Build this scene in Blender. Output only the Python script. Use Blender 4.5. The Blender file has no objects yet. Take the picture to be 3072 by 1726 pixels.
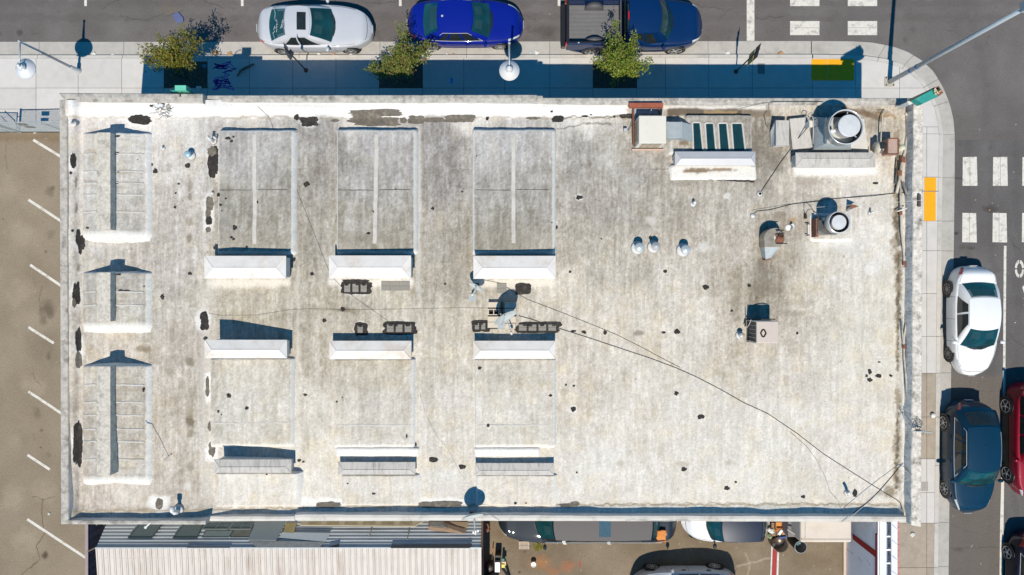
import bpy, math, random
import numpy as np
from mathutils import Vector, Matrix
R = random.Random(7)
scene = bpy.context.scene
COL = scene.collection
# ---------------------------------------------------------------- camera, sky, sun, exposure
H = 29.0; F = 2048.0; CX = 1536.0; CY = 863.0      # drone height, focal length in photo pixels
cam = bpy.data.cameras.new('camera'); cam.sensor_width = 36.0; cam.lens = 24.0
cam.clip_end = 2000; cam.clip_start = 0.1
cob = bpy.data.objects.new('camera', cam); COL.objects.link(cob)
cob.location = (0, 0, H); cob.rotation_euler = (0, 0, 0); scene.camera = cob
scene.render.resolution_x = 1024; scene.render.resolution_y = 575
SUN = Vector((0.045, 0.60, -1.0)).normalized()      # direction the light travels
EL = math.asin(-SUN.z)
w = bpy.data.worlds.new("World"); scene.world = w; w.use_nodes = True
nt = w.node_tree; nt.nodes.clear()
sky = nt.nodes.new('ShaderNodeTexSky'); sky.sky_type = 'NISHITA'; sky.sun_disc = False
sky.sun_elevation = EL; sky.sun_rotation = math.radians(184.3); sky.ozone_density = 4.0; sky.air_density = 1.0; sky.dust_density = 0.2
tint = nt.nodes.new('ShaderNodeMix'); tint.data_type = 'RGBA'; tint.blend_type = 'MULTIPLY'
tint.inputs[0].default_value = 1.0; tint.inputs[7].default_value = (0.06, 0.80, 1.08, 1)
bg = nt.nodes.new('ShaderNodeBackground'); bg.inputs[1].default_value = 0.098
wo = nt.nodes.new('ShaderNodeOutputWorld')
nt.links.new(sky.outputs[0], tint.inputs[6]); nt.links.new(tint.outputs[2], bg.inputs[0]); nt.links.new(bg.outputs[0], wo.inputs[0])
sl = bpy.data.lights.new('sun', 'SUN'); sl.energy = 4.75; sl.angle = math.radians(0.5); sl.color = (1.0, 0.938, 0.815)
so = bpy.data.objects.new('sun', sl); COL.objects.link(so); so.location = (0, -20, 40)
so.rotation_euler = SUN.to_track_quat('-Z', 'Y').to_euler()
scene.view_settings.view_transform = 'Standard'; scene.view_settings.look = 'None'
scene.view_settings.exposure = 0.0; scene.view_settings.gamma = 1.0

# ---------------------------------------------------------------- helpers
def P(u, v, z=0.0):
    k = (H - z) / F
    return Vector(((u - CX) * k, -(v - CY) * k, z))
def PXY(u, v, z=0.0):
    k = (H - z) / F
    return (u - CX) * k, -(v - CY) * k
def srgb(r, g, b, k=1.22):
    o = []
    for c in (r, g, b):
        c /= 255.0
        o.append((c / 12.92 if c <= 0.04045 else ((c + 0.055) / 1.055) ** 2.4) / k)
    return tuple(o)
def lin(a):
    a = np.clip(a, 0, 255) / 255.0
    return np.where(a <= 0.04045, a / 12.92, ((a + 0.055) / 1.055) ** 2.4)
def _hash(ix, iy, s):
    n = (ix * 374761393 + iy * 668265263 + s * 974634777) & 0xffffffff
    n = ((n ^ (n >> 13)) * 1274126177) & 0xffffffff
    return ((n ^ (n >> 16)) & 0xffff) / 65535.0
def vnoise(x, y, s=0):
    x = np.asarray(x, dtype=float); y = np.asarray(y, dtype=float)
    ix = np.floor(x).astype(np.int64); iy = np.floor(y).astype(np.int64)
    fx = x - ix; fy = y - iy
    fx = fx * fx * (3 - 2 * fx); fy = fy * fy * (3 - 2 * fy)
    a = _hash(ix, iy, s); b = _hash(ix + 1, iy, s); c = _hash(ix, iy + 1, s); d = _hash(ix + 1, iy + 1, s)
    return (a * (1 - fx) + b * fx) * (1 - fy) + (c * (1 - fx) + d * fx) * fy
def fbm(x, y, o=4, s=0, g=0.5):
    t = 0; a = 1; n = 0
    for i in range(o):
        t = t + a * vnoise(x * 2 ** i + i * 17.3, y * 2 ** i - i * 9.1, s + i); n += a; a *= g
    return t / n
def sstep(a, b, x):
    t = np.clip((x - a) / (b - a), 0, 1); return t * t * (3 - 2 * t)

MATS = {}
def nodes_mat(name):
    m = bpy.data.materials.new(name); m.use_nodes = True
    b = m.node_tree.nodes['Principled BSDF']; return m, m.node_tree, b
def mat(name, col, rough=0.7, metal=0.0, var=0.12, scale=6.0, bump=0.0, coat=0.0, spec=0.5, dirt=None, dirt_amt=0.5, rnd=0.0, stretch=None, ior=None):
    if name in MATS: return MATS[name]
    m, t, b = nodes_mat(name)
    N = t.nodes; L = t.links
    b.inputs['Roughness'].default_value = rough; b.inputs['Metallic'].default_value = metal
    b.inputs['Coat Weight'].default_value = coat; b.inputs['Coat Roughness'].default_value = 0.04
    b.inputs['Specular IOR Level'].default_value = spec
    if ior: b.inputs['IOR'].default_value = ior
    tc = N.new('ShaderNodeTexCoord'); src = tc.outputs['Object']
    if stretch:
        mp = N.new('ShaderNodeMapping'); mp.inputs['Scale'].default_value = stretch; L.new(src, mp.inputs[0]); src = mp.outputs[0]
    no = N.new('ShaderNodeTexNoise'); no.inputs['Scale'].default_value = scale; no.inputs['Detail'].default_value = 7; no.inputs['Roughness'].default_value = 0.62
    L.new(src, no.inputs['Vector'])
    mr = N.new('ShaderNodeMapRange'); mr.inputs[1].default_value = 0.25; mr.inputs[2].default_value = 0.75
    mr.inputs[3].default_value = 1 - var; mr.inputs[4].default_value = 1 + var
    L.new(no.outputs[0], mr.inputs[0])
    base = N.new('ShaderNodeRGB'); base.outputs[0].default_value = (*col, 1); cur = base.outputs[0]
    if dirt:
        n2 = N.new('ShaderNodeTexNoise'); n2.inputs['Scale'].default_value = scale * 0.35; n2.inputs['Detail'].default_value = 9; n2.inputs['Roughness'].default_value = 0.7
        L.new(src, n2.inputs['Vector'])
        m2 = N.new('ShaderNodeMapRange'); m2.inputs[1].default_value = 0.5; m2.inputs[2].default_value = 0.68; m2.inputs[3].default_value = 0; m2.inputs[4].default_value = dirt_amt
        L.new(n2.outputs[0], m2.inputs[0])
        mx = N.new('ShaderNodeMix'); mx.data_type = 'RGBA'; L.new(m2.outputs[0], mx.inputs[0]); L.new(cur, mx.inputs[6]); mx.inputs[7].default_value = (*dirt, 1); cur = mx.outputs[2]
    if rnd:
        oi = N.new('ShaderNodeObjectInfo'); m3 = N.new('ShaderNodeMapRange'); m3.inputs[3].default_value = 1 - rnd; m3.inputs[4].default_value = 1 + rnd
        L.new(oi.outputs['Random'], m3.inputs[0]); mu = N.new('ShaderNodeMath'); mu.operation = 'MULTIPLY'; L.new(m3.outputs[0], mu.inputs[0]); L.new(mr.outputs[0], mu.inputs[1]); fac = mu.outputs[0]
    else: fac = mr.outputs[0]
    vm = N.new('ShaderNodeVectorMath'); vm.operation = 'SCALE'; L.new(cur, vm.inputs[0]); L.new(fac, vm.inputs['Scale'])
    L.new(vm.outputs[0], b.inputs['Base Color'])
    if bump:
        bp = N.new('ShaderNodeBump'); bp.inputs['Strength'].default_value = bump; bp.inputs['Distance'].default_value = 0.02
        L.new(no.outputs[0], bp.inputs['Height']); L.new(bp.outputs[0], b.inputs['Normal'])
    MATS[name] = m; return m
def attr_mat(name, rough=0.85, fine=40.0, fvar=0.16, bump=0.25, bdist=0.01, spec=0.3, mid=5.0, mvar=0.0):
    m, t, b = nodes_mat(name); N = t.nodes; L = t.links
    b.inputs['Roughness'].default_value = rough; b.inputs['Specular IOR Level'].default_value = spec
    at = N.new('ShaderNodeAttribute'); at.attribute_name = 'albedo'
    tc = N.new('ShaderNodeTexCoord')
    no = N.new('ShaderNodeTexNoise'); no.inputs['Scale'].default_value = fine; no.inputs['Detail'].default_value = 6; no.inputs['Roughness'].default_value = 0.7
    L.new(tc.outputs['Object'], no.inputs['Vector'])
    mr = N.new('ShaderNodeMapRange'); mr.inputs[1].default_value = 0.25; mr.inputs[2].default_value = 0.75; mr.inputs[3].default_value = 1 - fvar; mr.inputs[4].default_value = 1 + fvar
    L.new(no.outputs[0], mr.inputs[0])
    vm = N.new('ShaderNodeVectorMath'); vm.operation = 'SCALE'; L.new(at.outputs['Color'], vm.inputs[0]); L.new(mr.outputs[0], vm.inputs['Scale'])
    L.new(vm.outputs[0], b.inputs['Base Color'])
    n2 = N.new('ShaderNodeTexNoise'); n2.inputs['Scale'].default_value = mid; n2.inputs['Detail'].default_value = 8; n2.inputs['Roughness'].default_value = 0.65
    L.new(tc.outputs['Object'], n2.inputs['Vector'])
    bp = N.new('ShaderNodeBump'); bp.inputs['Strength'].default_value = bump; bp.inputs['Distance'].default_value = bdist
    L.new(n2.outputs[0], bp.inputs['Height']); L.new(bp.outputs[0], b.inputs['Normal'])
    MATS[name] = m; return m

def tag(o, label=None, cat=None, group=None, kind=None):
    if label: o['label'] = label
    if cat: o['category'] = cat
    if group: o['group'] = group
    if kind: o['kind'] = kind
    return o
def thing(name, label, cat, loc=(0, 0, 0), rz=0.0, group=None):
    o = bpy.data.objects.new(name, None); COL.objects.link(o); o.location = loc; o.rotation_euler = (0, 0, rz)
    o.empty_display_size = 0.2
    return tag(o, label, cat, group)
class MB:
    def __init__(s): s.v = []; s.f = []
    def add(s, vs, fs):
        n = len(s.v); s.v += [tuple(p) for p in vs]; s.f += [tuple(i + n for i in f) for f in fs]; return s
    def box(s, c, d, rz=0.0, M=None):
        x, y, z = d[0] / 2, d[1] / 2, d[2] / 2
        vs = [Vector((a * x, b * y, e * z)) for e in (-1, 1) for b in (-1, 1) for a in (-1, 1)]
        if rz: q = Matrix.Rotation(rz, 3, 'Z'); vs = [q @ p for p in vs]
        if M is not None: vs = [M @ p for p in vs]
        c = Vector(c); vs = [p + c for p in vs]
        return s.add(vs, [(0, 2, 3, 1), (4, 5, 7, 6), (0, 1, 5, 4), (2, 6, 7, 3), (0, 4, 6, 2), (1, 3, 7, 5)])
    def frustum(s, q0, q1):      # two quads/polys, bottom and top
        n = len(q0)
        return s.add(list(q0) + list(q1), [tuple(range(n))[::-1], tuple(range(n, 2 * n))] + [(i, (i + 1) % n, n + (i + 1) % n, n + i) for i in range(n)])
    def prism(s, pts, z0, z1):
        a = 0
        for i in range(len(pts)): a += pts[i][0] * pts[(i + 1) % len(pts)][1] - pts[(i + 1) % len(pts)][0] * pts[i][1]
        if a < 0: pts = pts[::-1]
        return s.frustum([(p[0], p[1], z0) for p in pts], [(p[0], p[1], z1) for p in pts])
    def tube(s, pts, r, n=6, cap=True):
        pts = [Vector(p) for p in pts]; m = len(pts); ring = []
        rr = r if isinstance(r, (list, tuple)) else [r] * m
        vs = []
        for i, p in enumerate(pts):
            d = (pts[min(i + 1, m - 1)] - pts[max(i - 1, 0)])
            if d.length < 1e-9: d = Vector((0, 0, 1))
            d.normalize(); a = Vector((0, 0, 1)) if abs(d.z) < 0.9 else Vector((1, 0, 0))
            x = d.cross(a).normalized(); y = d.cross(x)
            for k in range(n):
                t = 2 * math.pi * k / n; vs.append(p + (x * math.cos(t) + y * math.sin(t)) * rr[i])
        fs = []
        for i in range(m - 1):
            for k in range(n):
                a = i * n + k; b = i * n + (k + 1) % n; fs.append((a, a + n, b + n, b))
        if cap: fs.append(tuple(range(n))); fs.append(tuple(range((m - 1) * n, m * n))[::-1])
        return s.add(vs, fs)
    def lathe(s, prof, c=(0, 0, 0), n=24, M=None, cap=True):    # prof: (r,z)
        vs = []; c = Vector(c)
        for r, z in prof:
            for k in range(n):
                t = 2 * math.pi * k / n; p = Vector((r * math.cos(t), r * math.sin(t), z))
                if M is not None: p = M @ p
                vs.append(p + c)
        fs = []
        for i in range(len(prof) - 1):
            for k in range(n):
                a = i * n + k; b = i * n + (k + 1) % n; fs.append((a, b, b + n, a + n))
        if cap and prof[0][0] > 1e-6: fs.append(tuple(range(n))[::-1])
        if cap and prof[-1][0] > 1e-6: fs.append(tuple(range((len(prof) - 1) * n, len(prof) * n)))
        return s.add(vs, fs)
    def grid(s, pts, nx, ny, flip=False):
        fs = []
        for j in range(ny - 1):
            for i in range(nx - 1):
                a = j * nx + i; q = (a, a + 1, a + nx + 1, a + nx); fs.append(q[::-1] if flip else q)
        return s.add(pts, fs)
    def build(s, name, m, parent=None, smooth=False, kind=None, bevel=0.0, label=None):
        me = bpy.data.meshes.new(name); me.from_pydata(s.v, [], s.f); me.validate(); me.update()
        if m: me.materials.append(m)
        if smooth: me.polygons.foreach_set('use_smooth', [True] * len(me.polygons))
        o = bpy.data.objects.new(name, me); COL.objects.link(o)
        if parent: o.parent = parent
        if kind: o['kind'] = kind
        if label: o['label'] = label
        if bevel:
            b = o.modifiers.new('bevel', 'BEVEL'); b.width = bevel; b.segments = 2; b.limit_method = 'ANGLE'
        return o
def np_grid(name, X, Y, Z, C, m, parent=None, kind=None, smooth=True):
    ny, nx = X.shape
    co = np.stack([X, Y, Z], -1).reshape(-1, 3).astype(np.float32)
    idx = np.arange(nx * ny).reshape(ny, nx)
    q = np.stack([idx[:-1, :-1], idx[:-1, 1:], idx[1:, 1:], idx[1:, :-1]], -1).reshape(-1, 4)
    # make normals point up
    p0 = co[q[0, 0]]; p1 = co[q[0, 1]]; p2 = co[q[0, 2]]
    if np.cross(p1 - p0, p2 - p0)[2] < 0: q = q[:, ::-1]
    me = bpy.data.meshes.new(name); me.vertices.add(len(co)); me.vertices.foreach_set('co', co.ravel())
    me.loops.add(q.size); me.loops.foreach_set('vertex_index', q.ravel().astype(np.int32))
    me.polygons.add(len(q)); me.polygons.foreach_set('loop_start', np.arange(0, q.size, 4, dtype=np.int32))
    me.polygons.foreach_set('use_smooth', np.full(len(q), smooth))
    me.update(calc_edges=True)
    if C is not None:
        ca = me.color_attributes.new('albedo', 'FLOAT_COLOR', 'POINT')
        c4 = np.concatenate([C.reshape(-1, 3), np.ones((len(co), 1))], 1).astype(np.float32)
        ca.data.foreach_set('color', c4.ravel())
    me.materials.append(m); o = bpy.data.objects.new(name, me); COL.objects.link(o)
    if parent: o.parent = parent
    if kind: o['kind'] = kind
    return o
def copy_tree(o, parent=None):
    c = o.copy(); COL.objects.link(c)
    if parent: c.parent = parent
    for ch in [x for x in bpy.data.objects if x.parent == o]: copy_tree(ch, c)
    return c

# ---------------------------------------------------------------- materials
M_asph = attr_mat('asphalt', 0.92, 18, 0.26, 0.5, 0.006, 0.2, 30)
M_lot = attr_mat('lot_asphalt', 0.92, 16, 0.22, 0.4, 0.006, 0.2, 22)
M_roof = attr_mat('roof_coating', 0.8, 16, 0.20, 0.9, 0.016, 0.25, 7.0)
M_conc = mat('concrete', srgb(214, 208, 203), 0.9, var=0.06, scale=3.0, bump=0.15, rnd=0.045, dirt=srgb(190, 184, 178), dirt_amt=0.35)
M_concold = mat('old_concrete', srgb(176, 162, 146), 0.9, var=0.10, scale=5.0, bump=0.3, rnd=0.05, dirt=srgb(140, 128, 112), dirt_amt=0.5)
M_kerb = mat('kerb_concrete', srgb(205, 199, 192), 0.9, var=0.08, scale=4, bump=0.2, rnd=0.04, dirt=srgb(165, 158, 150), dirt_amt=0.5)
M_gut = mat('gutter_concrete', srgb(190, 184, 177), 0.9, var=0.09, scale=3, bump=0.2, rnd=0.04, dirt=srgb(158, 150, 140), dirt_amt=0.6)
M_paint = mat('road_paint', srgb(228, 221, 211), 0.8, var=0.13, scale=12, dirt=srgb(138, 132, 126), dirt_amt=0.8)
M_yellow = mat('yellow_tactile', srgb(252, 178, 10), 0.8, var=0.08, scale=8)
M_soil = mat('soil', (0.10, 0.08, 0.06), 1.0, var=0.5, scale=14, bump=0.8)
M_cap = mat('parapet_coating', srgb(194, 186, 176), 0.85, var=0.34, scale=6.5, bump=0.5, dirt=srgb(112, 106, 98), dirt_amt=0.85)
M_capw = mat('parapet_white', srgb(226, 218, 208), 0.85, var=0.10, scale=2.5, bump=0.4, dirt=srgb(170, 156, 138), dirt_amt=0.7)
M_inner = mat('parapet_face', srgb(228, 222, 216), 0.8, var=0.10, scale=4, bump=0.5, dirt=srgb(150, 145, 138), dirt_amt=0.5)
M_wall = mat('stucco', srgb(210, 200, 188), 0.9, var=0.08, scale=3, bump=0.3)
M_hood = mat('white_metal', srgb(238, 231, 225), 0.6, var=0.08, scale=3.0, bump=0.12, dirt=srgb(205, 180, 150), dirt_amt=0.6)
M_hoodg = mat('grimy_metal', srgb(205, 198, 190), 0.75, var=0.14, scale=4, bump=0.3, dirt=srgb(140, 133, 124), dirt_amt=0.7, stretch=(5, 1, 1))
M_tar = mat('tar', (0.024, 0.020, 0.018), 0.9, var=0.5, scale=14, bump=0.8, dirt=(0.12, 0.10, 0.08), dirt_amt=0.4)
M_tarb = mat('weathered_tar', (0.13, 0.112, 0.09), 0.85, var=0.35, scale=10, bump=0.7, dirt=(0.30, 0.25, 0.19), dirt_amt=0.6)
M_block = mat('concrete_block', srgb(176, 170, 160), 0.9, var=0.1, scale=12, bump=0.3)
M_galv = mat('galvanised', srgb(180, 186, 188), 0.45, metal=0.1, var=0.10, scale=5, dirt=srgb(140, 150, 155), dirt_amt=0.4)
M_steel = mat('bright_steel', srgb(196, 194, 192), 0.35, metal=0.15, var=0.08, scale=7)
M_dark = mat('dark_metal', (0.03, 0.03, 0.032), 0.5, var=0.2, scale=6)
M_black = mat('black_rubber', (0.018, 0.018, 0.02), 0.6, var=0.2, scale=8)
M_acw = mat('appliance_white', srgb(234, 226, 212), 0.8, var=0.04, scale=3, dirt=srgb(196, 184, 165), dirt_amt=0.3)
M_acb = mat('appliance_beige', srgb(214, 198, 186), 0.6, var=0.04, scale=3, dirt=srgb(190, 170, 150), dirt_amt=0.3)
M_rust = mat('rust', (0.22, 0.085, 0.045), 0.85, var=0.3, scale=14, bump=0.3, dirt=(0.09, 0.045, 0.03), dirt_amt=0.7)
M_grille = mat('grille_dark', (0.075, 0.07, 0.065), 0.7, var=0.3, scale=20)
M_white = mat('white_paint', srgb(240, 238, 236), 0.5, var=0.04, scale=5)
M_wood = mat('old_wood', (0.26, 0.17, 0.11), 0.85, var=0.3, scale=5, bump=0.3, stretch=(1, 6, 1))
M_glasspan = mat('skylight_glass', (0.010, 0.040, 0.046), 0.12, var=0.25, scale=3, spec=0.6)
M_pole = mat('painted_pole', srgb(196, 202, 206), 0.45, metal=0.2, var=0.06, scale=4)
M_polew = mat('lamp_white', srgb(232, 232, 236), 0.45, var=0.04, scale=4)
M_teal = mat('teal_paint', srgb(30, 150, 140), 0.7, var=0.2, scale=7, dirt=srgb(120, 150, 140), dirt_amt=0.4)
M_mint = mat('mint_paint', srgb(110, 205, 175), 0.7, var=0.15, scale=9)
M_blue = mat('blue_plastic', srgb(60, 90, 150), 0.5, var=0.1, scale=8)
M_cable = mat('cable', (0.05, 0.045, 0.04), 0.6, var=0.2, scale=20)
M_wcable = mat('white_cable', srgb(210, 205, 200), 0.6, var=0.1, scale=20)
M_conduit = mat('conduit', srgb(205, 196, 182), 0.6, var=0.12, scale=8, dirt=srgb(120, 105, 90), dirt_amt=0.6)
M_red = mat('red_paint', srgb(170, 8, 24), 0.6, var=0.15, scale=6)
M_glass = mat('car_glass', (0.006, 0.060, 0.070), 0.06, var=0.75, scale=1.4, spec=0.8, coat=0.6)  # teal sky reflection is put into the base colour
M_sideglass = mat('car_side_glass', (0.018, 0.022, 0.020), 0.06, var=0.4, scale=3.0, spec=0.8)
M_tyre = mat('tyre', (0.015, 0.015, 0.016), 0.8, var=0.2, scale=10)
M_rim = mat('alloy', (0.5, 0.5, 0.5), 0.35, metal=0.2, var=0.05, scale=5)
M_lamp = mat('lamp_lens', (0.55, 0.58, 0.6), 0.12, var=0.3, scale=12, coat=0.5)
M_tail = mat('tail_lens', (0.45, 0.01, 0.015), 0.15, var=0.15, scale=9, coat=0.5)
M_orange = mat('orange_lens', (0.7, 0.22, 0.03), 0.3, var=0.1, scale=9)
M_trim = mat('black_trim', (0.012, 0.012, 0.014), 0.45, var=0.15, scale=9)
M_chrome = mat('chrome', (0.75, 0.74, 0.72), 0.2, metal=0.3, var=0.03, scale=5)
def paint(name, col, metal=0.25, rough=0.35): return mat(name, col, 0.5, metal=metal * .4, var=0.04, scale=2.0, coat=0.55, spec=0.12)

# ================================================================ GROUND
def blob(C, U, V, u, v, ru, rv, col, a=1.0, soft=0.5, wob=0.35, seed=0, k=1.22):
    du = (U - u) / ru; dv = (V - v) / rv
    msk = (np.abs(du) < 2.2) & (np.abs(dv) < 2.2)
    if not msk.any(): return
    d = np.sqrt(du[msk] ** 2 + dv[msk] ** 2)
    d = d + wob * (fbm(U[msk] / (0.5 * min(ru, rv) + 4) + seed, V[msk] / (0.5 * min(ru, rv) + 4) - seed, 4, 31 + seed) - 0.5) * 2
    wgt = a * (1 - sstep(1 - soft, 1 + soft * 0.3, d))
    tgt = lin(np.array(col, dtype=float)) / k
    C[msk] = C[msk] * (1 - wgt[:, None]) + tgt * wgt[:, None]
def rect(C, U, V, u0, v0, u1, v1, col, a=1.0, soft=4.0, wob=6.0, seed=0, k=1.22):
    msk = (U > u0 - 25) & (U < u1 + 25) & (V > v0 - 25) & (V < v1 + 25)
    if not msk.any(): return
    uu = U[msk] + wob * (fbm(U[msk] / 22 + seed, V[msk] / 22, 3, 5 + seed) - 0.5) * 2; vv = V[msk] + wob * (fbm(U[msk] / 22, V[msk] / 22 + seed, 3, 9 + seed) - 0.5) * 2
    wgt = a * sstep(u0 - soft, u0 + soft, uu) * (1 - sstep(u1 - soft, u1 + soft, uu)) * sstep(v0 - soft, v0 + soft, vv) * (1 - sstep(v1 - soft, v1 + soft, vv))
    tgt = lin(np.array(col, dtype=float)) / k
    C[msk] = C[msk] * (1 - wgt[:, None]) + tgt * wgt[:, None]
def line(C, U, V, pts, wd, col, a=1.0, wob=4, seed=0, k=1.22):
    tgt = lin(np.array(col, dtype=float)) / k
    for (u0, v0), (u1, v1) in zip(pts[:-1], pts[1:]):
        msk = (U > min(u0, u1) - 20) & (U < max(u0, u1) + 20) & (V > min(v0, v1) - 20) & (V < max(v0, v1) + 20)
        if not msk.any(): continue
        uu = U[msk] + wob * (vnoise(U[msk] / 14 + seed, V[msk] / 14, 3) - 0.5) * 2; vv = V[msk] + wob * (vnoise(U[msk] / 14, V[msk] / 14 + seed, 4) - 0.5) * 2
        L2 = (u1 - u0) ** 2 + (v1 - v0) ** 2 + 1e-6
        t = np.clip(((uu - u0) * (u1 - u0) + (vv - v0) * (v1 - v0)) / L2, 0, 1)
        d = np.hypot(uu - u0 - t * (u1 - u0), vv - v0 - t * (v1 - v0))
        wgt = a * (1 - sstep(wd * 0.3, wd, d))
        C[msk] = C[msk] * (1 - wgt[:, None]) + tgt * wgt[:, None]
def sheet(name, u0, v0, u1, v1, z, step, fn, m, kind='structure', dz=None):
    nx = int((u1 - u0) / step) + 1; ny = int((v1 - v0) / step) + 1
    U, V = np.meshgrid(np.linspace(u0, u1, nx), np.linspace(v0, v1, ny))
    k = (H - z) / F
    C = fn(U, V)
    Z = np.full_like(U, z) + (dz(U, V) if dz else 0)
    return np_grid(name, (U - CX) * k, -(V - CY) * k, Z, np.clip(C, 0.004, 0.86), m, None, kind)
def basecol(U, V, col, amp=14, seed=0, sc=90, o=5):
    n = (fbm(U / sc, V / sc, o, seed, 0.6) - 0.5) * 2 * amp
    return lin(np.array(col, dtype=float)[None, None, :] + n[..., None]) / 1.22

g = MB(); g.add([(-400, -400, -0.02), (400, -400, -0.02), (400, 400, -0.02), (-400, 400, -0.02)], [(0, 1, 2, 3)])
tag(g.build('ground', mat('far_ground', srgb(118, 114, 110), 0.95, var=0.2, scale=0.4)), kind='structure')

def f_north(U, V):
    C = basecol(U, V, (113, 107, 105), 13, 1)
    R_ = random.Random(3)
    for i in range(60):
        blob(C, U, V, R_.uniform(-100, 3100), R_.uniform(-60, 130), R_.uniform(3, 16), R_.uniform(3, 12), (88, 80, 76), R_.uniform(.15, .5), 0.9, 0.5, i)
    blob(C, U, V, 60, 98, 12, 12, (80, 76, 74), .8, .6, .3, 2)
    blob(C, U, V, 1640, 100, 45, 26, (84, 76, 72), .65, .9, .8, 5); blob(C, U, V, 1600, 90, 25, 18, (90, 80, 74), .5, .9, .8, 6)
    blob(C, U, V, 505, 25, 35, 25, (118, 108, 92), .5, .9, .4, 6)
    blob(C, U, V, 1130, 100, 30, 18, (84, 78, 74), .5, .9, .8, 7); blob(C, U, V, 1170, 70, 40, 40, (104, 98, 94), .5, .9, .6, 8)
    line(C, U, V, [(2155, 60), (2200, 20)], 6, (100, 95, 92), .5)
    for vv in (8, 52): line(C, U, V, [(-200, vv), (700, vv + 3), (1600, vv - 2), (2500, vv + 2), (3300, vv)], 15, (98, 92, 90), .35, 8, vv)
    line(C, U, V, [(2890, 0), (2935, 140), (2960, 260), (2955, 420)], 16, (98, 94, 93), .3, 8, 3)
    for i in range(9):
        u = R_.uniform(0, 3000); v = R_.uniform(-20, 60); pts = [(u, v)]
        for k in range(5): u += R_.uniform(10, 45); v += R_.uniform(-16, 16); pts.append((u, v))
        line(C, U, V, pts, 1.7, (70, 65, 62), .55, 3, i)
    blob(C, U, V, 2590, 60, 90, 60, (112, 106, 106), .4, .9, .4, 9)
    for i in range(150):
        blob(C, U, V, R_.uniform(300, 3100), R_.uniform(-40, 400), R_.uniform(.9, 2.0), R_.uniform(.9, 1.8), R_.choice([(62, 58, 56), (200, 195, 188), (70, 64, 60)]), .7, .5, .3, i)
    return C
sheet('road', -260, -420, 3500, 420, 0.004, 2.6, f_north, M_asph)
def f_east(U, V):
    C = basecol(U, V, (106, 102, 101), 12, 4)
    R_ = random.Random(5)
    for uu in (2905, 2975, 3050): line(C, U, V, [(uu, 400), (uu + 4, 900), (uu - 3, 1500), (uu, 2000)], 16, (94, 90, 88), .35, 8, uu)
    for (p_, q_) in (((3020, 700), (3068, 760)), ((3022, 1000), (3075, 1040)), ((2870, 1160), (2990, 1175)), ((2850, 1570), (2935, 1600)), ((2930, 1180), (2938, 1130))): line(C, U, V, [p_, ((p_[0] + q_[0]) / 2, (p_[1] + q_[1]) / 2 + 6), q_], 1.8, (72, 68, 64), .6, 4, p_[0])
    rect(C, U, V, 2840, 1128, 3012, 1730, (118, 108, 98), .55, 6)
    for i in range(46):
        blob(C, U, V, R_.uniform(2850, 3060), R_.uniform(430, 1726), R_.uniform(4, 18), R_.uniform(4, 14), (86, 80, 76), R_.uniform(.12, .4), 0.9, 0.5, i)
    blob(C, U, V, 2970, 628, 26, 14, (78, 72, 70), .8, .7, .3, 3); blob(C, U, V, 2915, 745, 14, 7, (76, 70, 68), .7, .7, .4, 4)
    blob(C, U, V, 2890, 742, 14, 10, (84, 76, 70), .5, .8, .6, 14); blob(C, U, V, 2868, 700, 8, 6, (60, 56, 54), .8, .6, .4, 5)
    line(C, U, V, [(2862, 534), (2890, 536)], 4, (75, 72, 70), .8, 1)
    blob(C, U, V, 2875, 1650, 22, 8, (84, 78, 72), .6, .8, .4, 6)
    line(C, U, V, [(2850, 1645), (3010, 1642)], 2.2, (90, 84, 78), .6, 2)
    line(C, U, V, [(3018, 1390), (3072, 1380)], 2, (90, 86, 80), .5, 2)
    for i in range(90):
        blob(C, U, V, R_.uniform(2850, 3080), R_.uniform(430, 1726), R_.uniform(.9, 2.0), R_.uniform(.9, 1.8), R_.choice([(62, 58, 56), (205, 200, 190), (70, 64, 60)]), .7, .5, .3, i)
    return C
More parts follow.
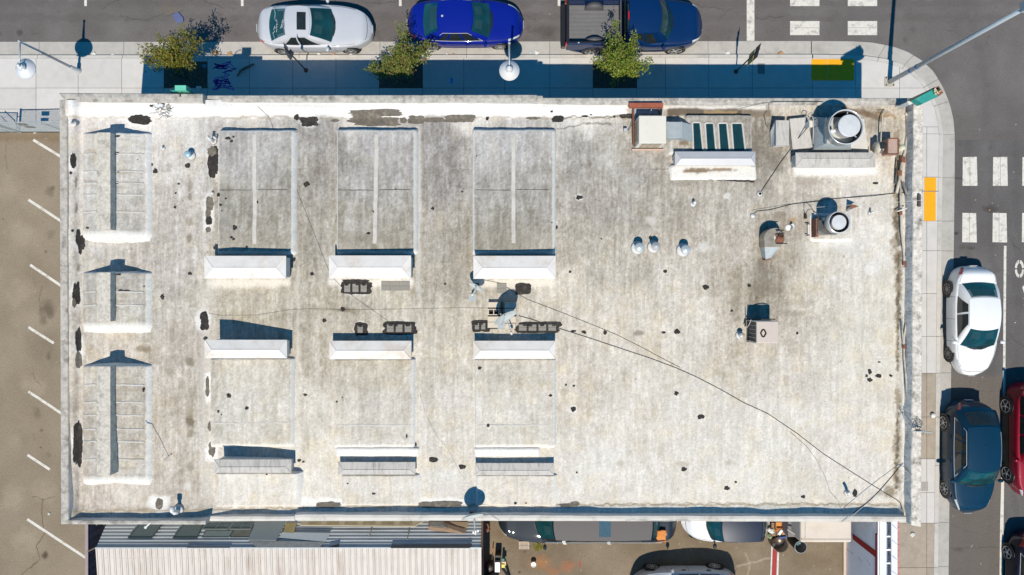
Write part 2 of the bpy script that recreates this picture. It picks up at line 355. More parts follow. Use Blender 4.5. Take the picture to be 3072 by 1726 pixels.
# east street joins the north street at v=420
sheet('road', 2700, 420, 3500, 2300, 0.004, 2.6, f_east, M_asph)
def f_lot(U, V):
    C = basecol(U, V, (150, 135, 116), 15, 8, 120)
    C *= (1 + 0.06 * (fbm(U / 30, V / 30, 4, 3) - .5)[..., None])
    R_ = random.Random(9)
    rect(C, U, V, -300, 402, 440, 425, (132, 110, 84), .55, 10, 8)
    for (u, v, a, b, s) in [(142, 930, 26, 30, .7), (150, 575, 16, 18, .4), (130, 960, 14, 20, .5), (110, 1240, 20, 22, .4), (135, 1666, 13, 13, .95), (122, 1343, 4, 4, .9), (125, 1290, 6, 6, .7), (146, 1070, 8, 14, .5), (158, 565, 8, 8, .6), (138, 756, 5, 5, .7), (147, 1365, 12, 12, .3), (150, 705, 16, 20, .3), (10, 657, 2.6, 2.6, .8), (130, 1040, 60, 90, .25)]:
        blob(C, U, V, u, v, a, b, (92, 80, 66), s, .8, .5, int(u + v))
    for (u, v) in [(60, 700), (40, 1500), (70, 1620), (130, 1480), (30, 560), (100, 1160), (60, 880)]:
        blob(C, U, V, u, v, 45, 40, (186, 170, 150), .3, .9, .6, int(v))
    line(C, U, V, [(125, 860), (118, 900), (122, 930)], 1.5, (104, 90, 74), .7, 2)
    line(C, U, V, [(98, 1110), (104, 1140), (126, 1158)], 1.5, (104, 90, 74), .7, 2)
    line(C, U, V, [(95, 1488), (128, 1497), (165, 1492)], 1.6, (100, 86, 70), .7, 2)
    line(C, U, V, [(128, 1497), (124, 1530), (128, 1580), (135, 1600), (110, 1640), (118, 1680), (60, 1730)], 2.0, (98, 84, 68), .8, 3)
    line(C, U, V, [(22, 412), (14, 470), (26, 520)], 1.4, (112, 98, 80), .6, 3)
    line(C, U, V, [(100, 1295), (104, 1320)], 1.4, (112, 98, 80), .6, 3)
    for i in range(120):
        blob(C, U, V, R_.uniform(-50, 260), R_.uniform(400, 1726), R_.uniform(.8, 1.8), R_.uniform(.8, 1.8), R_.choice([(88, 78, 66), (215, 208, 198), (112, 98, 80)]), .6, .5, .3, i)
    return C
sheet('parking_lot', -300, 398, 446, 2300, 0.006, 2.6, f_lot, M_lot)
def f_yard(U, V):
    C = basecol(U, V, (136, 120, 100), 20, 12, 80)
    R_ = random.Random(11)
    for (u, v, a, b, c, s) in [(1620, 1690, 40, 26, (186, 124, 74), .55), (1700, 1700, 30, 22, (188, 112, 74), .5), (1655, 1715, 26, 16, (180, 112, 70), .45), (1500, 1600, 20, 14, (120, 98, 76), .5), (1480, 1660, 20, 40, (158, 124, 92), .4),
                               (1618, 1642, 22, 16, (150, 140, 60), .35), (1575, 1655, 6, 6, (70, 60, 50), .7), (1557, 1716, 6, 5, (70, 62, 54), .8), (1500, 1640, 5, 5, (84, 70, 58), .6), (1740, 1690, 3.5, 20, (186, 60, 60), .6), (2180, 1690, 60, 30, (104, 92, 80), .4), (2330, 1640, 30, 30, (118, 98, 82), .4)]:
        blob(C, U, V, u, v, a, b, c, s, .9, .6, int(u))
    line(C, U, V, [(2215, 1700), (2250, 1690), (2305, 1676)], 4, (186, 168, 148), .6, 3)
    line(C, U, V, [(2235, 1660), (2250, 1690), (2240, 1730)], 4, (186, 168, 148), .5, 3)
    for i in range(240):
        blob(C, U, V, R_.uniform(1455, 2540), R_.uniform(1560, 1730), R_.uniform(.8, 2.2), R_.uniform(.8, 2.0), R_.choice([(88, 74, 60), (205, 195, 180), (170, 120, 90), (100, 84, 70)]), .6, .5, .3, i)
    return C
sheet('yard', 446, 1440, 2560, 2300, 0.006, 3.0, f_yard, M_lot)

# kerb lines (photo pixels, ground level)
G = [(-260, 126), (300, 126.5), (900, 126), (1500, 125.5), (2100, 124.5), (2450, 124), (2560, 125), (2620, 129), (2680, 141), (2722, 156), (2766, 183), (2800, 215), (2828, 262), (2848, 310), (2860, 360), (2864, 412), (2863, 560), (2860, 800), (2853, 1100), (2849, 1400), (2845, 1726), (2840, 2100)]
K = [(-260, 169), (300, 169), (900, 168.5), (1500, 168), (2100, 167), (2450, 167), (2545, 169), (2600, 172), (2652, 180), (2694, 193), (2730, 213), (2762, 241), (2788, 278), (2808, 322), (2819, 365), (2824, 412), (2821, 560), (2818, 800), (2815, 1100), (2812, 1400), (2808, 1726), (2804, 2100)]
K2 = [(-260, 178), (300, 178), (900, 177.5), (1500, 177), (2100, 176.5), (2450, 177), (2543, 179), (2597, 182), (2648, 190), (2688, 202), (2723, 221), (2754, 248), (2779, 284), (2798, 326), (2808, 367), (2812, 412), (2809, 560), (2806, 800), (2803, 1100), (2800, 1400), (2796, 1726), (2792, 2100)]
def ribbon_parts(name, A, B, z0, z1, m, parent, cuts):
    pa = []
    def at(Ln, t):
        i = min(int(t), len(Ln) - 2); f = t - i
        return (Ln[i][0] * (1 - f) + Ln[i + 1][0] * f, Ln[i][1] * (1 - f) + Ln[i + 1][1] * f)
    for a, b in zip(cuts[:-1], cuts[1:]):
        e = 0.10 / max(6.0, math.hypot(*(Vector(at(A, b)) - Vector(at(A, a))))) * (b - a) * 6
        ts = np.linspace(a + e, b - e, max(2, int((b - a) * 3) + 2))
        p = [at(A, t) for t in ts] + [at(B, t) for t in ts[::-1]]
        pts = [PXY(u, v) for u, v in p]
        n = len(ts); mb = MB()
        vs = [(x, y, z1) for x, y in pts]; vb = [(x, y, z0) for x, y in pts]; N2 = 2 * n
        fs = []
        for i in range(n - 1): fs.append((i, i + 1, N2 - 2 - i, N2 - 1 - i))
        fs = [f[::-1] for f in fs]
        for i in range(N2): fs.append((i, (i + 1) % N2, N2 + (i + 1) % N2, N2 + i))
        mb.add(vs + vb, fs); o = mb.build(name, m, parent)
        # consistent normals
    return
def lin_t(Ln, u):     # parameter on the straight northern run for a pixel column
    for i in range(len(Ln) - 1):
        if Ln[i][0] <= u <= Ln[i + 1][0]: return i + (u - Ln[i][0]) / (Ln[i + 1][0] - Ln[i][0])
def lin_tv(Ln, v):
    for i in range(14, len(Ln) - 1):
        if Ln[i][1] <= v <= Ln[i + 1][1]: return i + (v - Ln[i][1]) / (Ln[i + 1][1] - Ln[i][1])
bed = MB(); pts = [PXY(*p) for p in K2] + [PXY(2550, 2100), PXY(2550, 400), PXY(440, 400), PXY(-260, 397)]
bed.prism(pts, 0.0, 0.105); PAVE = bed.build('pavement', mat('joint_dirt', srgb(92, 86, 80), 0.95, var=0.1, scale=5)); tag(PAVE, kind='structure')
cuts_n = [lin_t(G, u) for u in (-260, 118, 372, 640, 900, 1140, 1400, 1649, 1900, 2124, 2433)]
cuts_all = cuts_n + [7.6, 9.4, 11.5, 12.9] + [lin_tv(G, v) for v in (404, 534, 664, 753, 1009, 1119, 1250, 1395, 1567, 1700, 2100)]
gm = MB(); gm.prism([PXY(*p) for p in G] + [PXY(*p) for p in K[::-1]], 0.0, 0.009); GUT = gm.build('gutter', MATS['joint_dirt']); tag(GUT, kind='structure')
ribbon_parts('gutter_slab', G, K, 0.004, 0.014, M_gut, GUT, cuts_all)
ribbon_parts('kerb_stone', K, K2, 0.0, 0.125, M_kerb, PAVE, cuts_all)
def clip(poly, u0, v0, u1, v1):
    def cut(p, ins, inter):
        o = []
        for i in range(len(p)):
            a = p[i]; b = p[(i + 1) % len(p)]
            if ins(a):
                o.append(a)
                if not ins(b): o.append(inter(a, b))
            elif ins(b): o.append(inter(a, b))
        return o
    def ix(c): return lambda a, b: (c, a[1] + (b[1] - a[1]) * (c - a[0]) / (b[0] - a[0]))
    def iy(c): return lambda a, b: (a[0] + (b[0] - a[0]) * (c - a[1]) / (b[1] - a[1]), c)
    for ins, it in ((lambda p: p[0] >= u0, ix(u0)), (lambda p: p[0] <= u1, ix(u1)), (lambda p: p[1] >= v0, iy(v0)), (lambda p: p[1] <= v1, iy(v1))):
        if len(poly) < 3: return []
        poly = cut(poly, ins, it)
    return poly
REG = [(p[0] - 0.4, p[1] + 0.6) for p in K2] + [(2550, 2100), (2550, 383), (-260, 383)]
REGW = REG
def slab(u0, v0, u1, v1, m=M_conc, gp=0.55):
    p = clip(REG, u0 + gp, v0 + gp, u1 - gp, v1 - gp)
    if len(p) < 3: return
    mb = MB(); mb.prism([PXY(*q) for q in p], 0.02, 0.122); mb.build('paving_slab', m, PAVE)
cols = [-150, -15, 114, 240, 370, 496, 626, 752, 881, 1010, 1139, 1269, 1392, 1515, 1649, 1778, 1909, 1995, 2124, 2254, 2434, 2562, 2694, 2830]
pits = {(496, 626), (1139, 1269), (1778, 1909)}
for a, b in zip(cols[:-1], cols[1:]):
    if (a, b) not in pits: slab(a, 176, b, 267)
    else:
        v0 = 188
        slab(a, 176, b, v0)
        sp = MB(); q0 = [PXY(a + 2, v0 + 1), PXY(b - 2, v0 + 1), PXY(b - 2, 266), PXY(a + 2, 266)]
        sp.prism(q0, 0.09, 0.112); so_ = sp.build('tree_pit', M_soil); tag(so_, kind='structure')
    slab(a, 267, b, 330 if a < 400 else 383)
    if a < 400:
        REG = [(-260, 300), (430, 300), (430, 397), (-260, 397)]; slab(a, 330, min(b, 424), 397); REG = REGW
REG = [(p[0] - 0.4, p[1] + 0.6) for p in K2] + [(2550, 2100), (2550, 383), (2560, 383)]
REG = [q for q in REG if q[0] > 2540]
REG = [(2550, 300)] + [q for q in REG if q[1] > 300]
rows = [383, 404, 533, 664, 753, 881, 1009, 1119, 1250, 1375, 1476, 1567, 1700, 1850, 2000]
for a, b in zip(rows[:-1], rows[1:]):
    old = a >= 1119 and not (1375 <= a < 1567)
    slab(2550, a, 2775, b, M_concold if old else M_conc); slab(2775, a, 2830, b, M_concold if old else M_conc)
def tactile(u0, v0, u1, v1, nsplit, horiz):
    t = MB(); t.prism([PXY(u0, v0, .12), PXY(u1, v0, .12), PXY(u1, v1, .12), PXY(u0, v1, .12)], 0.1, 0.128); o = t.build('tactile_pad', M_yellow, PAVE)
    dm = MB(); nx = int((u1 - u0) / 4.3); ny = int((v1 - v0) / 4.3)
    for i in range(nx):
        for j in range(ny):
            x, y, _ = P(u0 + (i + .5) * (u1 - u0) / nx, v0 + (j + .5) * (v1 - v0) / ny, .12); dm.box((x, y, .130), (.024, .024, .006))
    dm.build('tactile_dome', M_yellow, o, kind='stuff')
tactile(2434, 178, 2482, 242, 1, 0); tactile(2483, 178, 2562, 242, 1, 0)
tactile(2773, 533, 2808, 575, 1, 0); tactile(2772, 576, 2807, 663, 1, 0)

def mark(poly, parent, m=M_paint, z=0.010, name='road_marking'):
    mb = MB(); pts = [PXY(*p) for p in poly]; mb.add([(x, y, z) for x, y in pts], [tuple(range(len(pts)))])
    o = mb.build(name, m, parent)
    if o.data.polygons[0].normal.z < 0: o.data.flip_normals()
    return o
ROADN = bpy.data.objects['road']; ROADE = bpy.data.objects['road.001']; LOT = bpy.data.objects['parking_lot']
def rq(u0, v0, u1, v1): return [(u0, v0), (u1, v0), (u1, v1), (u0, v1)]
for a in (2370, 2543):
    for b in (-72, -23, 64): mark(rq(a, b, a + 88, b + 42), ROADN)
mark(rq(2240, -200, 2263, 123), ROADN)
M_crease = mat('paint_crease', srgb(150, 144, 138), .9)
for a in (2370, 2543): mark(rq(a + 1, 83.6, a + 87, 84.8), ROADN, M_crease, .0115, 'paint_joint')
for (a, v_) in ((2909, 472), (3000, 472), (2907, 640), (2996, 641)): mark(rq(a, v_, a + 1.2, v_ + 86), ROADE, M_crease, .0115, 'paint_joint')
for u in (257, 727, 1201, 1677): mark(rq(u - 4, -60, u + 4, 19), ROADN)
mark(rq(258, -4, 275, 0), ROADN)
for (a, b) in ((2888, 2930), (2979, 3021), (3067, 3110)):
    mark([(a, 472), (b, 471), (b + 2, 558), (a - 1, 558)], ROADE); mark([(a - 1, 639), (b - 2, 640), (b, 728), (a - 2, 727)], ROADE)
mark([(3011, 738), (3019, 738), (3014, 1300), (3007, 1300)], ROADE); mark([(3007, 1302), (3014, 1302), (3008, 1726), (2998, 1726), (3000, 1560)], ROADE)
mark([(2998, 1727), (3008, 1727), (3003, 2200), (2994, 2200)], ROADE)
for k in range(4):       # bicycle symbol wheel
    t0 = math.pi / 2 * k + .1; t1 = math.pi / 2 * (k + 1) - .1; p = []
    for i in range(9): t = t0 + (t1 - t0) * i / 8; p.append((3058 + 14 * math.cos(t), 807 + 27 * math.sin(t)))
    for i in range(9): t = t1 + (t0 - t1) * i / 8; p.append((3058 + 7.5 * math.cos(t), 807 + 17 * math.sin(t)))
    mark(p, ROADE)
mark([(3066, 862), (3082, 846), (3082, 892), (3072, 880)], ROADE); mark([(3068, 895), (3090, 895), (3090, 902)], ROADE); mark([(3070, 915), (3100, 912), (3090, 930)], ROADE)
mark([(3078, 850), (3150, 780), (3154, 788), (3084, 858)], ROADE)
Mlotp = mat('worn_paint', srgb(228, 222, 212), 0.85, var=0.12, scale=8, dirt=srgb(172, 158, 140), dirt_amt=0.9)
for (u0, v0, u1, v1) in [(100, 420, 182, 470), (86, 600, 190, 668), (91, 795, 190, 862), (86, 982, 162, 1030), (86, 1175, 190, 1244), (83, 1365, 150, 1409), (82, 1558, 262, 1676)]:
    d = Vector((u1 - u0, v1 - v0)).normalized(); n = Vector((-d.y, d.x)) * 4.0
    ex = 1.0 if u1 > 175 else 0
    e = d * (60 * ex)
    if v0 == 1558: e = d * 0
    mark([(u0 + n.x, v0 + n.y), (u1 + e.x + n.x, v1 + e.y + n.y), (u1 + e.x - n.x, v1 + e.y - n.y), (u0 - n.x, v0 - n.y)], LOT, Mlotp, 0.011, 'bay_line')
mark([(1536 + 700, 1700)] * 0 or [(2319, 1634), (2331, 1634), (2328, 1740), (2315, 1740)], bpy.data.objects['yard'], M_red, 0.012, 'red_line')
mark([(2314, 1634), (2318, 1634), (2314, 1740), (2310, 1740)], bpy.data.objects['yard'], Mlotp, 0.011, 'worn_line'); mark([(2332, 1634), (2338, 1634), (2334, 1740), (2329, 1740)], bpy.data.objects['yard'], Mlotp, 0.011, 'worn_line')

# ================================================================ MAIN BUILDING
BLD = thing('building', 'long low stucco building with dirty white coated roof, filling most of the view', 'building', (0, 0, 0))
def ZR0(U, V):
    U = np.asarray(U, float); V = np.asarray(V, float)
    return np.interp(U, [178, 590, 700, 1500, 1760, 2800], [4.93, 4.86, 4.58, 4.48, 4.24, 4.2]) - 0.10 * (V - 330) / 1200 * np.interp(U, [1500, 1800], [1, .2]) - (0.17 * np.interp(U, [1400, 1800], [1, 0]) + 0.0) * sstep(1200, 1530, V)
def roof_z(U, V):       # roof surface, with cants near the parapets and ripples
    U = np.asarray(U, float); V = np.asarray(V, float)
    z = ZR0(U, V)
    z = z + 0.030 * (fbm(U / 95, V / 95, 3, 77) - .5) + 0.012 * (fbm(U / 22, V / 22, 3, 78) - .5)
    w1 = 8 * (fbm(U / 60, V * 0, 3, 21) - .5)
    z = z + 0.20 * (1 - sstep(318, 362 + w1, V)) + (0.06 + 0.05 * np.interp(U, [1500, 1800], [0, 1])) * sstep(1512 + w1, 1546, V)
    z = z + 0.19 * (1 - sstep(212, 246, U)) + 0.10 * sstep(2692, 2712, U) + 0.09 * (fbm(U / 70, V * 0 + 3, 3, 90) - .5) * sstep(1490, 1535, V) + 0.05 * (fbm(V / 60, V * 0 + 8, 3, 91) - .5) * (1 - sstep(205, 235, U))
    return z
def rz1(u, v): return float(roof_z(u, v))
# tone of the coating: control points (photo px -> sRGB)
TP = [(230, 330, 222, 214, 208), (400, 330, 232, 226, 222), (560, 350, 226, 220, 214), (225, 520, 212, 206, 200), (220, 760, 205, 198, 190), (500, 470, 208, 201, 194), (500, 650, 200, 192, 184), (540, 820, 196, 188, 180), (460, 760, 196, 188, 180),
      (300, 740, 204, 198, 192), (540, 1010, 190, 180, 170), (470, 930, 196, 190, 180), (330, 1020, 206, 196, 184), (560, 1200, 198, 188, 176), (500, 1330, 196, 186, 175), (540, 1450, 196, 186, 175), (300, 1490, 200, 190, 180), (400, 1480, 212, 203, 194), (560, 1520, 205, 196, 186),
      (700, 330, 228, 222, 216), (1100, 350, 222, 216, 210), (1400, 345, 222, 216, 210), (1750, 350, 228, 222, 215), (700, 420, 186, 181, 178), (700, 640, 172, 166, 158), (830, 430, 186, 182, 178), (830, 700, 172, 166, 156), (950, 400, 165, 160, 156), (950, 520, 160, 154, 147), (950, 700, 172, 165, 155),
      (1120, 430, 188, 184, 182), (1120, 520, 178, 173, 169), (1100, 660, 172, 166, 157), (1180, 700, 164, 157, 146), (1340, 420, 160, 155, 152), (1340, 540, 156, 150, 145), (1340, 700, 170, 162, 152), (1520, 430, 188, 184, 182), (1500, 540, 176, 171, 166), (1520, 680, 166, 160, 150), (1620, 600, 168, 162, 155),
      (1720, 430, 172, 167, 162), (1800, 600, 172, 165, 157), (1850, 440, 184, 178, 170), (1900, 520, 180, 174, 167), (2000, 620, 182, 174, 164), (1720, 720, 178, 170, 158), (1850, 780, 192, 184, 172), (2100, 560, 184, 176, 166), (2150, 700, 196, 187, 176), (2250, 620, 190, 182, 172), (2260, 480, 168, 160, 150), (2300, 420, 150, 142, 132), (2050, 800, 206, 197, 186),
      (640, 880, 198, 190, 176), (800, 900, 190, 182, 168), (950, 930, 184, 175, 160), (1180, 900, 200, 192, 178), (1330, 860, 176, 167, 154), (1350, 960, 200, 190, 175), (1000, 870, 188, 180, 168), (940, 1080, 194, 184, 170), (960, 1250, 212, 203, 190), (730, 1120, 208, 201, 190), (740, 1250, 206, 200, 190), (1110, 1130, 200, 190, 175), (1120, 1250, 208, 200, 190),
      (1320, 1080, 206, 197, 184), (1330, 1250, 216, 208, 198), (1530, 1130, 206, 198, 186), (1530, 1250, 214, 207, 196), (1720, 900, 208, 198, 184), (1900, 980, 216, 206, 193), (2100, 950, 214, 205, 193), (2200, 870, 184, 174, 160), (2290, 860, 166, 156, 142), (2280, 900, 160, 150, 136), (2230, 980, 200, 190, 178), (2420, 870, 208, 199, 186), (2350, 1080, 212, 203, 192),
      (1720, 1160, 214, 204, 192), (1900, 1230, 222, 213, 202), (2100, 1250, 224, 217, 207), (2350, 1300, 226, 219, 209), (2550, 1100, 224, 217, 206), (2600, 900, 224, 217, 206), (2480, 760, 220, 213, 203), (2620, 740, 226, 220, 212), (2450, 600, 196, 188, 178), (2360, 690, 172, 162, 150), (2340, 760, 180, 170, 156), (2590, 520, 226, 220, 212), (2660, 450, 206, 196, 184), (2400, 540, 198, 190, 180), (2520, 545, 205, 198, 190), (2640, 380, 180, 170, 158), (2350, 340, 196, 188, 178),
      (740, 1450, 226, 219, 210), (950, 1450, 228, 220, 210), (1120, 1460, 222, 215, 206), (1340, 1450, 224, 218, 210), (1530, 1460, 222, 214, 205), (1800, 1450, 228, 221, 212), (2200, 1460, 230, 223, 213), (2600, 1450, 226, 219, 210), (1000, 1350, 222, 214, 202), (1330, 1360, 218, 210, 200), (2550, 1300, 226, 218, 208)]
TPa = np.array(TP, float)
def tone(U, V):
    n = (fbm(U / 60, V / 60, 4, 51) - .5) * 70; n2 = (fbm(U / 60, V / 60, 4, 52) - .5) * 70
    wsum = np.zeros(U.shape); c = np.zeros(U.shape + (3,))
    for (u, v, r, g_, b_) in TP:
        d2 = ((U + n - u) ** 2 + (V + n2 - v) ** 2) / (60.0 ** 2); w_ = 1.0 / (0.15 + d2) ** 2
        wsum += w_; c += w_[..., None] * np.array([r, g_, b_])
    return c / wsum[..., None]
def roof_rgb(U, V, dark=0.0):
    c = tone(U, V)
    streak = fbm(U / 9, V / 95, 4, 61, .65) - .5           # brushed streaks running north-south
    mott = fbm(U / 34, V / 34, 6, 62, .68) - .5
    fine = fbm(U / 6.5, V / 8.5, 4, 63, .7) - .5
    fine2 = fbm(U / 9 + V / 30, V / 12 - U / 40, 4, 68, .7) - .5
    big = fbm(U / 150, V / 150, 3, 64) - .5
    mean = c.mean(-1)
    amp = np.interp(mean, [150, 190, 215, 230], [1.3, 1.15, .75, .52])
    streak2 = fbm(U / 3.6, V / 42, 3, 69, .6) - .5; grain = vnoise(U / 2.9, V / 2.9, 70) - .5
    n = streak * 42 + streak2 * 22 + mott * 40 + fine * 46 + fine2 * 20 + grain * 17 + big * 18 - 1
    speck = np.clip(fbm(U / 4.2, V / 4.2, 2, 65) - .70, 0, 1) * -170 * np.clip(mott + .35, 0, 1)
    c = c + (n * amp)[..., None] * np.array([1.0, 1.02, 1.07]) + speck[..., None]
    warm = (fbm(U / 48, V / 48, 4, 66, .6) - .52)
    c = c + np.clip(warm, 0, 1)[..., None] * np.array([10, -5, -34]) * np.clip((mean - 155) / 50, .1, 1)[..., None] + np.array([0, -1, -3])
    C = lin(c - dark) / 1.22
    return C
def roof_paint(U, V):
    C = roof_rgb(U, V)
    W = (246, 241, 236); G1 = (128, 120, 110); D = (92, 84, 74); BR = (150, 132, 104)
    # fresh white coating along edges and raised parts; sunlit slopes whitened too
    rect(C, U, V, 205, 300, 1880, 352, (248, 243, 238), .80, 9, 12, 1); rect(C, U, V, 1880, 318, 2300, 328, (244, 238, 232), .6, 4, 6, 2)  # north cant whitened, its sunlit brightness put into the colour
    rect(C, U, V, 252, 690, 446, 718, W, .95, 4, 5, 2); rect(C, U, V, 252, 972, 446, 996, W, .9, 4, 5, 3); rect(C, U, V, 252, 1428, 438, 1450, W, .9, 4, 6, 4)
    rect(C, U, V, 618, 836, 870, 862, (240, 230, 218), .8, 8, 6, 5); rect(C, U, V, 985, 836, 1240, 860, (240, 232, 222), .8, 8, 6, 6); rect(C, U, V, 1420, 836, 1670, 862, (238, 228, 214), .8, 8, 6, 7)  # sun glare at the south foot of the hoods painted white
    rect(C, U, V, 888, 800, 898, 1520, (226, 219, 208), .5, 5, 4, 8); rect(C, U, V, 1248, 380, 1262, 900, (216, 210, 202), .6, 5, 4, 9)
    rect(C, U, V, 600, 860, 640, 1500, (222, 214, 204), .45, 12, 8, 10)
    rect(C, U, V, 2380, 500, 2630, 528, W, .85, 8, 6, 11); rect(C, U, V, 2455, 706, 2560, 742, (240, 234, 226), .8, 10, 8, 12)
    rect(C, U, V, 615, 1345, 655, 1385, W, .8, 4, 3, 31); rect(C, U, V, 615, 1120, 634, 1205, W, .8, 4, 3, 32)
    rect(C, U, V, 440, 1490, 508, 1535, (238, 232, 224), .8, 6, 8, 33)
    blob(C, U, V, 610, 965, 26, 36, W, .8, .4, .3, 34); blob(C, U, V, 410, 362, 42, 30, W, .6, .5, .3, 35)
    blob(C, U, V, 690, 1190, 28, 26, W, .6, .7, .5, 36)
    rect(C, U, V, 890, 1495, 1030, 1525, W, .8, 5, 8, 37); rect(C, U, V, 1262, 1494, 1400, 1525, W, .8, 5, 8, 38)
    for i, (u, v, a, b) in enumerate([(418, 362, 44, 24), (219, 486, 17, 34), (236, 726, 19, 42), (228, 890, 19, 44), (236, 1050, 18, 72), (232, 1330, 22, 74), (639, 486, 24, 54), (626, 640, 20, 70), (624, 1162, 14, 48), (636, 1345, 18, 32), (477, 1512, 30, 26), (1738, 593, 15, 11), (1126, 352, 88, 30), (926, 365, 34, 22), (1068, 864, 52, 26), (1200, 985, 56, 26), (1083, 987, 26, 26), (687, 1187, 16, 14), (1720, 1228, 13, 13)]):
        blob(C, U, V, u, v, a, b, (250, 246, 240), .75, .5, .35, 300 + i)
    # base line of the parapet cant, dirty water marks
    for i, (u0, u1, a) in enumerate([(200, 640, .3), (640, 1040, .45), (1240, 1800, .4), (1780, 1900, .7), (2290, 2420, .6)]):
        line(C, U, V, [(u0, 352), (u1, 355)], 4.5, BR, a, 5, i)
    line(C, U, V, [(1670, 352), (1760, 350), (1900, 350)], 4, D, .7, 6, 8)
    line(C, U, V, [(210, 1534), (600, 1530), (1200, 1518), (1700, 1514), (2690, 1514)], 5, (170, 152, 124), .7, 5, 10)
    line(C, U, V, [(1600, 1516), (2200, 1512), (2690, 1514)], 2.4, D, .55, 5, 12)
    line(C, U, V, [(1670, 388), (1720, 378), (1770, 370), (1830, 372)], 3, (130, 124, 116), .8, 4, 4)
    # weathered brown strips along the east parapet
    for (v0, v1, u, wd) in [(330, 350, 2640, 26), (640, 770, 2690, 14), (770, 850, 2696, 9), (832, 980, 2694, 8), (980, 1100, 2694, 5), (1180, 1310, 2693, 7), (1325, 1460, 2690, 10), (400, 620, 2692, 7)]:
        vs = np.linspace(v0, v1, 7)
        [blob(C, U, V, u + R.uniform(-3, 3), vv, wd * R.uniform(.8, 1.5), (v1 - v0) / 6.5, (152, 136, 114), .75, .6, 1.1, int(vv)) for vv in vs]
        [blob(C, U, V, u + R.uniform(-2, 4), vv, wd * R.uniform(.4, .8), (v1 - v0) / 9, (100, 88, 72), .8, .6, 1.2, int(vv) + 5) for vv in vs if R.random() < .8]
    blob(C, U, V, 2668, 1475, 22, 20, (140, 124, 100), .85, .5, .5, 4); blob(C, U, V, 2640, 1480, 12, 8, (150, 136, 114), .6, .6, .5, 5)
    line(C, U, V, [(2530, 330), (2600, 340), (2640, 355)], 12, (112, 92, 72), .85, 6, 5); line(C, U, V, [(2640, 340), (2680, 350)], 8, (150, 120, 84), .7, 6, 6)
    rect(C, U, V, 2000, 326, 2225, 350, (96, 84, 70), .92, 4, 5, 14); rect(C, U, V, 2230, 330, 2310, 350, (116, 102, 86), .8, 5, 8, 16); blob(C, U, V, 2275, 440, 30, 90, (120, 111, 100), .6, .9, .8, 17); blob(C, U, V, 2320, 470, 50, 26, (124, 114, 102), .55, .9, .8, 18); blob(C, U, V, 2290, 820, 40, 60, (124, 113, 98), .5, .9, .9, 19); rect(C, U, V, 2110, 332, 2210, 348, (176, 150, 112), .6, 4, 7, 15)  # tar strip and dirt; dark shading painted in to the right of the strip
    # stains
    for i, (u, v, a, b, c, s) in enumerate([
        (125 + 445, 560, 9, 22, (150, 138, 122), .75), (570, 590, 9, 12, (140, 128, 112), .8), (568, 665, 14, 18, (158, 146, 128), .7), (568, 715, 10, 16, (140, 128, 112), .8), (572, 785, 12, 12, (176, 168, 158), .7), (580, 805, 9, 9, (170, 162, 150), .7), (568, 895, 14, 16, (176, 166, 152), .5),
        (570, 1087, 16, 16, (142, 130, 112), .85), (508, 1115, 16, 14, (164, 152, 136), .6), (418, 1045, 20, 12, (142, 128, 104), .75), (440, 1050, 14, 12, (142, 128, 104), .75), (570, 1240, 10, 30, (168, 154, 130), .6), (572, 1268, 14, 20, (120, 106, 84), .85), (570, 1300, 12, 14, (140, 126, 104), .7), (570, 1400, 14, 16, (150, 138, 122), .75), (565, 1460, 14, 14, (226, 220, 212), .7), (578, 1465, 9, 8, (180, 172, 162), .7),
        (236, 803, 7, 14, (140, 128, 110), .8), (228, 545, 5, 16, (128, 116, 100), .8), (229, 625, 5, 16, (124, 112, 96), .8), (240, 960, 7, 20, (168, 156, 140), .6), (500, 505, 20, 14, (158, 148, 136), .6), (495, 720, 14, 14, (176, 166, 154), .6), (290, 400, 24, 20, (180, 172, 164), .6), (495, 505, 8, 8, (220, 214, 208), .7),
        (1028, 930, 30, 8, (120, 104, 84), .7), (1060, 932, 26, 8, (150, 134, 110), .5), (1915, 1000, 18, 12, (130, 118, 104), .7), (2180, 590, 14, 12, (232, 226, 218), .8), (2110, 740, 22, 22, (226, 220, 212), .7), (1950, 660, 18, 16, (216, 209, 200), .7), (2045, 1392, 22, 10, (180, 166, 148), .55),
        (1862, 1390, 16, 12, (184, 172, 156), .5), (2300, 770, 24, 70, (124, 112, 96), .45), (2310, 700, 40, 40, (136, 124, 108), .55), (2340, 650, 26, 20, (140, 128, 110), .5), (2380, 660, 16, 10, (190, 150, 90), .4), (2290, 870, 60, 26, (134, 122, 104), .5), (2260, 930, 26, 40, (142, 130, 112), .5), (2380, 940, 40, 10, (150, 138, 120), .5), (2360, 1030, 50, 8, (176, 164, 148), .4), (2260, 1010, 20, 12, (150, 136, 114), .6),
        (2400, 910, 60, 14, (168, 156, 140), .5), (2530, 750, 50, 16, (222, 216, 208), .6), (2610, 810, 24, 20, (238, 233, 226), .6), (2500, 832, 12, 12, (238, 233, 226), .7), (2620, 1040, 10, 8, (236, 230, 222), .4), (1600, 690, 30, 50, (150, 140, 128), .35), (2260, 460, 20, 60, (120, 112, 102), .6), (2330, 500, 40, 24, (128, 120, 110), .6), (2290, 560, 30, 20, (150, 142, 132), .4),
        (2420, 545, 44, 14, (172, 160, 146), .6), (2440, 600, 60, 26, (172, 162, 150), .4), (2340, 590, 40, 22, (170, 160, 148), .4), (1980, 480, 26, 14, (150, 140, 128), .5), (2050, 545, 40, 14, (150, 142, 132), .4), (700, 1400, 30, 6, (200, 190, 176), .3), (2190, 1390, 16, 10, (178, 168, 150), .5), (1630, 1180, 30, 30, (190, 184, 174), .5), (1690, 1180, 10, 26, (176, 160, 128), .5)]):
        blob(C, U, V, u, v, a, b, c, s, .55, .55, i + 70)
    R_ = random.Random(21)
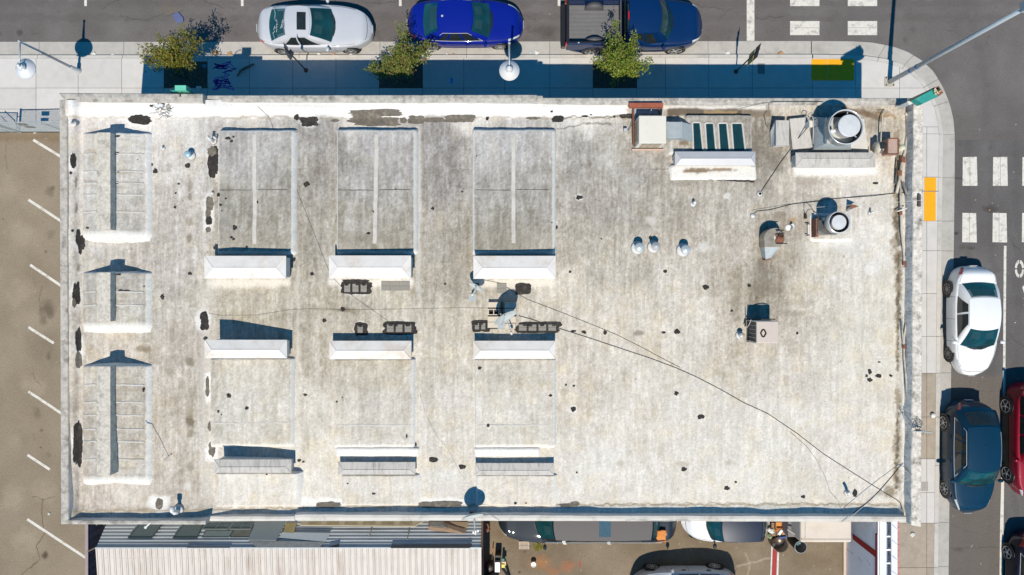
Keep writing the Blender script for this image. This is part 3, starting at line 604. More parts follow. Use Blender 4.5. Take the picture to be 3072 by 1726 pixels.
    for i in range(260):        # bird marks and grit
        u = R_.uniform(215, 2690); v = R_.uniform(370, 1505)
        blob(C, U, V, u, v, R_.uniform(1.2, 3.0), R_.uniform(1.2, 3.0), (96, 88, 78) if R_.random() < .6 else (246, 242, 236), R_.uniform(.35, .8), .6, .4, i)
    for i in range(60):
        u = R_.uniform(450, 2650); v = R_.uniform(380, 1480)
        blob(C, U, V, u, v, R_.uniform(8, 30), R_.uniform(10, 50), R_.choice([(150, 140, 126), (236, 230, 222), (196, 178, 150)]), R_.uniform(.12, .3), .8, .7, i)
    for i in range(18):
        u = R_.uniform(700, 2600); v = R_.uniform(400, 1300)
        line(C, U, V, [(u, v), (u + R_.uniform(-6, 6), v + R_.uniform(60, 240))], 2.2, (214, 208, 200), .35, 3, i)
    for (v, a, b) in [(438, 1480, 1640)]: pass
    line(C, U, V, [(1950, 508), (2020, 510)], 2, (118, 110, 100), .6, 2); line(C, U, V, [(1340, 505), (1440, 505)], 2, (190, 184, 178), .4, 2)
    line(C, U, V, [(2165, 700), (2165, 1400)], 3, (190, 180, 168), .3, 3); line(C, U, V, [(2515, 880), (2515, 1200)], 5, (198, 188, 176), .35, 4); line(C, U, V, [(2425, 880), (2425, 1250)], 6, (200, 190, 178), .3, 4)
    return C
u0, v0, u1, v1 = 196, 300, 2716, 1562
step = 2.8
nx = int((u1 - u0) / step); ny = int((v1 - v0) / step)
UU, VV = np.meshgrid(np.linspace(u0, u1, nx), np.linspace(v0, v1, ny))
ZZ = roof_z(UU, VV); kk = (H - ZZ) / F
ROOF = np_grid('roof', (UU - CX) * kk, -(VV - CY) * kk, ZZ, np.clip(roof_paint(UU, VV), .01, .82), M_roof, BLD)
def onroof(u, v, dz=0.0):
    z = rz1(u, v) + dz; return P(u, v, z)

# parapets: each a block defined by top-edge pixels (outer, inner) and height
def blk(name, pts_top, z0, m, parent, zt, bevel=0.02, wob=0.0):
    mb = MB(); tops = [P(u, v, z) for (u, v), z in zip(pts_top, zt)]
    a = sum(tops[i].x * tops[(i + 1) % len(tops)].y - tops[(i + 1) % len(tops)].x * tops[i].y for i in range(len(tops)))
    if a < 0: tops = tops[::-1]
    mb.frustum([(p.x, p.y, z0) for p in tops], tops); return mb.build(name, m, parent, bevel=bevel)
def parapet(name, o0, o1, i0, i1, z0t, z1t, m=M_cap, zb=3.9, n=26, seed=0, inner=M_inner, wob=0.8, crown=0.015):
    # long wall strip from point 0 to point 1 with uneven hand-coated edges; separate inner face
    top = []; face = []; out = []
    for k in range(n + 1):
        t = k / n; z = z0t + (z1t - z0t) * t + 0.012 * (vnoise(t * n * .4, seed, 3) - .5) * 2
        wo_ = wob * (vnoise(t * n * .7, seed + 3, 5) - .5) * 2 * .35; wi = wob * (vnoise(t * n * .7, seed + 9, 6) - .5) * 2
        dx, dy = i0[0] - o0[0], i0[1] - o0[1]; L_ = math.hypot(dx, dy); nx_, ny_ = dx / L_, dy / L_
        po = P(o0[0] + (o1[0] - o0[0]) * t + wo_ * nx_, o0[1] + (o1[1] - o0[1]) * t + wo_ * ny_, z)
        pi = P(i0[0] + (i1[0] - i0[0]) * t + wi * nx_, i0[1] + (i1[1] - i0[1]) * t + wi * ny_, z - .01)
        out.append((po, pi))
    mb = MB(); rows_ = []
    for po, pi in out:
        mid = (po + pi) / 2; mid.z += crown
        rows_.append([Vector((po.x, po.y, zb)), po + Vector((0, 0, -.03)), po + (pi - po) * .08, mid, po + (pi - po) * .93, pi + Vector((0, 0, -.03)), Vector((pi.x, pi.y, zb))])
    pts = [p for r in rows_ for p in r]; mb.grid(pts, 7, n + 1)
    for r, off in ((0, 0), (n, 1)):
        idx = [r * 7 + k for k in range(7)]; mb.f.append(tuple(idx) if off else tuple(idx[::-1]))
    o = mb.build(name, m, BLD)
    me = o.data; me.materials.append(inner)
    for f_ in range(n): me.polygons[f_ * 6 + 5].material_index = 1
    # normals outward: top faces must look up
    import bmesh as _b
    bm = _b.new(); bm.from_mesh(me); _b.ops.recalc_face_normals(bm, faces=bm.faces); bm.to_mesh(me); bm.free()
    return o
parapet('parapet', (176, 279), (608, 281), (200, 306), (608, 309), 5.22, 5.20, seed=1, n=20)
parapet('parapet', (608, 286), (1610, 284), (608, 307), (1610, 308), 4.88, 4.84, seed=2, n=50)
parapet('parapet', (1611, 286), (1628, 287), (1611, 310), (1628, 310), 4.72, 4.70, seed=3, n=3)
parapet('parapet', (1628, 293), (2742, 294), (1628, 313), (2720, 316), 4.60, 4.56, seed=4, n=56)
parapet('parapet', (177, 300), (182, 1574), (201, 300), (206, 1560), 5.20, 5.06, seed=5, n=60, crown=.02)
parapet('parapet', (182, 1574), (616, 1575), (200, 1561), (618, 1562), 5.02, 4.98, seed=6, n=22)
parapet('parapet', (624, 1565), (884, 1564), (624, 1549), (884, 1549), 4.62, 4.60, m=M_capw, seed=7, n=14)
parapet('parapet', (885, 1562), (2718, 1567), (885, 1543), (2718, 1549), 4.60, 4.56, m=M_capw, seed=8, n=80)
M_east = mat('east_cap', srgb(226, 216, 204), 0.85, var=0.42, scale=7.0, bump=0.9, dirt=srgb(104, 94, 84), dirt_amt=0.9)
M_einner = mat('east_face', srgb(236, 230, 224), 0.8, var=0.40, scale=5.0, bump=1.0, dirt=srgb(96, 98, 104), dirt_amt=0.6, stretch=(1, 2.2, 1))
parapet('parapet', (2771, 296), (2764, 1581), (2741, 292), (2734, 1576), 4.82, 4.76, m=M_east, seed=9, n=60, wob=1.6, inner=M_einner)
# walls under the parapets
mb = MB(); wpts = []
X0 = P(178, 863, 5.15).x + .02; X1 = P(2766, 863, 4.79).x - .02; Y1 = P(0, 287, 4.88).y - .02; Y0 = P(0, 1564, 4.6).y + .02
mb.frustum([(X0, Y0, 0), (X1, Y0, 0), (X1, Y1, 0), (X0, Y1, 0)], [(X0, Y0, 3.95), (X1, Y0, 3.95), (X1, Y1, 3.95), (X0, Y1, 3.95)])
mb.build('wall', M_wall, BLD)

def tar(u, v, ru, rv, m=M_tar, seed=0, rag=0.35, host=None, zf=None, name='tar_patch', sq=2.0, dz=0.012, n=None, ang=0.0):
    """ragged patch of tar lying on the roof: radial rings that follow the surface"""
    n = n or max(14, int((ru + rv) * 1.3)); n = min(n, 72); mb = MB(); vs = []
    rings = [0.35, 0.7, 1.0]
    def zt(a, b):
        return (zf(a, b) if zf else rz1(a, b)) + dz
    vs.append(P(u, v, zt(u, v)))
    for r in rings:
        for k in range(n):
            t = 2 * math.pi * k / n; c, s_ = math.cos(t), math.sin(t)
            e = 1.0 / (abs(c) ** sq + abs(s_) ** sq) ** (1 / sq)
            j = 1 + (rag * (float(fbm(3 + c * 2.2 + seed * 3.7, s_ * 2.2 - seed, 3, seed)) - .5) * 2 + rag * .5 * (float(vnoise(k * 1.1, seed * 2.3, 8)) - .5)) * (1 if r == 1 else .3)
            a, b = c * e * r * j * ru, s_ * e * r * j * rv
            if ang: a, b = a * math.cos(ang) - b * math.sin(ang), a * math.sin(ang) + b * math.cos(ang)
            vs.append(P(u + a, v + b, zt(u + a, v + b)))
    fs = [(0, 1 + (k + 1) % n, 1 + k) for k in range(n)]
    for r in range(2):
        for k in range(n):
            a = 1 + r * n + k; b = 1 + r * n + (k + 1) % n; fs.append((a, b, b + n, a + n))
    mb.add(vs, fs); o = mb.build(name, m, host or ROOF, smooth=True)
    return o
# (u, v, ru, rv, kind, squareness)
for i, (u, v, a, b, k, q) in enumerate([
    (418, 360, 34, 14, 0, 2.6), (926, 365, 26, 14, 0, 5), (1126, 340, 76, 11, 1, 6), (1126, 364, 76, 14, 1, 6), (1249, 361, 26, 12, 1, 4), (1300, 360, 34, 7, 1, 3), (1380, 357, 42, 12, 1, 6), (1673, 358, 18, 10, 0, 4), (890, 353, 8, 9, 0, 2), (1462, 356, 5, 6, 0, 2), (1210, 360, 10, 8, 1, 2),
    (1005, 362, 14, 4, 1, 2), (1600, 355, 22, 4, 1, 2), (1755, 349, 10, 3, 0, 2), (1843, 350, 4, 3, 0, 2), (1870, 349, 12, 6, 0, 2), (1890, 348, 16, 7, 0, 2.2), (1773, 345, 4, 2, 0, 2), (1655, 335, 4, 3, 0, 2),
    (219, 482, 9, 24, 0, 2), (234, 712, 7, 24, 0, 2), (244, 728, 11, 22, 0, 2), (240, 745, 6, 18, 0, 2), (229, 885, 12, 34, 0, 2.4), (222, 910, 6, 14, 1, 2), (235, 1020, 9, 34, 0, 2.4), (236, 1082, 10, 26, 1, 2), (232, 1330, 14, 62, 0, 3.2), (234, 1290, 12, 20, 0, 2),
    (640, 488, 16, 46, 0, 3), (636, 455, 14, 14, 1, 2), (628, 615, 11, 22, 1, 3), (626, 662, 9, 14, 0, 3), (624, 690, 8, 8, 1, 2), (624, 640, 9, 12, 1, 2), (612, 950, 12, 14, 0, 2), (614, 973, 13, 18, 0, 2.6), (622, 1150, 5, 22, 1, 2), (622, 1175, 6, 16, 1, 2), (636, 1345, 10, 24, 1, 2.4), (628, 1280, 6, 14, 1, 2),
    (477, 1512, 12, 17, 1, 2), (985, 1516, 34, 9, 1, 3), (1310, 1514, 52, 10, 1, 4), (1345, 1514, 40, 9, 1, 3), (1725, 1512, 14, 7, 1, 2), (1705, 1517, 26, 5, 1, 3),
    (1068, 845, 40, 6, 0, 4), (1301, 1380, 13, 8, 0, 2.2), (1388, 1401, 10, 6, 0, 4), (897, 1382, 6, 4, 0, 2), (910, 1386, 4, 3, 0, 2), (1246, 1334, 4, 6, 0, 2), (1028, 928, 7, 6, 0, 2), (973, 962, 6, 7, 0, 1.6), (915, 1185, 6, 4, 0, 1.6), (1006, 1207, 2, 2, 0, 2), (1041, 1086, 2, 2, 0, 2),
    (1738, 593, 10, 7, 0, 2), (1613, 700, 11, 9, 0, 2.2), (1607, 681, 6, 6, 0, 2), (1600, 712, 3, 4, 0, 2), (1669, 683, 5, 6, 0, 2), (1950, 713, 4, 5, 0, 3), (1804, 717, 3, 2, 0, 2), (1710, 816, 4, 4, 0, 2), (1996, 815, 6, 6, 0, 2), (2117, 862, 9, 7, 0, 2), (2248, 857, 6, 5, 0, 2),
    (2195, 933, 5, 4, 0, 2), (2032, 996, 10, 7, 0, 1.7), (1815, 998, 5, 7, 0, 2), (1752, 997, 8, 5, 0, 1.6), (1990, 998, 8, 3, 0, 1.6), (1720, 994, 8, 4, 0, 1.6), (1720, 1228, 8, 8, 0, 2), (1722, 1158, 4, 3, 0, 1.6), (1698, 1155, 3, 3, 0, 2), (2029, 1180, 7, 7, 0, 1.7), (2103, 1251, 9, 7, 0, 1.8), (2052, 1408, 8, 6, 0, 1.8), (2181, 1465, 9, 6, 0, 1.7), (2207, 1447, 4, 4, 0, 1.6), (1730, 1418, 3, 3, 0, 2),
    (2609, 1116, 5, 9, 0, 2), (2600, 1128, 4, 4, 0, 1.7), (2609, 1140, 8, 6, 0, 1.8), (2636, 1128, 9, 6, 0, 1.7), (2673, 1128, 5, 4, 0, 2), (2637, 1087, 5, 2, 0, 1.6), (2565, 1480, 7, 12, 0, 1.8), (2411, 1491, 7, 4, 0, 1.8), (2626, 550, 9, 4, 0, 1.8),
    (487, 890, 6, 8, 0, 1.8), (466, 513, 6, 9, 0, 2), (455, 495, 4, 5, 0, 2), (563, 497, 9, 7, 0, 1.8), (536, 552, 4, 3, 0, 1.8), (527, 580, 3, 3, 0, 2), (525, 622, 4, 4, 0, 2), (568, 821, 7, 5, 0, 1.8), (212, 519, 4, 4, 0, 2), (217, 693, 4, 4, 0, 2), (388, 986, 8, 4, 0, 1.7), (919, 554, 10, 8, 0, 1.4), (1298, 626, 5, 5, 0, 1.7), (936, 822, 6, 7, 0, 1.5), (882, 779, 5, 6, 0, 2), (1386, 576, 4, 2, 0, 1.8),
    (616, 1016, 6, 6, 0, 1.8), (1335, 852, 3, 3, 0, 2), (2392, 1000, 4, 4, 0, 2)]):
    tar(u, v, a, b, M_tarb if k else M_tar, i, 0.30 if a > 11 or b > 11 else 0.55, sq=q, dz=0.014 if i % 2 else 0.018)
# block-shaped patches: tar smeared round grey roofing pieces
M_shing = mat('grey_roofing', srgb(150, 145, 136), 0.9, var=0.1, scale=14, bump=0.3)
for i, (u0_, v0_, u1_, v1_, tr) in enumerate([(1026, 846, 1112, 882, 1), (1143, 844, 1229, 872, 0), (1066, 970, 1100, 1004, 1), (1154, 968, 1246, 1002, 1), (1418, 964, 1468, 994, 1), (1490, 850, 1520, 880, 0), (1548, 852, 1590, 882, 2), (1550, 968, 1680, 998, 1)]):
    if tr: tar((u0_ + u1_) / 2, (v0_ + v1_) / 2, (u1_ - u0_) / 2 + 3, (v1_ - v0_) / 2 + 2, M_tar, 200 + i, .16, sq=6, dz=.014, n=64)
    nn = max(1, round((u1_ - u0_) / 30)); ins = 6 if tr else 0
    for a in range(nn):
        for b in range(2):
            ua = u0_ + ins + (u1_ - u0_ - 2 * ins) * a / nn + .6; ub = u0_ + ins + (u1_ - u0_ - 2 * ins) * (a + 1) / nn - (6 if tr else .4)
            va = v0_ + ins * .9 + (v1_ - v0_ - 2 * ins * .9) * b / 2 + .6; vb = v0_ + ins * .9 + (v1_ - v0_ - 2 * ins * .9) * (b + 1) / 2
            if tr == 2 and (a == 0 or b == 1): continue
            mb = MB(); q = [onroof(x, y, .035) for x, y in ((ua, va), (ub, va), (ub, vb), (ua, vb))]
            mb.frustum([p - Vector((0, 0, .03)) for p in q][::-1], q[::-1]); mb.build('roofing_piece', M_shing, ROOF)
            if tr and b == 0: tar(R.uniform(ua, ub), va + 2, 7, 4, M_tar, 300 + i * 9 + a, .6, dz=.042)

# raised roof slabs, hand coated: top surface grid plus a sloping skirt
def slab_grid(name, u0, v0, u1, v1, dz, skirt=0.07, parent=BLD, step=4.0, wobble=1.6, seed=0, extra=None, skirts=(1, 1, 1, 1), drop=None):
    """dz = height above roof at the (NW, NE, SE, SW) corners"""
    nx = max(8, int((u1 - u0) / step)); ny = max(6, int((v1 - v0) / step))
    a = np.linspace(0, 1, nx); b = np.linspace(0, 1, ny); A, B = np.meshgrid(a, b)
    dh = (dz[0] * (1 - A) + dz[1] * A) * (1 - B) + (dz[3] * (1 - A) + dz[2] * A) * B
    U = u0 + (u1 - u0) * A; V = v0 + (v1 - v0) * B
    we = wobble * 2 * (fbm(V / 30 + seed, V * 0 + seed, 3, 41) - .5); wv = wobble * 2 * (fbm(U / 30 + seed, U * 0 + seed, 3, 42) - .5)
    U = U + we * (np.abs(A - .5) * 2) ** 4; V = V + wv * (np.abs(B - .5) * 2) ** 4
    Z = ZR0(U, V) + dh + 0.012 * (fbm(U / 26, V / 26, 3, 43 + seed) - .5)
    if extra: Z = Z + extra(U, V, A, B)
    C = roof_rgb(U, V)
    k = (H - Z) / F; X = (U - CX) * k; Y = -(V - CY) * k
    # rounded edge + skirt ring, whitened to read as sunlit
    def ring(X, Y, Z, C, off, zdrop, Cmix):
        X2 = np.pad(X, 1, 'edge'); Y2 = np.pad(Y, 1, 'edge'); Z2 = np.pad(Z, 1, 'edge'); C2 = np.pad(C, ((1, 1), (1, 1), (0, 0)), 'edge')
        X2[:, 0] -= off * skirts[0]; X2[:, -1] += off * skirts[1]; Y2[0, :] += off * skirts[2]; Y2[-1, :] -= off * skirts[3]
        for sl_ in ((slice(None), 0), (slice(None), -1), (0, slice(None)), (-1, slice(None))):
            if zdrop is None:
                uu = CX + X2[sl_] * F / (H - 4.5); vv = CY - Y2[sl_] * F / (H - 4.5); Z2[sl_] = ZR0(uu, vv) - .05
            else: Z2[sl_] = Z2[sl_] - zdrop
            C2[sl_] = C2[sl_] * (1 - Cmix) + np.array(lin(np.array([238, 233, 226.]))) / 1.22 * Cmix
        return X2, Y2, Z2, C2
    return U, V, X, Y, Z, C, ring
def raised(name, u0, v0, u1, v1, dz, skirt=0.07, seed=0, extra=None, paintfn=None, parent=BLD, edge=.6, wobble=1.6, skirts=(1, 1, 1, 1), step=4.0):
    U, V, X, Y, Z, C, ring = slab_grid(name, u0, v0, u1, v1, dz, skirt, parent, step, wobble, seed, extra, skirts)
    if paintfn: paintfn(C, U, V)
    X, Y, Z, C = ring(X, Y, Z, C, .02, .004, edge * .6); X, Y, Z, C = ring(X, Y, Z, C, .055, .022, min(1, edge * 1.25)); X, Y, Z, C = ring(X, Y, Z, C, skirt, None, min(1, edge * 1.3))
    return np_grid(name, X, Y, Z, np.clip(C, .01, .84), M_roof, parent)
def zslab(dz, u0, v0, u1, v1, ex=0):
    def f(u, v):
        A = (u - u0) / (u1 - u0); B = (v - v0) / (v1 - v0)
        return float(ZR0(u, v)) + (dz[0] * (1 - A) + dz[1] * A) * (1 - B) + (dz[3] * (1 - A) + dz[2] * A) * B + ex
    return f
def strip(name, pts, w, zf, m, parent, h=.012):
    """flat raised strip on a surface (seam, batten)"""
    mb = MB(); P_ = [P(u, v, zf(u, v)) for u, v in pts]; rows_ = []
    for i, p in enumerate(P_):
        d = P_[min(i + 1, len(P_) - 1)] - P_[max(0, i - 1)]; d.z = 0; d.normalize(); n_ = Vector((-d.y, d.x, 0))
        rows_ += [p + n_ * (w / 2 + h) - Vector((0, 0, .004)), p + n_ * w / 2 + Vector((0, 0, h)), p - n_ * w / 2 + Vector((0, 0, h)), p - n_ * (w / 2 + h) - Vector((0, 0, .004))]
    mb.grid(rows_, 4, len(P_)); o = mb.build(name, m, parent, smooth=False)
    if o.data.polygons[1].normal.z < 0: o.data.flip_normals()
    return o
M_seam = mat('seam_coating', srgb(212, 205, 196), 0.8, var=0.14, scale=5, bump=0.3, dirt=srgb(170, 163, 153), dirt_amt=0.6)
M_seamd = mat('lap_shadow_gap', srgb(96, 90, 84), 0.9, var=0.2, scale=5)
def wav(u0, v0, u1, v1, n=10, a=1.0, s=0): return [(u0 + (u1 - u0) * i / n + a * (vnoise(i * .9, s, 1) - .5) * 2, v0 + (v1 - v0) * i / n + a * (vnoise(i * .9, s + 5, 2) - .5) * 2) for i in range(n + 1)]
def stain_panel(C, U, V):
    for i, (u, v, a, b) in enumerate([(700, 720, 90, 30), (1120, 720, 110, 30), (1540, 720, 110, 30)]): blob(C, U, V, u, v, a, b, (158, 148, 132), .45, .9, .6, i)
# northern row
for i, (a, b, c, d) in enumerate([(658, 398, 876, 752), (1014, 396, 1243, 750), (1424, 396, 1660, 750)]):
    dz = (.32, .28, .24, .30)
    o = raised('raised_roof', a, b, c - 4, d, dz, .10, seed=i * 3, paintfn=stain_panel, edge=.75, skirts=(.6, 1, 1, 1), step=4.2)
    zf = zslab(dz, a, b, c, d, .0)
    mid = (764, 1130, 1540)[i]
    strip('roof_seam', wav(mid, b + 6, mid - 6 * (i == 1), d - 20, 14, 1.2, i), .13, zf, M_seam, o)
    strip('roof_lap', wav(a + 2, 570, mid - 9, 571, 8, .7, i + 4), .018, zf, M_seamd, o, .006); strip('roof_lap', wav(mid + 9, 569, c - 14, 569, 8, .7, i + 9), .018, zf, M_seamd, o, .006)
    for j, (u, v, r1, r2) in enumerate([[(684, 415, 8, 5), (694, 424, 5, 4), (700, 411, 4, 3), (655, 585, 5, 6), (662, 615, 5, 4), (677, 596, 3, 3), (704, 683, 7, 7), (694, 712, 4, 4), (700, 718, 4, 4), (771, 606, 4, 4), (645, 757 - 14, 6, 6), (740, 742, 4, 4), (665, 632, 2, 2)],
                                        [(1106, 700, 6, 4), (1120, 635, 2, 4), (1187, 568, 2, 2)], [(1430, 468, 2, 2), (1668 - 12, 668, 2, 2)]][i]):
        tar(u, v, r1, r2, M_tar, 400 + i * 20 + j, .5, host=o, zf=zf, sq=1.8)
def hood(u0, v0, u1, v1, zc, rise=.075, m=M_hood, seed=0, over=.10, body=M_inner, ridge=.52):
    """hipped sheet-metal hood over a low clerestory; zc = eave height above the roof at (W, E) ends"""
    zw = float(ZR0(u0, v0)) + zc[0]; ze = float(ZR0(u1, v0)) + zc[1]
    a, b, c, d = P(u0, v0, zw), P(u1, v0, ze), P(u1, v1, ze), P(u0, v1, zw)
    mb = MB(); mn = Vector((0, 0, -.045)); wdt = (a - d).length * .5
    m1 = a.lerp(d, ridge); m2 = b.lerp(c, ridge); dr = (m2 - m1).normalized(); m1 = m1 + dr * wdt * .8 + Vector((0, 0, rise)); m2 = m2 - dr * wdt * .8 + Vector((0, 0, rise))
    mb.add([a, b, c, d, m1, m2], [(0, 4, 5, 1), (2, 5, 4, 3), (1, 5, 2), (3, 4, 0)])
    mb.add([a, b, c, d, a + mn, b + mn, c + mn, d + mn], [(1, 5, 4, 0), (2, 6, 5, 1), (3, 7, 6, 2), (0, 4, 7, 3), (4, 5, 6, 7)])
    o = mb.build('ridge_hood', m, BLD)
    mb = MB(); ins = .05; q = [a + Vector((ins, -ins, -.045)), b + Vector((-ins, -ins, -.045)), c + Vector((-ins, ins, -.045)), d + Vector((ins, ins, -.045))]
    mb.frustum([Vector((p.x, p.y, float(ZR0(u0, v0)) - .15)) for p in q][::-1], [p for p in q][::-1]); mb.build('hood_curb', body, BLD)
    mb = MB(); mb.tube([m1 + Vector((0, 0, .004)), m2 + Vector((0, 0, .004))], .012, 5)
    for e in (a, d): mb.tube([e + Vector((0, 0, .004)), m1 + Vector((0, 0, .004))], .010, 5)
    for e in (b, c): mb.tube([e + Vector((0, 0, .004)), m2 + Vector((0, 0, .004))], .010, 5)
    mb.build('hip_seam', m, o); return o
hood(613, 768, 858, 836, (.69, .69)); hood(987, 767, 1233, 836, (.70, .70)); hood(1420, 768, 1667, 837, (.70, .70))
hood(614, 1020, 861, 1075, (.98, .52), rise=.085); hood(988, 1023, 1234, 1078, (.42, .42), rise=.085); hood(1420, 1023, 1666, 1077, (.42, .42), rise=.085)
hood(2025, 455, 2266, 497, (.50, .50), rise=.07, m=mat('pale_metal', srgb(206, 204, 206), .5, var=.05, scale=3, metal=.15)); hood(2387, 458, 2626, 502, (.50, .50), rise=.05, m=M_hoodg, ridge=.45)
hood(643, 1379, 874, 1419, (.66, .42), rise=.04, m=M_hoodg, ridge=.55); hood(1014, 1387, 1246, 1424, (.27, .27), rise=.03, m=M_hoodg, ridge=.6); hood(1425, 1390, 1662, 1426, (.27, .27), rise=.03, m=M_hoodg, ridge=.6)
# middle row: low slabs south of the hoods
for i, (a, b, c, d) in enumerate([(634, 1079, 870, 1330), (1006, 1081, 1234, 1332), (1430, 1080, 1658, 1332)]):
    dz = (.16, .16, .13, .13); o = raised('raised_roof', a, b, c, d, dz, .10, seed=20 + i, edge=.55, skirts=(.5, .9, .3, 1.2), step=4.4)
    zf = zslab(dz, a, b, c, d); strip('roof_seam', wav(a + 4, 1270 + 6 * (i > 0), c - 6, 1268 + 8 * (i > 0), 12, .8, i), .05, zf, M_seam, o, .008)
    for j, (u, v, r1, r2) in enumerate([[(687, 1187, 7, 7), (740, 1225, 5, 5), (655, 1235, 4, 4), (724 - 60, 1245, 2, 2)], [(1220, 1308, 2.5, 8), (1027, 1193, 2, 2), (1010, 1206, 3, 3)], [(1439, 1104, 5, 5), (1464, 1277, 5, 6), (1652, 1187, 5, 4)]][i]):
        tar(u, v, r1, r2, M_tar, 460 + i * 20 + j, .5, host=o, zf=zf, sq=1.8)
# white sloping kerbs in front of the southern hoods
for i, (a, c) in enumerate([(1015, 1250), (1430, 1612)]):
    raised('roof_kerb', a, 1349 + i, c, 1368 + i, (.10, .10, .05, .05), .05, seed=30 + i, edge=1.0, paintfn=lambda C, U, V: C.__imul__(0) .__iadd__(lin(np.array([240, 235, 228.])) / 1.22), skirts=(1, 1, .8, .3))
# southern row
for i, (a, b, c, d, s) in enumerate([(652, 1422, 884, 1516, (.34, .30, .12, .10)), (1030, 1428, 1240, 1512, (.12, .16, .08, .06)), (1434, 1428, 1656, 1514, (.12, .16, .08, .06))]):
    o = raised('raised_roof', a, b, c, d, s, .12, seed=40 + i, edge=.5, skirts=(.5, 1.3, .2, .5)); zf = zslab(s, a, b, c, d)
    strip('roof_seam', wav((772, 1135, 1551)[i], b + 4, (772, 1138, 1551)[i], d - 4, 8, .8, i), .06, zf, M_seam, o, .008)
    for j, (u, v, r1, r2) in enumerate([[(800, 1404 + 20, 3, 2)], [(1121, 1482, 6, 3), (1043, 1451, 3, 2)], [(1546, 1515 - 5, 5, 4), (1578, 1512 - 2, 3, 2)]][i]): tar(u, v, r1, r2, M_tar, 500 + i * 9 + j, .5, host=o, zf=zf)
# three gabled monitors at the west end, each with a boxed cap
def monitor(v0, v1, seams, seed, capv0=None):
    def ex(U, V, A, B):
        d = np.abs(U - 315); g_ = np.where(U < 315, (U - 250) / 65.0, (446 - U) / 131.0); return 0.54 * np.clip(g_, 0, 1) + 0.022 * (fbm(U / 60, V / 9, 3, 95 + seed) - .5)
    def pf(C, U, V):
        R_ = random.Random(seed)
        for i in range(14): blob(C, U, V, R_.uniform(255, 440), R_.uniform(v0, v1), R_.uniform(20, 50), R_.uniform(3, 8), R_.choice([(186, 168, 140), (165, 156, 146), (196, 186, 172)]), .45, .8, .6, i)
    dz = (.06, .12, .12, .06)
    o = raised('raised_roof', 250, v0, 436, v1, dz, .11, seed=seed, extra=ex, paintfn=pf, edge=.7, skirts=(.4, 1.0, .5, 2.4), step=3.6, wobble=2.2)
    zf0 = zslab(dz, 250, v0, 436, v1)
    def zf(u, v):
        g_ = (u - 250) / 65.0 if u < 315 else (446 - u) / 131.0; return zf0(u, v) + .54 * max(0, min(1, g_)) + .004
    for j, sv in enumerate(seams):
        strip('roof_seam', wav(252, sv, 289, sv - 1, 5, 1, j), .035, zf, M_seam, o, .016); strip('roof_seam', wav(349, sv - 1, 432, sv + 1, 9, 1.0, j + 3), .035, zf, M_seam, o, .016)
    # cap box: top at +0.8
    cv0 = (capv0 or v0); zt = float(ZR0(310, v0)) + .80; mb = MB(); n = 24
    rows_ = []
    for k in range(n + 1):
        t = k / n; v = cv0 + (v1 - cv0 - 1) * t; e = .8 * (vnoise(k * .8, seed, 4) - .5) * 2
        z = zt - .00 + .006 * (vnoise(k * .7, seed + 4, 3) - .5); zb = float(ZR0(310, v)) + .44
        pl = P(290 + e * .5, v, z - .05); pm = P(306, v, z + .03); pr = P(331 + e * .5, v, z)
        bl = Vector((pl.x - .01, pl.y, zb)); br = Vector((pr.x, pr.y, zb))
        rows_ += [bl, pl, pm, pr, br]
    mb.grid(rows_, 5, n + 1); mb.f.append((0, 1, 2, 3, 4)); mb.f.append(tuple(5 * n + k for k in (4, 3, 2, 1, 0)))
    cp = mb.build('monitor_cap', mat('cap_coating', srgb(216, 206, 192), .85, var=.30, scale=9, bump=.8, dirt=srgb(158, 150, 142), dirt_amt=.8), BLD)
    import bmesh as _b
    bm = _b.new(); bm.from_mesh(cp.data); _b.ops.recalc_face_normals(bm, faces=bm.faces); bm.to_mesh(cp.data); bm.free()
    return o, zf
mo, zf = monitor(402, 690, [462, 514, 549, 585, 636], 61, 398)
for j, (u, v, a, b) in enumerate([(350, 460, 7, 4), (354, 515, 5, 3), (352, 549, 6, 3), (262, 684, 5, 3), (352, 409, 8, 3), (413, 479, 2, 1.5)]): tar(u, v, a, b, M_tar, 540 + j, .5, host=mo, zf=zf)
mo, zf = monitor(822, 966, [876, 916], 62, 818)
for j, (u, v, a, b) in enumerate([(375, 873, 14, 2.4), (362, 871, 6, 2.5), (355, 824, 7, 2.5), (432, 860, 2, 3)]): tar(u, v, a, b, M_tar, 550 + j, .5, host=mo, zf=zf)
mo, zf = monitor(1102, 1428, [1155, 1207, 1246, 1288, 1325, 1379], 63, 1100)
for j, (u, v, a, b) in enumerate([(430, 1170, 4, 7)]): tar(u, v, a, b, M_tar, 560 + j, .5, host=mo, zf=zf)

# north-east glazed slope: four narrow panes between coated ribs
o = raised('raised_roof', 2070, 352, 2250, 452, (.30, .30, .22, .22), .08, seed=70, edge=.3)
for (a0, a1, b0, b1, v0_) in [(2078, 2100, 2081, 2108, 368), (2116, 2140, 2121, 2147, 370), (2155, 2180, 2160, 2188, 370), (2195, 2226, 2201, 2235, 370)]:
    zf = zslab((.30, .30, .22, .22), 2070, 352, 2250, 452, .012)
    mb = MB(); q = [P(a0, v0_, zf(a0, v0_)), P(a1, v0_, zf(a1, v0_)), P(b1, 452, zf(b1, 448)), P(b0, 452, zf(b0, 448))]
    mb.frustum([p - Vector((0, 0, .03)) for p in q][::-1], q[::-1]); mb.build('pane', M_glasspan, o)
    for s_ in ((a0 - 1, b0 - 1), (a1 + 1, b1 + 1)): strip('rib', [(s_[0], v0_), (s_[1], 450)], .03, zf, M_seam, o, .022)
    strip('rib', [(a0, v0_ - 1), (a1, v0_ - 1)], .03, zf, M_seam, o, .02)
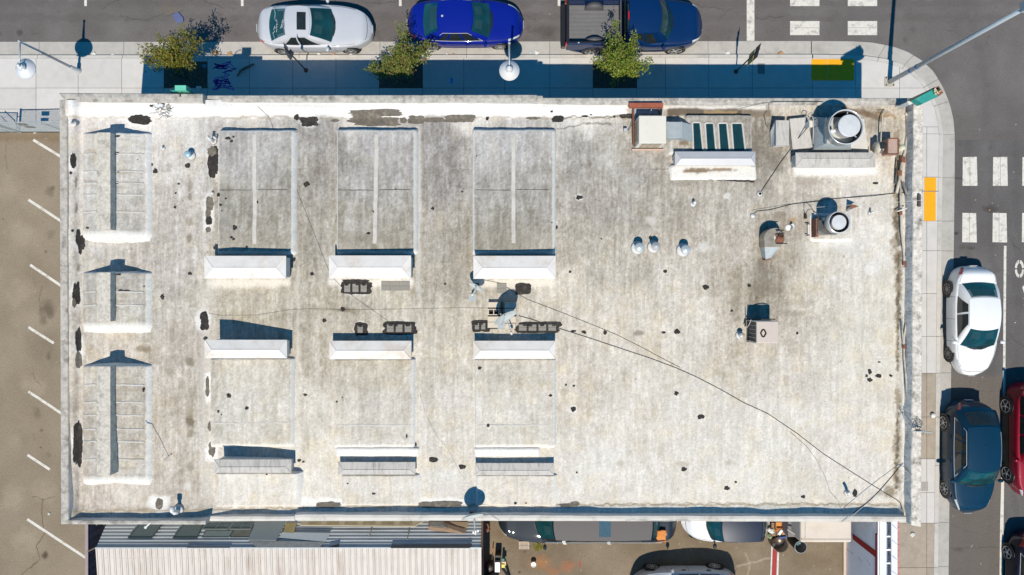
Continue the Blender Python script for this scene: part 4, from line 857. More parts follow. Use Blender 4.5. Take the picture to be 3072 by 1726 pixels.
raised('raised_roof', 2018, 424, 2074, 452, (.22, .22, .22, .22), .05, seed=72, edge=.5, paintfn=lambda C, U, V: blob(C, U, V, 2055, 430, 24, 8, (120, 100, 76), .8, .5, .5, 3))
o = raised('roof_kerb', 2022, 502, 2262, 530, (.20, .20, .08, .08), .08, seed=73, edge=.9, paintfn=lambda C, U, V: (rect(C, U, V, 2000, 490, 2280, 540, (232, 226, 218), .9, 3, 2), blob(C, U, V, 2090, 512, 48, 9, (120, 96, 70), .9, .4, .4, 3), blob(C, U, V, 2165, 510, 46, 6, (128, 104, 78), .85, .4, .4, 4)))
strip('tar_line', wav(2020, 536, 2150, 538, 14, 1.5, 4), .03, lambda u, v: rz1(u, v) + .004, M_tar, ROOF, .008); strip('tar_line', wav(2150, 538, 2262, 545, 12, 2.0, 7), .05, lambda u, v: rz1(u, v) + .004, M_tar, ROOF, .008)
# sloping white sheets around the big fan
def plate(name, pts, zs, m, parent=BLD, th=.03, bevel=0):
    mb = MB(); q = [P(u, v, z) for (u, v), z in zip(pts, zs)]
    a = sum(q[i].x * q[(i + 1) % len(q)].y - q[(i + 1) % len(q)].x * q[i].y for i in range(len(q)))
    if a < 0: q = q[::-1]
    mb.frustum([p - Vector((0, 0, th)) for p in q], q); return mb.build(name, m, parent, bevel=bevel)
plate('roof_sheet', [(2369, 357), (2422, 352), (2438, 442), (2378, 449)], [4.52, 4.58, 4.55, 4.42], M_hoodg, th=.35)
plate('roof_sheet', [(2548, 352), (2592, 358), (2604, 448), (2552, 444)], [4.56, 4.42, 4.40, 4.52], M_capw, th=.30)
plate('monitor_cap', [(2328, 361), (2368, 362), (2366, 437), (2328, 437)], [4.72, 4.70, 4.70, 4.72], M_hoodg, th=.06)
plate('sloping_side', [(2312, 394), (2328, 361), (2328, 437), (2315, 442)], [4.35, 4.66, 4.66, 4.32], M_inner, th=.1)
plate('monitor_cap', [(2330, 364), (2366, 364), (2362, 434), (2330, 434)], [4.6, 4.6, 4.6, 4.6], M_inner, th=.5)
# notch step faces of the south-west parapet
blk('parapet_end', [(608, 1560), (616, 1575), (624, 1565), (624, 1549)], 3.9, M_inner, BLD, [4.9, 4.9, 4.62, 4.62])

# ================================================================ THINGS ON THE ROOF
def world(u, v, z): return P(u, v, z)
def T(name, label, cat, u, v, z, group=None):
    return thing(name, label, cat, P(u, v, z), 0, group)
def loc(root, p): return Vector(p) - root.location
def boxpx(mb, u0, v0, u1, v1, z0, z1, root=None):
    """box whose top face covers the photo rectangle at height z1"""
    a = P(u0, v1, z1); b = P(u1, v0, z1); o = root.location if root else Vector((0, 0, 0))
    c = (a + b) / 2; return mb.box((c.x - o.x, c.y - o.y, (z0 + z1) / 2 - o.z), (b.x - a.x, b.y - a.y, z1 - z0))
# --- white rooftop air conditioner in its rusty frame
zr = 4.24; zt = 5.16
t = T('air_conditioner', 'large white box air conditioner with slatted sides, on the roof beside the dark skylight panes', 'air conditioner', 1955, 390, zr)
mb = MB(); boxpx(mb, 1917, 347, 1999, 430, zr + .10, zt, t); body = mb.build('casing', M_acw, t, bevel=.02)
a = P(1917, 430, zt); b = P(1999, 347, zt); lo = t.location; X0_, X1_, Y0_, Y1_ = a.x - lo.x, b.x - lo.x, a.y - lo.y, b.y - lo.y
for side in range(2):
    for k in range(3):
        mb = MB()
        if side == 0:
            wd = (X1_ - X0_ - .24) / 3; cx = X0_ + .12 + wd * (k + .5); mb.box((cx, Y0_ - .002, .50), (wd - .035, .016, .62)); gp = mb.build('grille', M_grille, t)
            mb = MB()
            for s in range(9): mb.box((cx, Y0_ - .014, .23 + s * .067), (wd - .045, .014, .018))
            mb.build('slat', mat('slat_tan', srgb(176, 160, 138), .7), gp, kind='stuff')
        else:
            wd = (Y1_ - Y0_ - .16) / 4; 
            for kk_ in ([k] if k < 2 else [2, 3]):
                cy = Y0_ + .08 + wd * (kk_ + .5); m2 = MB(); m2.box((X0_ - .002, cy, .50), (.016, wd - .03, .62)); gp = m2.build('grille', M_grille, t)
                m2 = MB()
                for s in range(9): m2.box((X0_ - .014, cy, .23 + s * .067), (.014, wd - .04, .014))
                m2.build('slat', MATS['slat_tan'], gp, kind='stuff')
mb = MB(); mb.box(((X0_ + X1_) / 2, Y0_ - .06, .05), (X1_ - X0_ + .2, .06, .1)); mb.build('base_rail', mat('pink_rail', srgb(214, 182, 164), .8, var=.1), t)
tf = T('equipment_frame', 'rusty brown steel and timber frame behind the white air conditioner, reaching onto the parapet', 'frame', 1940, 330, zr)
lo = tf.location
def tp(pts, r, m, name, root, n=6, **k):
    mb = MB(); mb.tube([P(*p) - root.location for p in pts], r, n); return mb.build(name, m, root, **k)
mb = MB(); boxpx(mb, 1888, 309, 1990, 322, 4.62, 4.80, tf); mb.build('beam', mat('red_wood', srgb(168, 92, 66), .85, var=.25, scale=5, dirt=(.1, .06, .05), dirt_amt=.5), tf)
for (u0, v0, u1, v1) in [(1900, 318, 1901, 440), (1978, 318, 1979, 346)]:
    p0 = P(u0, v0, 4.60); p1 = P(u1, v1, 4.45); mb = MB(); mb.tube([p0 - lo, p1 - lo], .035, 4); mb.build('rail', M_rust, tf)
tp([(1955, 328, 4.66), (1944, 348, 4.5)], .015, M_steel, 'brace', tf)
mb = MB(); boxpx(mb, 1902, 314, 1978, 340, 4.40, 4.44, tf); mb.build('tray', M_galv, tf)
td = T('duct', 'galvanised grey sheet metal duct joining the white air conditioner to the glazed slope', 'duct', 2035, 400, zr)
q0 = [P(1999, 414, 4.85), P(2044, 414, 4.85), P(2044, 366, 4.85), P(1999, 366, 4.85)]; q1 = [P(2044, 414, 4.85), P(2078, 425, 4.52), P(2077, 374, 4.52), P(2044, 366, 4.85)]
mb = MB()
for q in (q0, q1):
    mb.frustum([Vector((p.x, p.y, p.z - .42 if p.z > 4.6 else 4.22)) - td.location for p in q], [p - td.location for p in q])
mb.build('duct_body', M_galv, td, bevel=.006)
mb = MB(); 
for uu in (2002, 2043): boxpx(mb, uu, 365, uu + 3, 415, 4.42, 4.862, td)
mb.build('flange', M_galv, td)
def elec(u, v, lab, zb=None, size=(.13, .10, .22)):
    z = zb or rz1(u, v); t = T('junction_box', lab, 'junction box', u, v, z); mb = MB(); mb.box((0, 0, size[2] / 2), size); mb.build('box_body', M_pole, t, bevel=.006)
    mb = MB(); mb.box((0, -size[1] / 2 - .004, size[2] / 2), (size[0] * .8, .008, size[2] * .8)); mb.build('door', M_steel, t)
    mb = MB(); mb.tube([(size[0] / 2, 0, .08), (.12, .0, .10), (.18, .08, .16), (.22, .2, .2)], .012, 6); mb.build('conduit', M_cable, t); return t
elec(1874, 393, 'small grey junction box on the roof just left of the white air conditioner')
elec(2251, 977, 'small junction box beside the beige air conditioner near the middle of the roof')
# --- beige air conditioner
zr = rz1(2300, 1000); zt = zr + .95
t = T('air_conditioner', 'beige box air conditioner with a scuffed tar mark on its lid, standing alone mid roof', 'air conditioner', 2300, 995, zr)
mb = MB(); boxpx(mb, 2270, 964, 2336, 1030, zr + .12, zt, t); mb.build('casing', M_acb, t, bevel=.03)
a = P(2270, 1030, zt) - t.location; b = P(2336, 964, zt) - t.location
mb = MB(); mb.box(((a.x + b.x) / 2, (a.y + b.y) / 2, .06), (b.x - a.x + .06, b.y - a.y + .06, .12)); mb.build('base', M_dark, t)
for k in range(5):
    wd = (b.y - a.y - .06) / 5; cy = a.y + .03 + wd * (k + .5); mb = MB(); mb.box((a.x - .002, cy, .54), (.014, wd - .025, .72)); gp = mb.build('grille', M_grille, t)
    mb = MB()
    for s in range(6): mb.box((a.x - .012, cy, .24 + s * .12), (.010, wd - .03, .012))
    mb.build('slat', M_dark, gp, kind='stuff')
mb = MB(); mb.box((a.x - .02, a.y + .01, .5), (.03, .03, .9)); mb.box((a.x - .02, b.y - .01, .5), (.03, .03, .9)); mb.build('corner_post', M_steel, t)
zt_ = zt + .006
mb = MB(); pr = [(2290 + 8 * math.cos(k * .5236) * (.75 if k % 3 else 1), 1000 + 11 * math.sin(k * .5236)) for k in range(12)]
mb.tube([P(x, y, zt_) - t.location for x, y in pr + pr[:1]], .028, 4); mk = mb.build('lid_mark', M_tar, t); mk.scale = (1, 1, 1)
tp([(2326, 958, zt - .1), (2308, 958, zt - .05), (2285, 959, zt - .1), (2255, 957, zt - .5), (2245, 948, zr + .1), (2236, 962, zr + .08), (2235, 980, zr + .15)], .02, M_black, 'hose', t)
tp([(2253, 960, zr + .7), (2247, 975, zr + .4), (2240, 984, zr + .1)], .012, M_wcable, 'pipe', t)
# --- small pipes and vents
def pipe_vent(u, v, r, h, label, m=M_white, cap=None, lean=(0, 0), hole=True, flash=True, nm='vent_pipe'):
    z = rz1(u, v); t = T(nm, label, 'vent pipe', u, v, z)
    mb = MB()
    top = Vector((lean[0], lean[1], h)); 
    mb.tube([(0, 0, -.05), top], r, 16, cap=False); mb.build('pipe', m, t, smooth=True)
    mb = MB(); mb.lathe([(r * .98, -.004), (r * 1.0, .003), (r * .72, .003), (r * .70, -.08)], top, 16); mb.build('rim', m, t, smooth=False)
    if hole: mb = MB(); mb.lathe([(r * .72, 0), (.0001, 0)], top + Vector((0, 0, -.03)), 16); mb.build('opening', M_black, t)
    if flash: mb = MB(); mb.lathe([(r * 2.3, .004), (r * 1.9, .02), (r * 1.05, .08)], (0, 0, 0), 20); mb.build('flashing', M_inner, t, smooth=True)
    return t
def cap_vent(u, v, r, zt, label, m, ridge=.05):
    zr = rz1(u, v); t = T('roof_vent', label, 'roof vent', u, v, zr); p = P(u, v, zt) - t.location
    mb = MB(); mb.lathe([(r * .62, 0), (r * .62, p.z - .07)], (p.x, p.y, 0), 24); mb.build('stack', m, t, smooth=True)
    mb = MB(); mb.lathe([(r * .9, -.07), (r * 1.0, -.055), (r * 1.0, -.02), (r * .8, .004), (r * .4, ridge * .6), (.0001, ridge)], p, 28); mb.build('cap', m, t, smooth=True)
    mb = MB(); mb.lathe([(r * 1.5, .005), (r * 1.2, .03), (r * .64, .10)], (p.x, p.y, 0), 24); mb.build('flashing', M_inner, t, smooth=True)
    return t
M_dome = mat('vent_dome', srgb(205, 212, 214), .35, metal=.25, var=.08, scale=12)
cap_vent(1919, 742, .168, 4.66, 'left of three round white capped vents in a row mid roof', M_dome, .05)
cap_vent(1968, 739, .158, 4.66, 'shiny middle one of three round capped vents in a row mid roof', M_steel, .09)
cap_vent(2058, 749, .170, 4.66, 'right one of three round white capped vents, standing a little apart', M_dome, .05)
cap_vent(561, 462, .115, 5.15, 'small pale blue round vent near the top left of the roof', mat('blue_vent', srgb(170, 205, 218), .4, metal=.2), .03)
cap_vent(2226, 1007, .10, 4.5, 'small round metal vent cap left of the beige air conditioner', M_steel, .03)
pipe_vent(221, 372, .05, .22, 'short white vent pipe in the top left corner of the roof')
pipe_vent(490, 446, .035, .16, 'tiny white pipe stub near the small blue vent')
pipe_vent(2079, 612, .05, .26, 'short white vent pipe alone above the three round vents')
def bent(u, v, pts, r, label, m=M_white):
    z = rz1(u, v); t = T('vent_pipe', label, 'vent pipe', u, v, z); mb = MB(); mb.tube([Vector(p) for p in pts], r, 12); mb.build('pipe', m, t, smooth=True)
    mb = MB(); mb.lathe([(r * 2.4, .004), (r * 1.3, .05)], (0, 0, 0), 18); mb.build('flashing', M_inner, t, smooth=True); return t
bent(641, 424, [(0, -.02, -.02), (0, 0, .28), (0, .02, .40), (0, .06, .47)], .055, 'white vent pipe beside a dark tar patch, upper left of the roof')
bent(641, 418, [(.10, .0, -.02), (.12, .0, .22), (.1, .05, .24)], .035, 'thin white stub pipe touching the taller pipe by the tar patch')
bent(536, 1530, [(0, -.06, .02), (0, .0, .30), (0, .10, .44), (0, .26, .46)], .085, 'fat white bent pipe near the bottom left corner of the roof')
bent(2540, 1478, [(0, 0, 0), (-.02, .02, .22), (-.08, .06, .36), (-.14, .12, .42)], .05, 'white elbow pipe near the bottom right corner of the roof')
bent(2609, 639, [(0, 0, 0), (0, 0, .28)], .035, 'thin white post right of the smaller round exhaust fan')
bent(2279, 582, [(0, 0, 0), (0, 0, .05)], .05, 'white flashing cone where a long cable enters the roof')
bent(2258, 648, [(0, 0, 0), (0.02, 0, .07)], .045, 'small white stub where the black cable ends, left of the smaller exhaust fan')
bent(1438, 828, [(0, 0, 0), (0, 0, .10)], .02, 'tiny pipe stub at the left end of a middle hood') if False else None
bent(637, 580, [(0, 0, 0), (0.02, .0, .12)], .03, 'short pipe stub with blue shadow left of the first raised panel')
# --- large exhaust fan
zr = 4.2; t = T('exhaust_fan', 'largest exhaust fan, open round steel shroud with a pale domed motor cover', 'exhaust fan', 2520, 400, zr); lo = t.location
mb = MB(); q1 = [P(2477, 431, 4.98), P(2553, 431, 4.98), P(2553, 355, 4.98), P(2477, 355, 4.98)]; q0 = [P(2441, 449, 4.50), P(2553, 449, 4.50), P(2553, 352, 4.50), P(2441, 352, 4.50)]
mb.frustum([p - lo for p in q0], [p - lo for p in q1]); mb.frustum([Vector((p.x, p.y, 4.15)) - lo for p in q0], [p - lo for p in q0]); mb.build('base_hopper', M_galv, t)
mb = MB(); c = P(2516, 393, 5.1) - lo; mb.box((c.x, c.y, .90), (.90, .90, .16)); mb.build('top_plate', mat('fan_plate', srgb(212, 212, 206), .45, metal=.2), t)
c = P(2538, 381, 5.6) - lo; cz = c.z
mb = MB(); mb.lathe([(.46, cz - .62), (.50, cz - .5), (.575, cz - .42), (.59, cz - .02), (.60, cz), (.575, cz), (.56, cz - .03), (.55, cz - .42), (.42, cz - .58)], (c.x, c.y, 0), 48, cap=False); mb.build('shroud', M_steel, t, smooth=True)
mb = MB(); mb.lathe([(.585, cz - .01), (.605, cz), (.60, cz + .012), (.575, cz + .012), (.57, cz)], (c.x, c.y, 0), 48, cap=False); mb.build('rim', M_chrome, t, smooth=True)
d = P(2550, 377, 5.62) - lo; dz_ = d.z
mb = MB(); mb.lathe([(.36, dz_ - .52), (.36, dz_ - .06), (.385, dz_ - .055), (.385, dz_ - .03), (.36, dz_ - .01), (.0001, dz_ + .012)], (c.x + .12, c.y + .045, 0), 40); mb.build('motor_cover', mat('fan_lid', srgb(222, 222, 222), .5, metal=.1, var=.08, scale=9), t)
mb = MB(); mb.lathe([(.542, cz - .03), (.540, cz - .42), (.42, cz - .56), (.0001, cz - .56)], (c.x, c.y, 0), 40, cap=False); mb.build('well', M_dark, t, smooth=True)
for k, an in enumerate((200, 320, 80)):
    an = math.radians(an); mb = MB(); mb.box((c.x + .46 * math.cos(an), c.y + .46 * math.sin(an), cz - .10), (.24, .10 if k == 0 else .03, .05), an); mb.build('bracket', M_white if k == 0 else M_steel, t)
R3 = random.Random(2)
mb = MB()
for i in range(60):
    an = R3.uniform(math.radians(170), math.radians(330)); r_ = R3.uniform(.40, .53); p = Vector((c.x + r_ * math.cos(an), c.y + r_ * math.sin(an), cz - .46 + R3.uniform(0, .06))); e = Vector((R3.uniform(-.08, .08), R3.uniform(-.08, .08), .01)); mb.tube([p, p + e], .005, 3)
mb.build('debris', mat('straw', (.35, .27, .15), .9), t, kind='stuff')
# disconnect box + cable
mb = MB(); p = P(2433, 372, 4.9) - lo; mb.box((p.x, p.y, p.z - .16), (.12, .22, .34)); mb.build('switch_box', M_acw, t)
tp([(2452, 376, 4.95), (2448, 366, 5.0), (2456, 358, 5.02), (2464, 366, 5.0), (2450, 380, 4.9), (2436, 384, 4.8), (2425, 384, 4.7)], .012, M_cable, 'flex_cable', t)
tp([(2438, 440, 4.3), (2440, 400, 4.9), (2440, 360, 4.95), (2438, 350, 4.95), (2426, 346, 4.9), (2414, 350, 4.6)], .014, M_wcable, 'riser', t)
# --- second fan
zr = rz1(2500, 690); t = T('exhaust_fan', 'smaller exhaust fan, open steel ring with square motor box, below the largest fan', 'exhaust fan', 2500, 690, zr); lo = t.location
c = P(2518, 667, 5.25) - lo; cz = c.z
mb = MB(); mb.lathe([(.30, cz - .50), (.33, cz - .36), (.37, cz - .3), (.38, cz), (.355, cz), (.345, cz - .3), (.28, cz - .42)], (c.x, c.y, 0), 40, cap=False); mb.build('shroud', M_steel, t, smooth=True)
mb = MB(); mb.lathe([(.372, cz - .01), (.388, cz), (.38, cz + .01), (.355, cz + .01)], (c.x, c.y, 0), 40, cap=False); mb.build('rim', M_chrome, t, smooth=True)
mb = MB(); mb.lathe([(.26, cz - .46), (.26, cz - .06), (.25, cz - .03), (.0001, cz - .015)], (c.x + .01, c.y, 0), 36); mb.build('motor_cover', MATS['fan_lid'], t)
mb = MB(); mb.lathe([(.340, cz - .02), (.338, cz - .36), (.0001, cz - .38)], (c.x, c.y, 0), 36, cap=False); mb.build('well', M_dark, t, smooth=True)
mb = MB(); boxpx(mb, 2453, 660, 2512, 704, 4.22, 4.66, t); mb.build('base_box', mat('mirror_steel', srgb(150, 146, 140), .28, metal=.75, var=.15, scale=3), t, bevel=.02)
mb = MB(); boxpx(mb, 2448, 656, 2456, 710, 4.18, 4.62, t); mb.build('inlet_face', M_rust, t)
mb = MB(); boxpx(mb, 2474, 652, 2482, 662, 4.6, 4.85, t); mb.build('switch_box', M_steel, t)
tp([(2456, 655, 4.6), (2449, 640, 4.7), (2436, 628, 4.75), (2424, 628, 4.6), (2418, 640, 4.4), (2417, 650, 4.25)], .013, M_cable, 'flex_cable', t)
mb = MB(); boxpx(mb, 2414, 643, 2421, 656, 4.16, 4.3, t); mb.build('connector', M_black, t)
raised('roof_kerb', 2442, 648, 2550, 715, (.05, .05, .06, .06), .10, seed=90, edge=.8)
# broken fan foot left of it
t = T('metal_bracket', 'short dirty white metal bracket strip left of the smaller exhaust fan', 'bracket', 2422, 690, rz1(2422, 690))
mb = MB(); mb.box((0, 0, .05), (.05, .46, .1)); mb.build('rail', M_inner, t); mb = MB(); mb.box((-.03, .2, .11), (.16, .03, .02)); mb.box((-.03, -.2, .11), (.14, .03, .02)); mb.build('tab', M_dark, t)
# --- snail blower
zr = rz1(2320, 720); t = T('blower', 'rusty snail shaped blower with a tapered metal chute, on the stained roof', 'blower', 2320, 715, zr); lo = t.location
top = []; zt = zr + .55
for k in range(15): an = math.radians(0 + k * 14); top.append((2326 + 32 * math.cos(an) * (1.05 if k > 7 else .9), 714 - 30 * math.sin(an)))
top += [(2294, 742), (2338, 742), (2350, 730)]
mb = MB(); mb.prism([(P(x, y, zt) - lo).xy[:] for x, y in top], .05, zt - lo.z); mb.build('casing', mat('bare_metal', srgb(176, 166, 150), .45, metal=.4, var=.25, scale=4, dirt=(.16, .10, .06), dirt_amt=.7), t, bevel=.012)
mb = MB(); q1 = [P(2294, 742, zt - .05), P(2338, 742, zt - .05), P(2312, 776, zt - .25), P(2297, 780, zt - .25)]; mb.frustum([Vector((p.x, p.y, zr + .05)) - lo for p in q1][::-1], [p - lo for p in q1][::-1]); mb.build('chute', M_galv, t)
mb = MB(); boxpx(mb, 2296, 772, 2312, 780, zr + .05, zt - .24, t); mb.build('chute_lip', M_rust, t)
mb = MB(); p = P(2343, 716, zt + .12) - lo; mb.lathe([(.13, p.z - .2), (.13, p.z - .02), (.10, p.z), (.0001, p.z)], (p.x, p.y, 0), 20); mb.build('motor', M_rust, t, smooth=True)
mb = MB(); boxpx(mb, 2328, 702, 2352, 728, zt, zt + .06, t); mb.build('motor_plate', M_rust, t, bevel=.01)
mb = MB(); boxpx(mb, 2323, 708, 2328, 718, zt, zt + .01, t); mb.build('data_plate', M_white, t)
for (a, b) in [((2328, 692), (2352, 691)), ((2328, 731), (2362, 731))]:
    mb = MB(); mb.tube([P(a[0], a[1], zt + .06) - lo, P(b[0], b[1], zt + .06) - lo], .018, 4); mb.build('bracket', M_dark, t)
mb = MB(); p = P(2341, 705, zt + .1) - lo
for k in range(26): mb.tube([p + Vector((.09 * math.cos(k * .9), .11 * math.sin(k * .9), .05 + .002 * k)), p + Vector((.09 * math.cos((k + 1) * .9), .11 * math.sin((k + 1) * .9), .05 + .002 * k))], .008, 4)
mb.build('cable_coil', M_cable, t)
t = T('metal_scoop', 'small curved white metal scoop lying above the rusty snail blower', 'scrap', 2364, 682, rz1(2364, 682)); mb = MB()
for k in range(9):
    an = math.radians(-60 + k * 15); mb.v += [(.11 * math.cos(an), .11 * math.sin(an) * .9, .03), (.13 * math.cos(an) + .02, .13 * math.sin(an), .20)]
for k in range(8): mb.f.append((2 * k, 2 * k + 1, 2 * k + 3, 2 * k + 2))
o = mb.build('curved_sheet', M_white, t, smooth=True); s_ = o.modifiers.new('s', 'SOLIDIFY'); s_.thickness = .008
mb = MB(); mb.lathe([(.11, .0), (.10, .03), (.0001, .035)], (0, -.02, 0), 20); mb.build('disc', M_white, t)
# --- pipe tee with flange (rusty motor at the north-east corner)
zr = rz1(2650, 440); t = T('pump_motor', 'rusty motor and round housing at the top right corner of the roof', 'motor', 2655, 440, zr); lo = t.location
p = P(2642, 440, 4.75) - lo
Mx = Matrix.Rotation(math.radians(90), 3, 'Y')
mb = MB(); mb.lathe([(.0001, -.10), (.20, -.10), (.22, 0), (.20, .14), (.17, .14), (.17, .02)], (p.x, p.y, .34), 24, Mx); mb.build('round_housing', mat('dull_cream', srgb(206, 196, 178), .6, var=.15, scale=6), t, smooth=True)
mb = MB(); boxpx(mb, 2665, 416, 2694, 463, 4.35, 4.78, t); mb.build('gear_box', mat('rosy_rust', srgb(190, 160, 146), .7, var=.2, dirt=(.2, .09, .06), dirt_amt=.7), t, bevel=.015)
for (a, b) in [((2664, 416), (2695, 416)), ((2648, 463), (2695, 463)), ((2664, 416), (2662, 463)), ((2695, 416), (2695, 463)), ((2648, 450), (2648, 466))]:
    tp([(*a, 4.80), (*b, 4.80)], .022, M_rust, 'frame_bar', t, 4)
mb = MB(); p2 = P(2711, 442, 4.86) - lo; mb.lathe([(.10, 0), (.10, p2.z - .02), (.0001, p2.z)], (p2.x, p2.y, 0), 20); mb.build('cap', mat('cream_cap', srgb(226, 220, 190), .5), t, smooth=True)
mb = MB(); p3 = P(2648, 436, 4.82) - lo; mb.lathe([(.13, -.03), (.13, .0), (.0001, .02)], p3, 20, Matrix.Rotation(math.radians(-50), 3, 'Y')); mb.build('hub', M_dark, t)
# --- conduits along the east parapet
def conduit(pts, r, label, m=M_conduit, nm='conduit', cat='pipe', joints=()):
    c0 = P(*pts[0]); t = thing(nm, label, cat, (c0.x, c0.y, c0.z - r)); mb = MB(); mb.tube([P(*p) - t.location for p in pts], r, 8); mb.build('pipe', m, t, smooth=True)
    for j in joints: mb = MB(); q = P(*j) - t.location; mb.lathe([(r * 1.6, -r * 2), (r * 1.6, r * 2)], q, 10, Matrix.Rotation(math.pi / 2, 3, 'X')); mb.build('coupling', M_rust, t)
    return t
zc_ = 4.33
conduit([(2641, 470, 4.4), (2643, 410, 4.4), (2648, 345, 4.45), (2655, 330, 4.5)], .022, 'thin pipe left of the rusty corner motor, running up the roof', joints=[(2642, 440, 4.4)])
conduit([(2716, 340, zc_ + .1), (2722, 350, zc_), (2722, 400, zc_), (2716, 450, zc_), (2704, 500, zc_), (2698, 540, zc_), (2690, 580, zc_)], .05, 'thick pale conduit along the inside of the right parapet, top stretch', joints=[(2698, 520, zc_), (2708, 480, zc_)])
conduit([(2700, 520, zc_), (2702, 600, zc_), (2704, 690, zc_), (2712, 770, zc_), (2712, 800, zc_)], .035, 'left pipe of the pair that meets in a V by the right parapet', joints=[(2702, 640, zc_), (2712, 790, zc_)])
conduit([(2707, 545, zc_ + .1), (2735, 620, zc_ + .2), (2737, 650, zc_ + .2), (2726, 720, zc_), (2716, 790, zc_), (2716, 810, zc_ - .05)], .042, 'right pipe of the pair that meets in a V by the right parapet', joints=[(2716, 795, zc_)])
conduit([(2733, 870, 4.5), (2726, 930, 4.42), (2712, 1010, zc_), (2712, 1070, zc_), (2722, 1180, zc_ + .1), (2734, 1270, 4.6)], .035, 'long pale conduit bowing along the lower right parapet', joints=[(2712, 1040, zc_)])
conduit([(2705, 962, zc_), (2708, 1010, zc_), (2714, 1080, zc_), (2718, 1130, zc_)], .025, 'short second conduit beside the long bowed one at the right parapet')
conduit([(2690, 635, 4.35), (2720, 625, 4.5)], .025, 'short white cross pipe on the right parapet near the yellow pads', M_white)
conduit([(2695, 480, 4.38), (2690, 510, 4.33), (2688, 555, 4.33)], .03, 'dark patched pipe end under the corner motor', M_cable)
# cable mess on the parapet and mast
t = T('cable_tangle', 'tangle of loose black cables with a mast, on the right parapet near the lower cars', 'cables', 2750, 1285, 4.82); lo = t.location; R4 = random.Random(4)
for k in range(9):
    cx_, cy_ = R4.uniform(2738, 2756), R4.uniform(1270, 1305); r1 = R4.uniform(8, 20); r2 = r1 * R4.uniform(.4, 1); a0 = R4.uniform(0, 6); ln = R4.uniform(3, 6)
    tp([(cx_ + r1 * math.cos(a0 + ln * i / 14), cy_ + r2 * math.sin(a0 + ln * i / 14), 4.86 + .05 * (i % 3)) for i in range(15)], .007, M_cable if k % 3 else M_wcable, 'loop', t, 4)
tp([(2742, 1293, 4.9), (2756, 1294, 5.0), (2795, 1298, 5.0)], .022, M_pole, 'mast_arm', t); mb = MB(); p = P(2754, 1291, 5.0) - lo; mb.box(p, (.14, .06, .08)); mb.build('clamp', M_dark, t)
t = T('timber_block', 'short dark timber block on the right parapet level with the yellow pads', 'block', 2756, 602, 4.84); mb = MB(); mb.box((0, 0, .03), (.09, .44, .07)); mb.build('block', mat('dark_timber', (.09, .07, .065), .9, var=.3), t, bevel=.008)
def cable(pts, label, r=.008, m=M_cable, z=None, nm='cable', lift=.02):
    pp = []
    for i in range(len(pts) - 1):
        (u0, v0), (u1, v1) = pts[i][:2], pts[i + 1][:2]; n_ = max(1, int(math.hypot(u1 - u0, v1 - v0) / 14))
        for k in range(n_):
            s = k / n_; zz = None
            if len(pts[i]) > 2 and len(pts[i + 1]) > 2: zz = pts[i][2] * (1 - s) + pts[i + 1][2] * s
            u, v = u0 + (u1 - u0) * s, v0 + (v1 - v0) * s; pp.append(P(u, v, zz if zz else rz1(u, v) + lift))
    l = pts[-1]; pp.append(P(l[0], l[1], l[2] if len(l) > 2 else rz1(*l[:2]) + lift))
    c0 = pp[0].copy(); mb = MB(); mb.tube([p - c0 for p in pp], r, 5); o = mb.build(nm, m, None, smooth=True); o.location = c0; tag(o, label, 'cable'); return o
cable([(1556, 948, 4.75), (1590, 957), (1690, 990), (1760, 1012), (1850, 1042), (1950, 1075), (2030, 1105), (2090, 1132), (2160, 1168), (2230, 1208), (2304, 1242), (2390, 1300), (2470, 1362), (2560, 1420), (2640, 1470), (2690, 1500), (2702, 1510), (2712, 1545, 4.5)], 'long black cable running diagonally from the big satellite dish to the bottom right corner', .010)
cable([(1455, 841), (1500, 850), (1536, 872), (1580, 898), (1690, 940), (1790, 980), (1850, 1005), (1930, 1045), (1985, 1075), (2040, 1103)], 'thin cable from the small dish that joins the long diagonal cable', .006)
cable([(2370, 1296), (2420, 1340), (2450, 1380), (2475, 1430), (2490, 1475), (2512, 1500), (2534, 1552, 4.55)], 'thin grey cable curving down to the bottom parapet near the right corner', .0045)
cable([(2279, 582), (2300, 550), (2340, 490), (2370, 450), (2395, 415, 4.5), (2422, 384, 4.75)], 'black cable sloping up from the white flashing cone to the largest fan', .014)
cable([(2258, 645), (2270, 634), (2310, 630), (2380, 612), (2460, 604), (2480, 598), (2540, 594), (2620, 588), (2700, 578), (2770, 574, 4.9), (2815, 574, 4.9)], 'upper black cable crossing the roof to the right parapet above the smaller fan', .012)
cable([(2262, 642, 4.5), (2380, 628, 4.6), (2480, 620, 4.7), (2600, 612, 4.8), (2700, 606, 4.85), (2776, 600, 4.95)], 'white cable strung just above the smaller exhaust fan', .007, M_wcable)
cable([(2304, 330, 4.6), (2308, 310, 4.66), (2320, 306, 4.66), (2400, 306, 4.64), (2470, 306, 4.62)], 'black cable lying along the top parapet above the glazed slope', .010)
cable([(2300, 332), (2292, 345), (2298, 375), (2306, 386)], 'short black cable drooping from the top parapet near the tilted sheets', .010)
cable([(2210, 328, 4.6), (2260, 316, 4.64), (2305, 308, 4.66)], 'thin cable slanting across the top parapet above the skylight panes', .007)
cable([(2560, 1540), (2600, 1510), (2640, 1472), (2680, 1425), (2703, 1397), (2712, 1400, 4.4), (2735, 1425, 4.8)], 'dark cable looping over the right parapet near the bottom corner', .011)
cable([(2525, 1568, 4.6), (2560, 1545, 4.62), (2640, 1478, 4.6), (2735, 1434, 4.85)], 'pale double cable crossing the bottom right corner of the roof', .010, M_wcable)
cable([(836, 465), (850, 500), (880, 545), (910, 620), (950, 720), (985, 810, 5.1), (1000, 835), (1030, 868), (1080, 905), (1130, 940), (1180, 975), (1225, 1012)], 'thin cable running down between the first two columns of raised panels', .004)
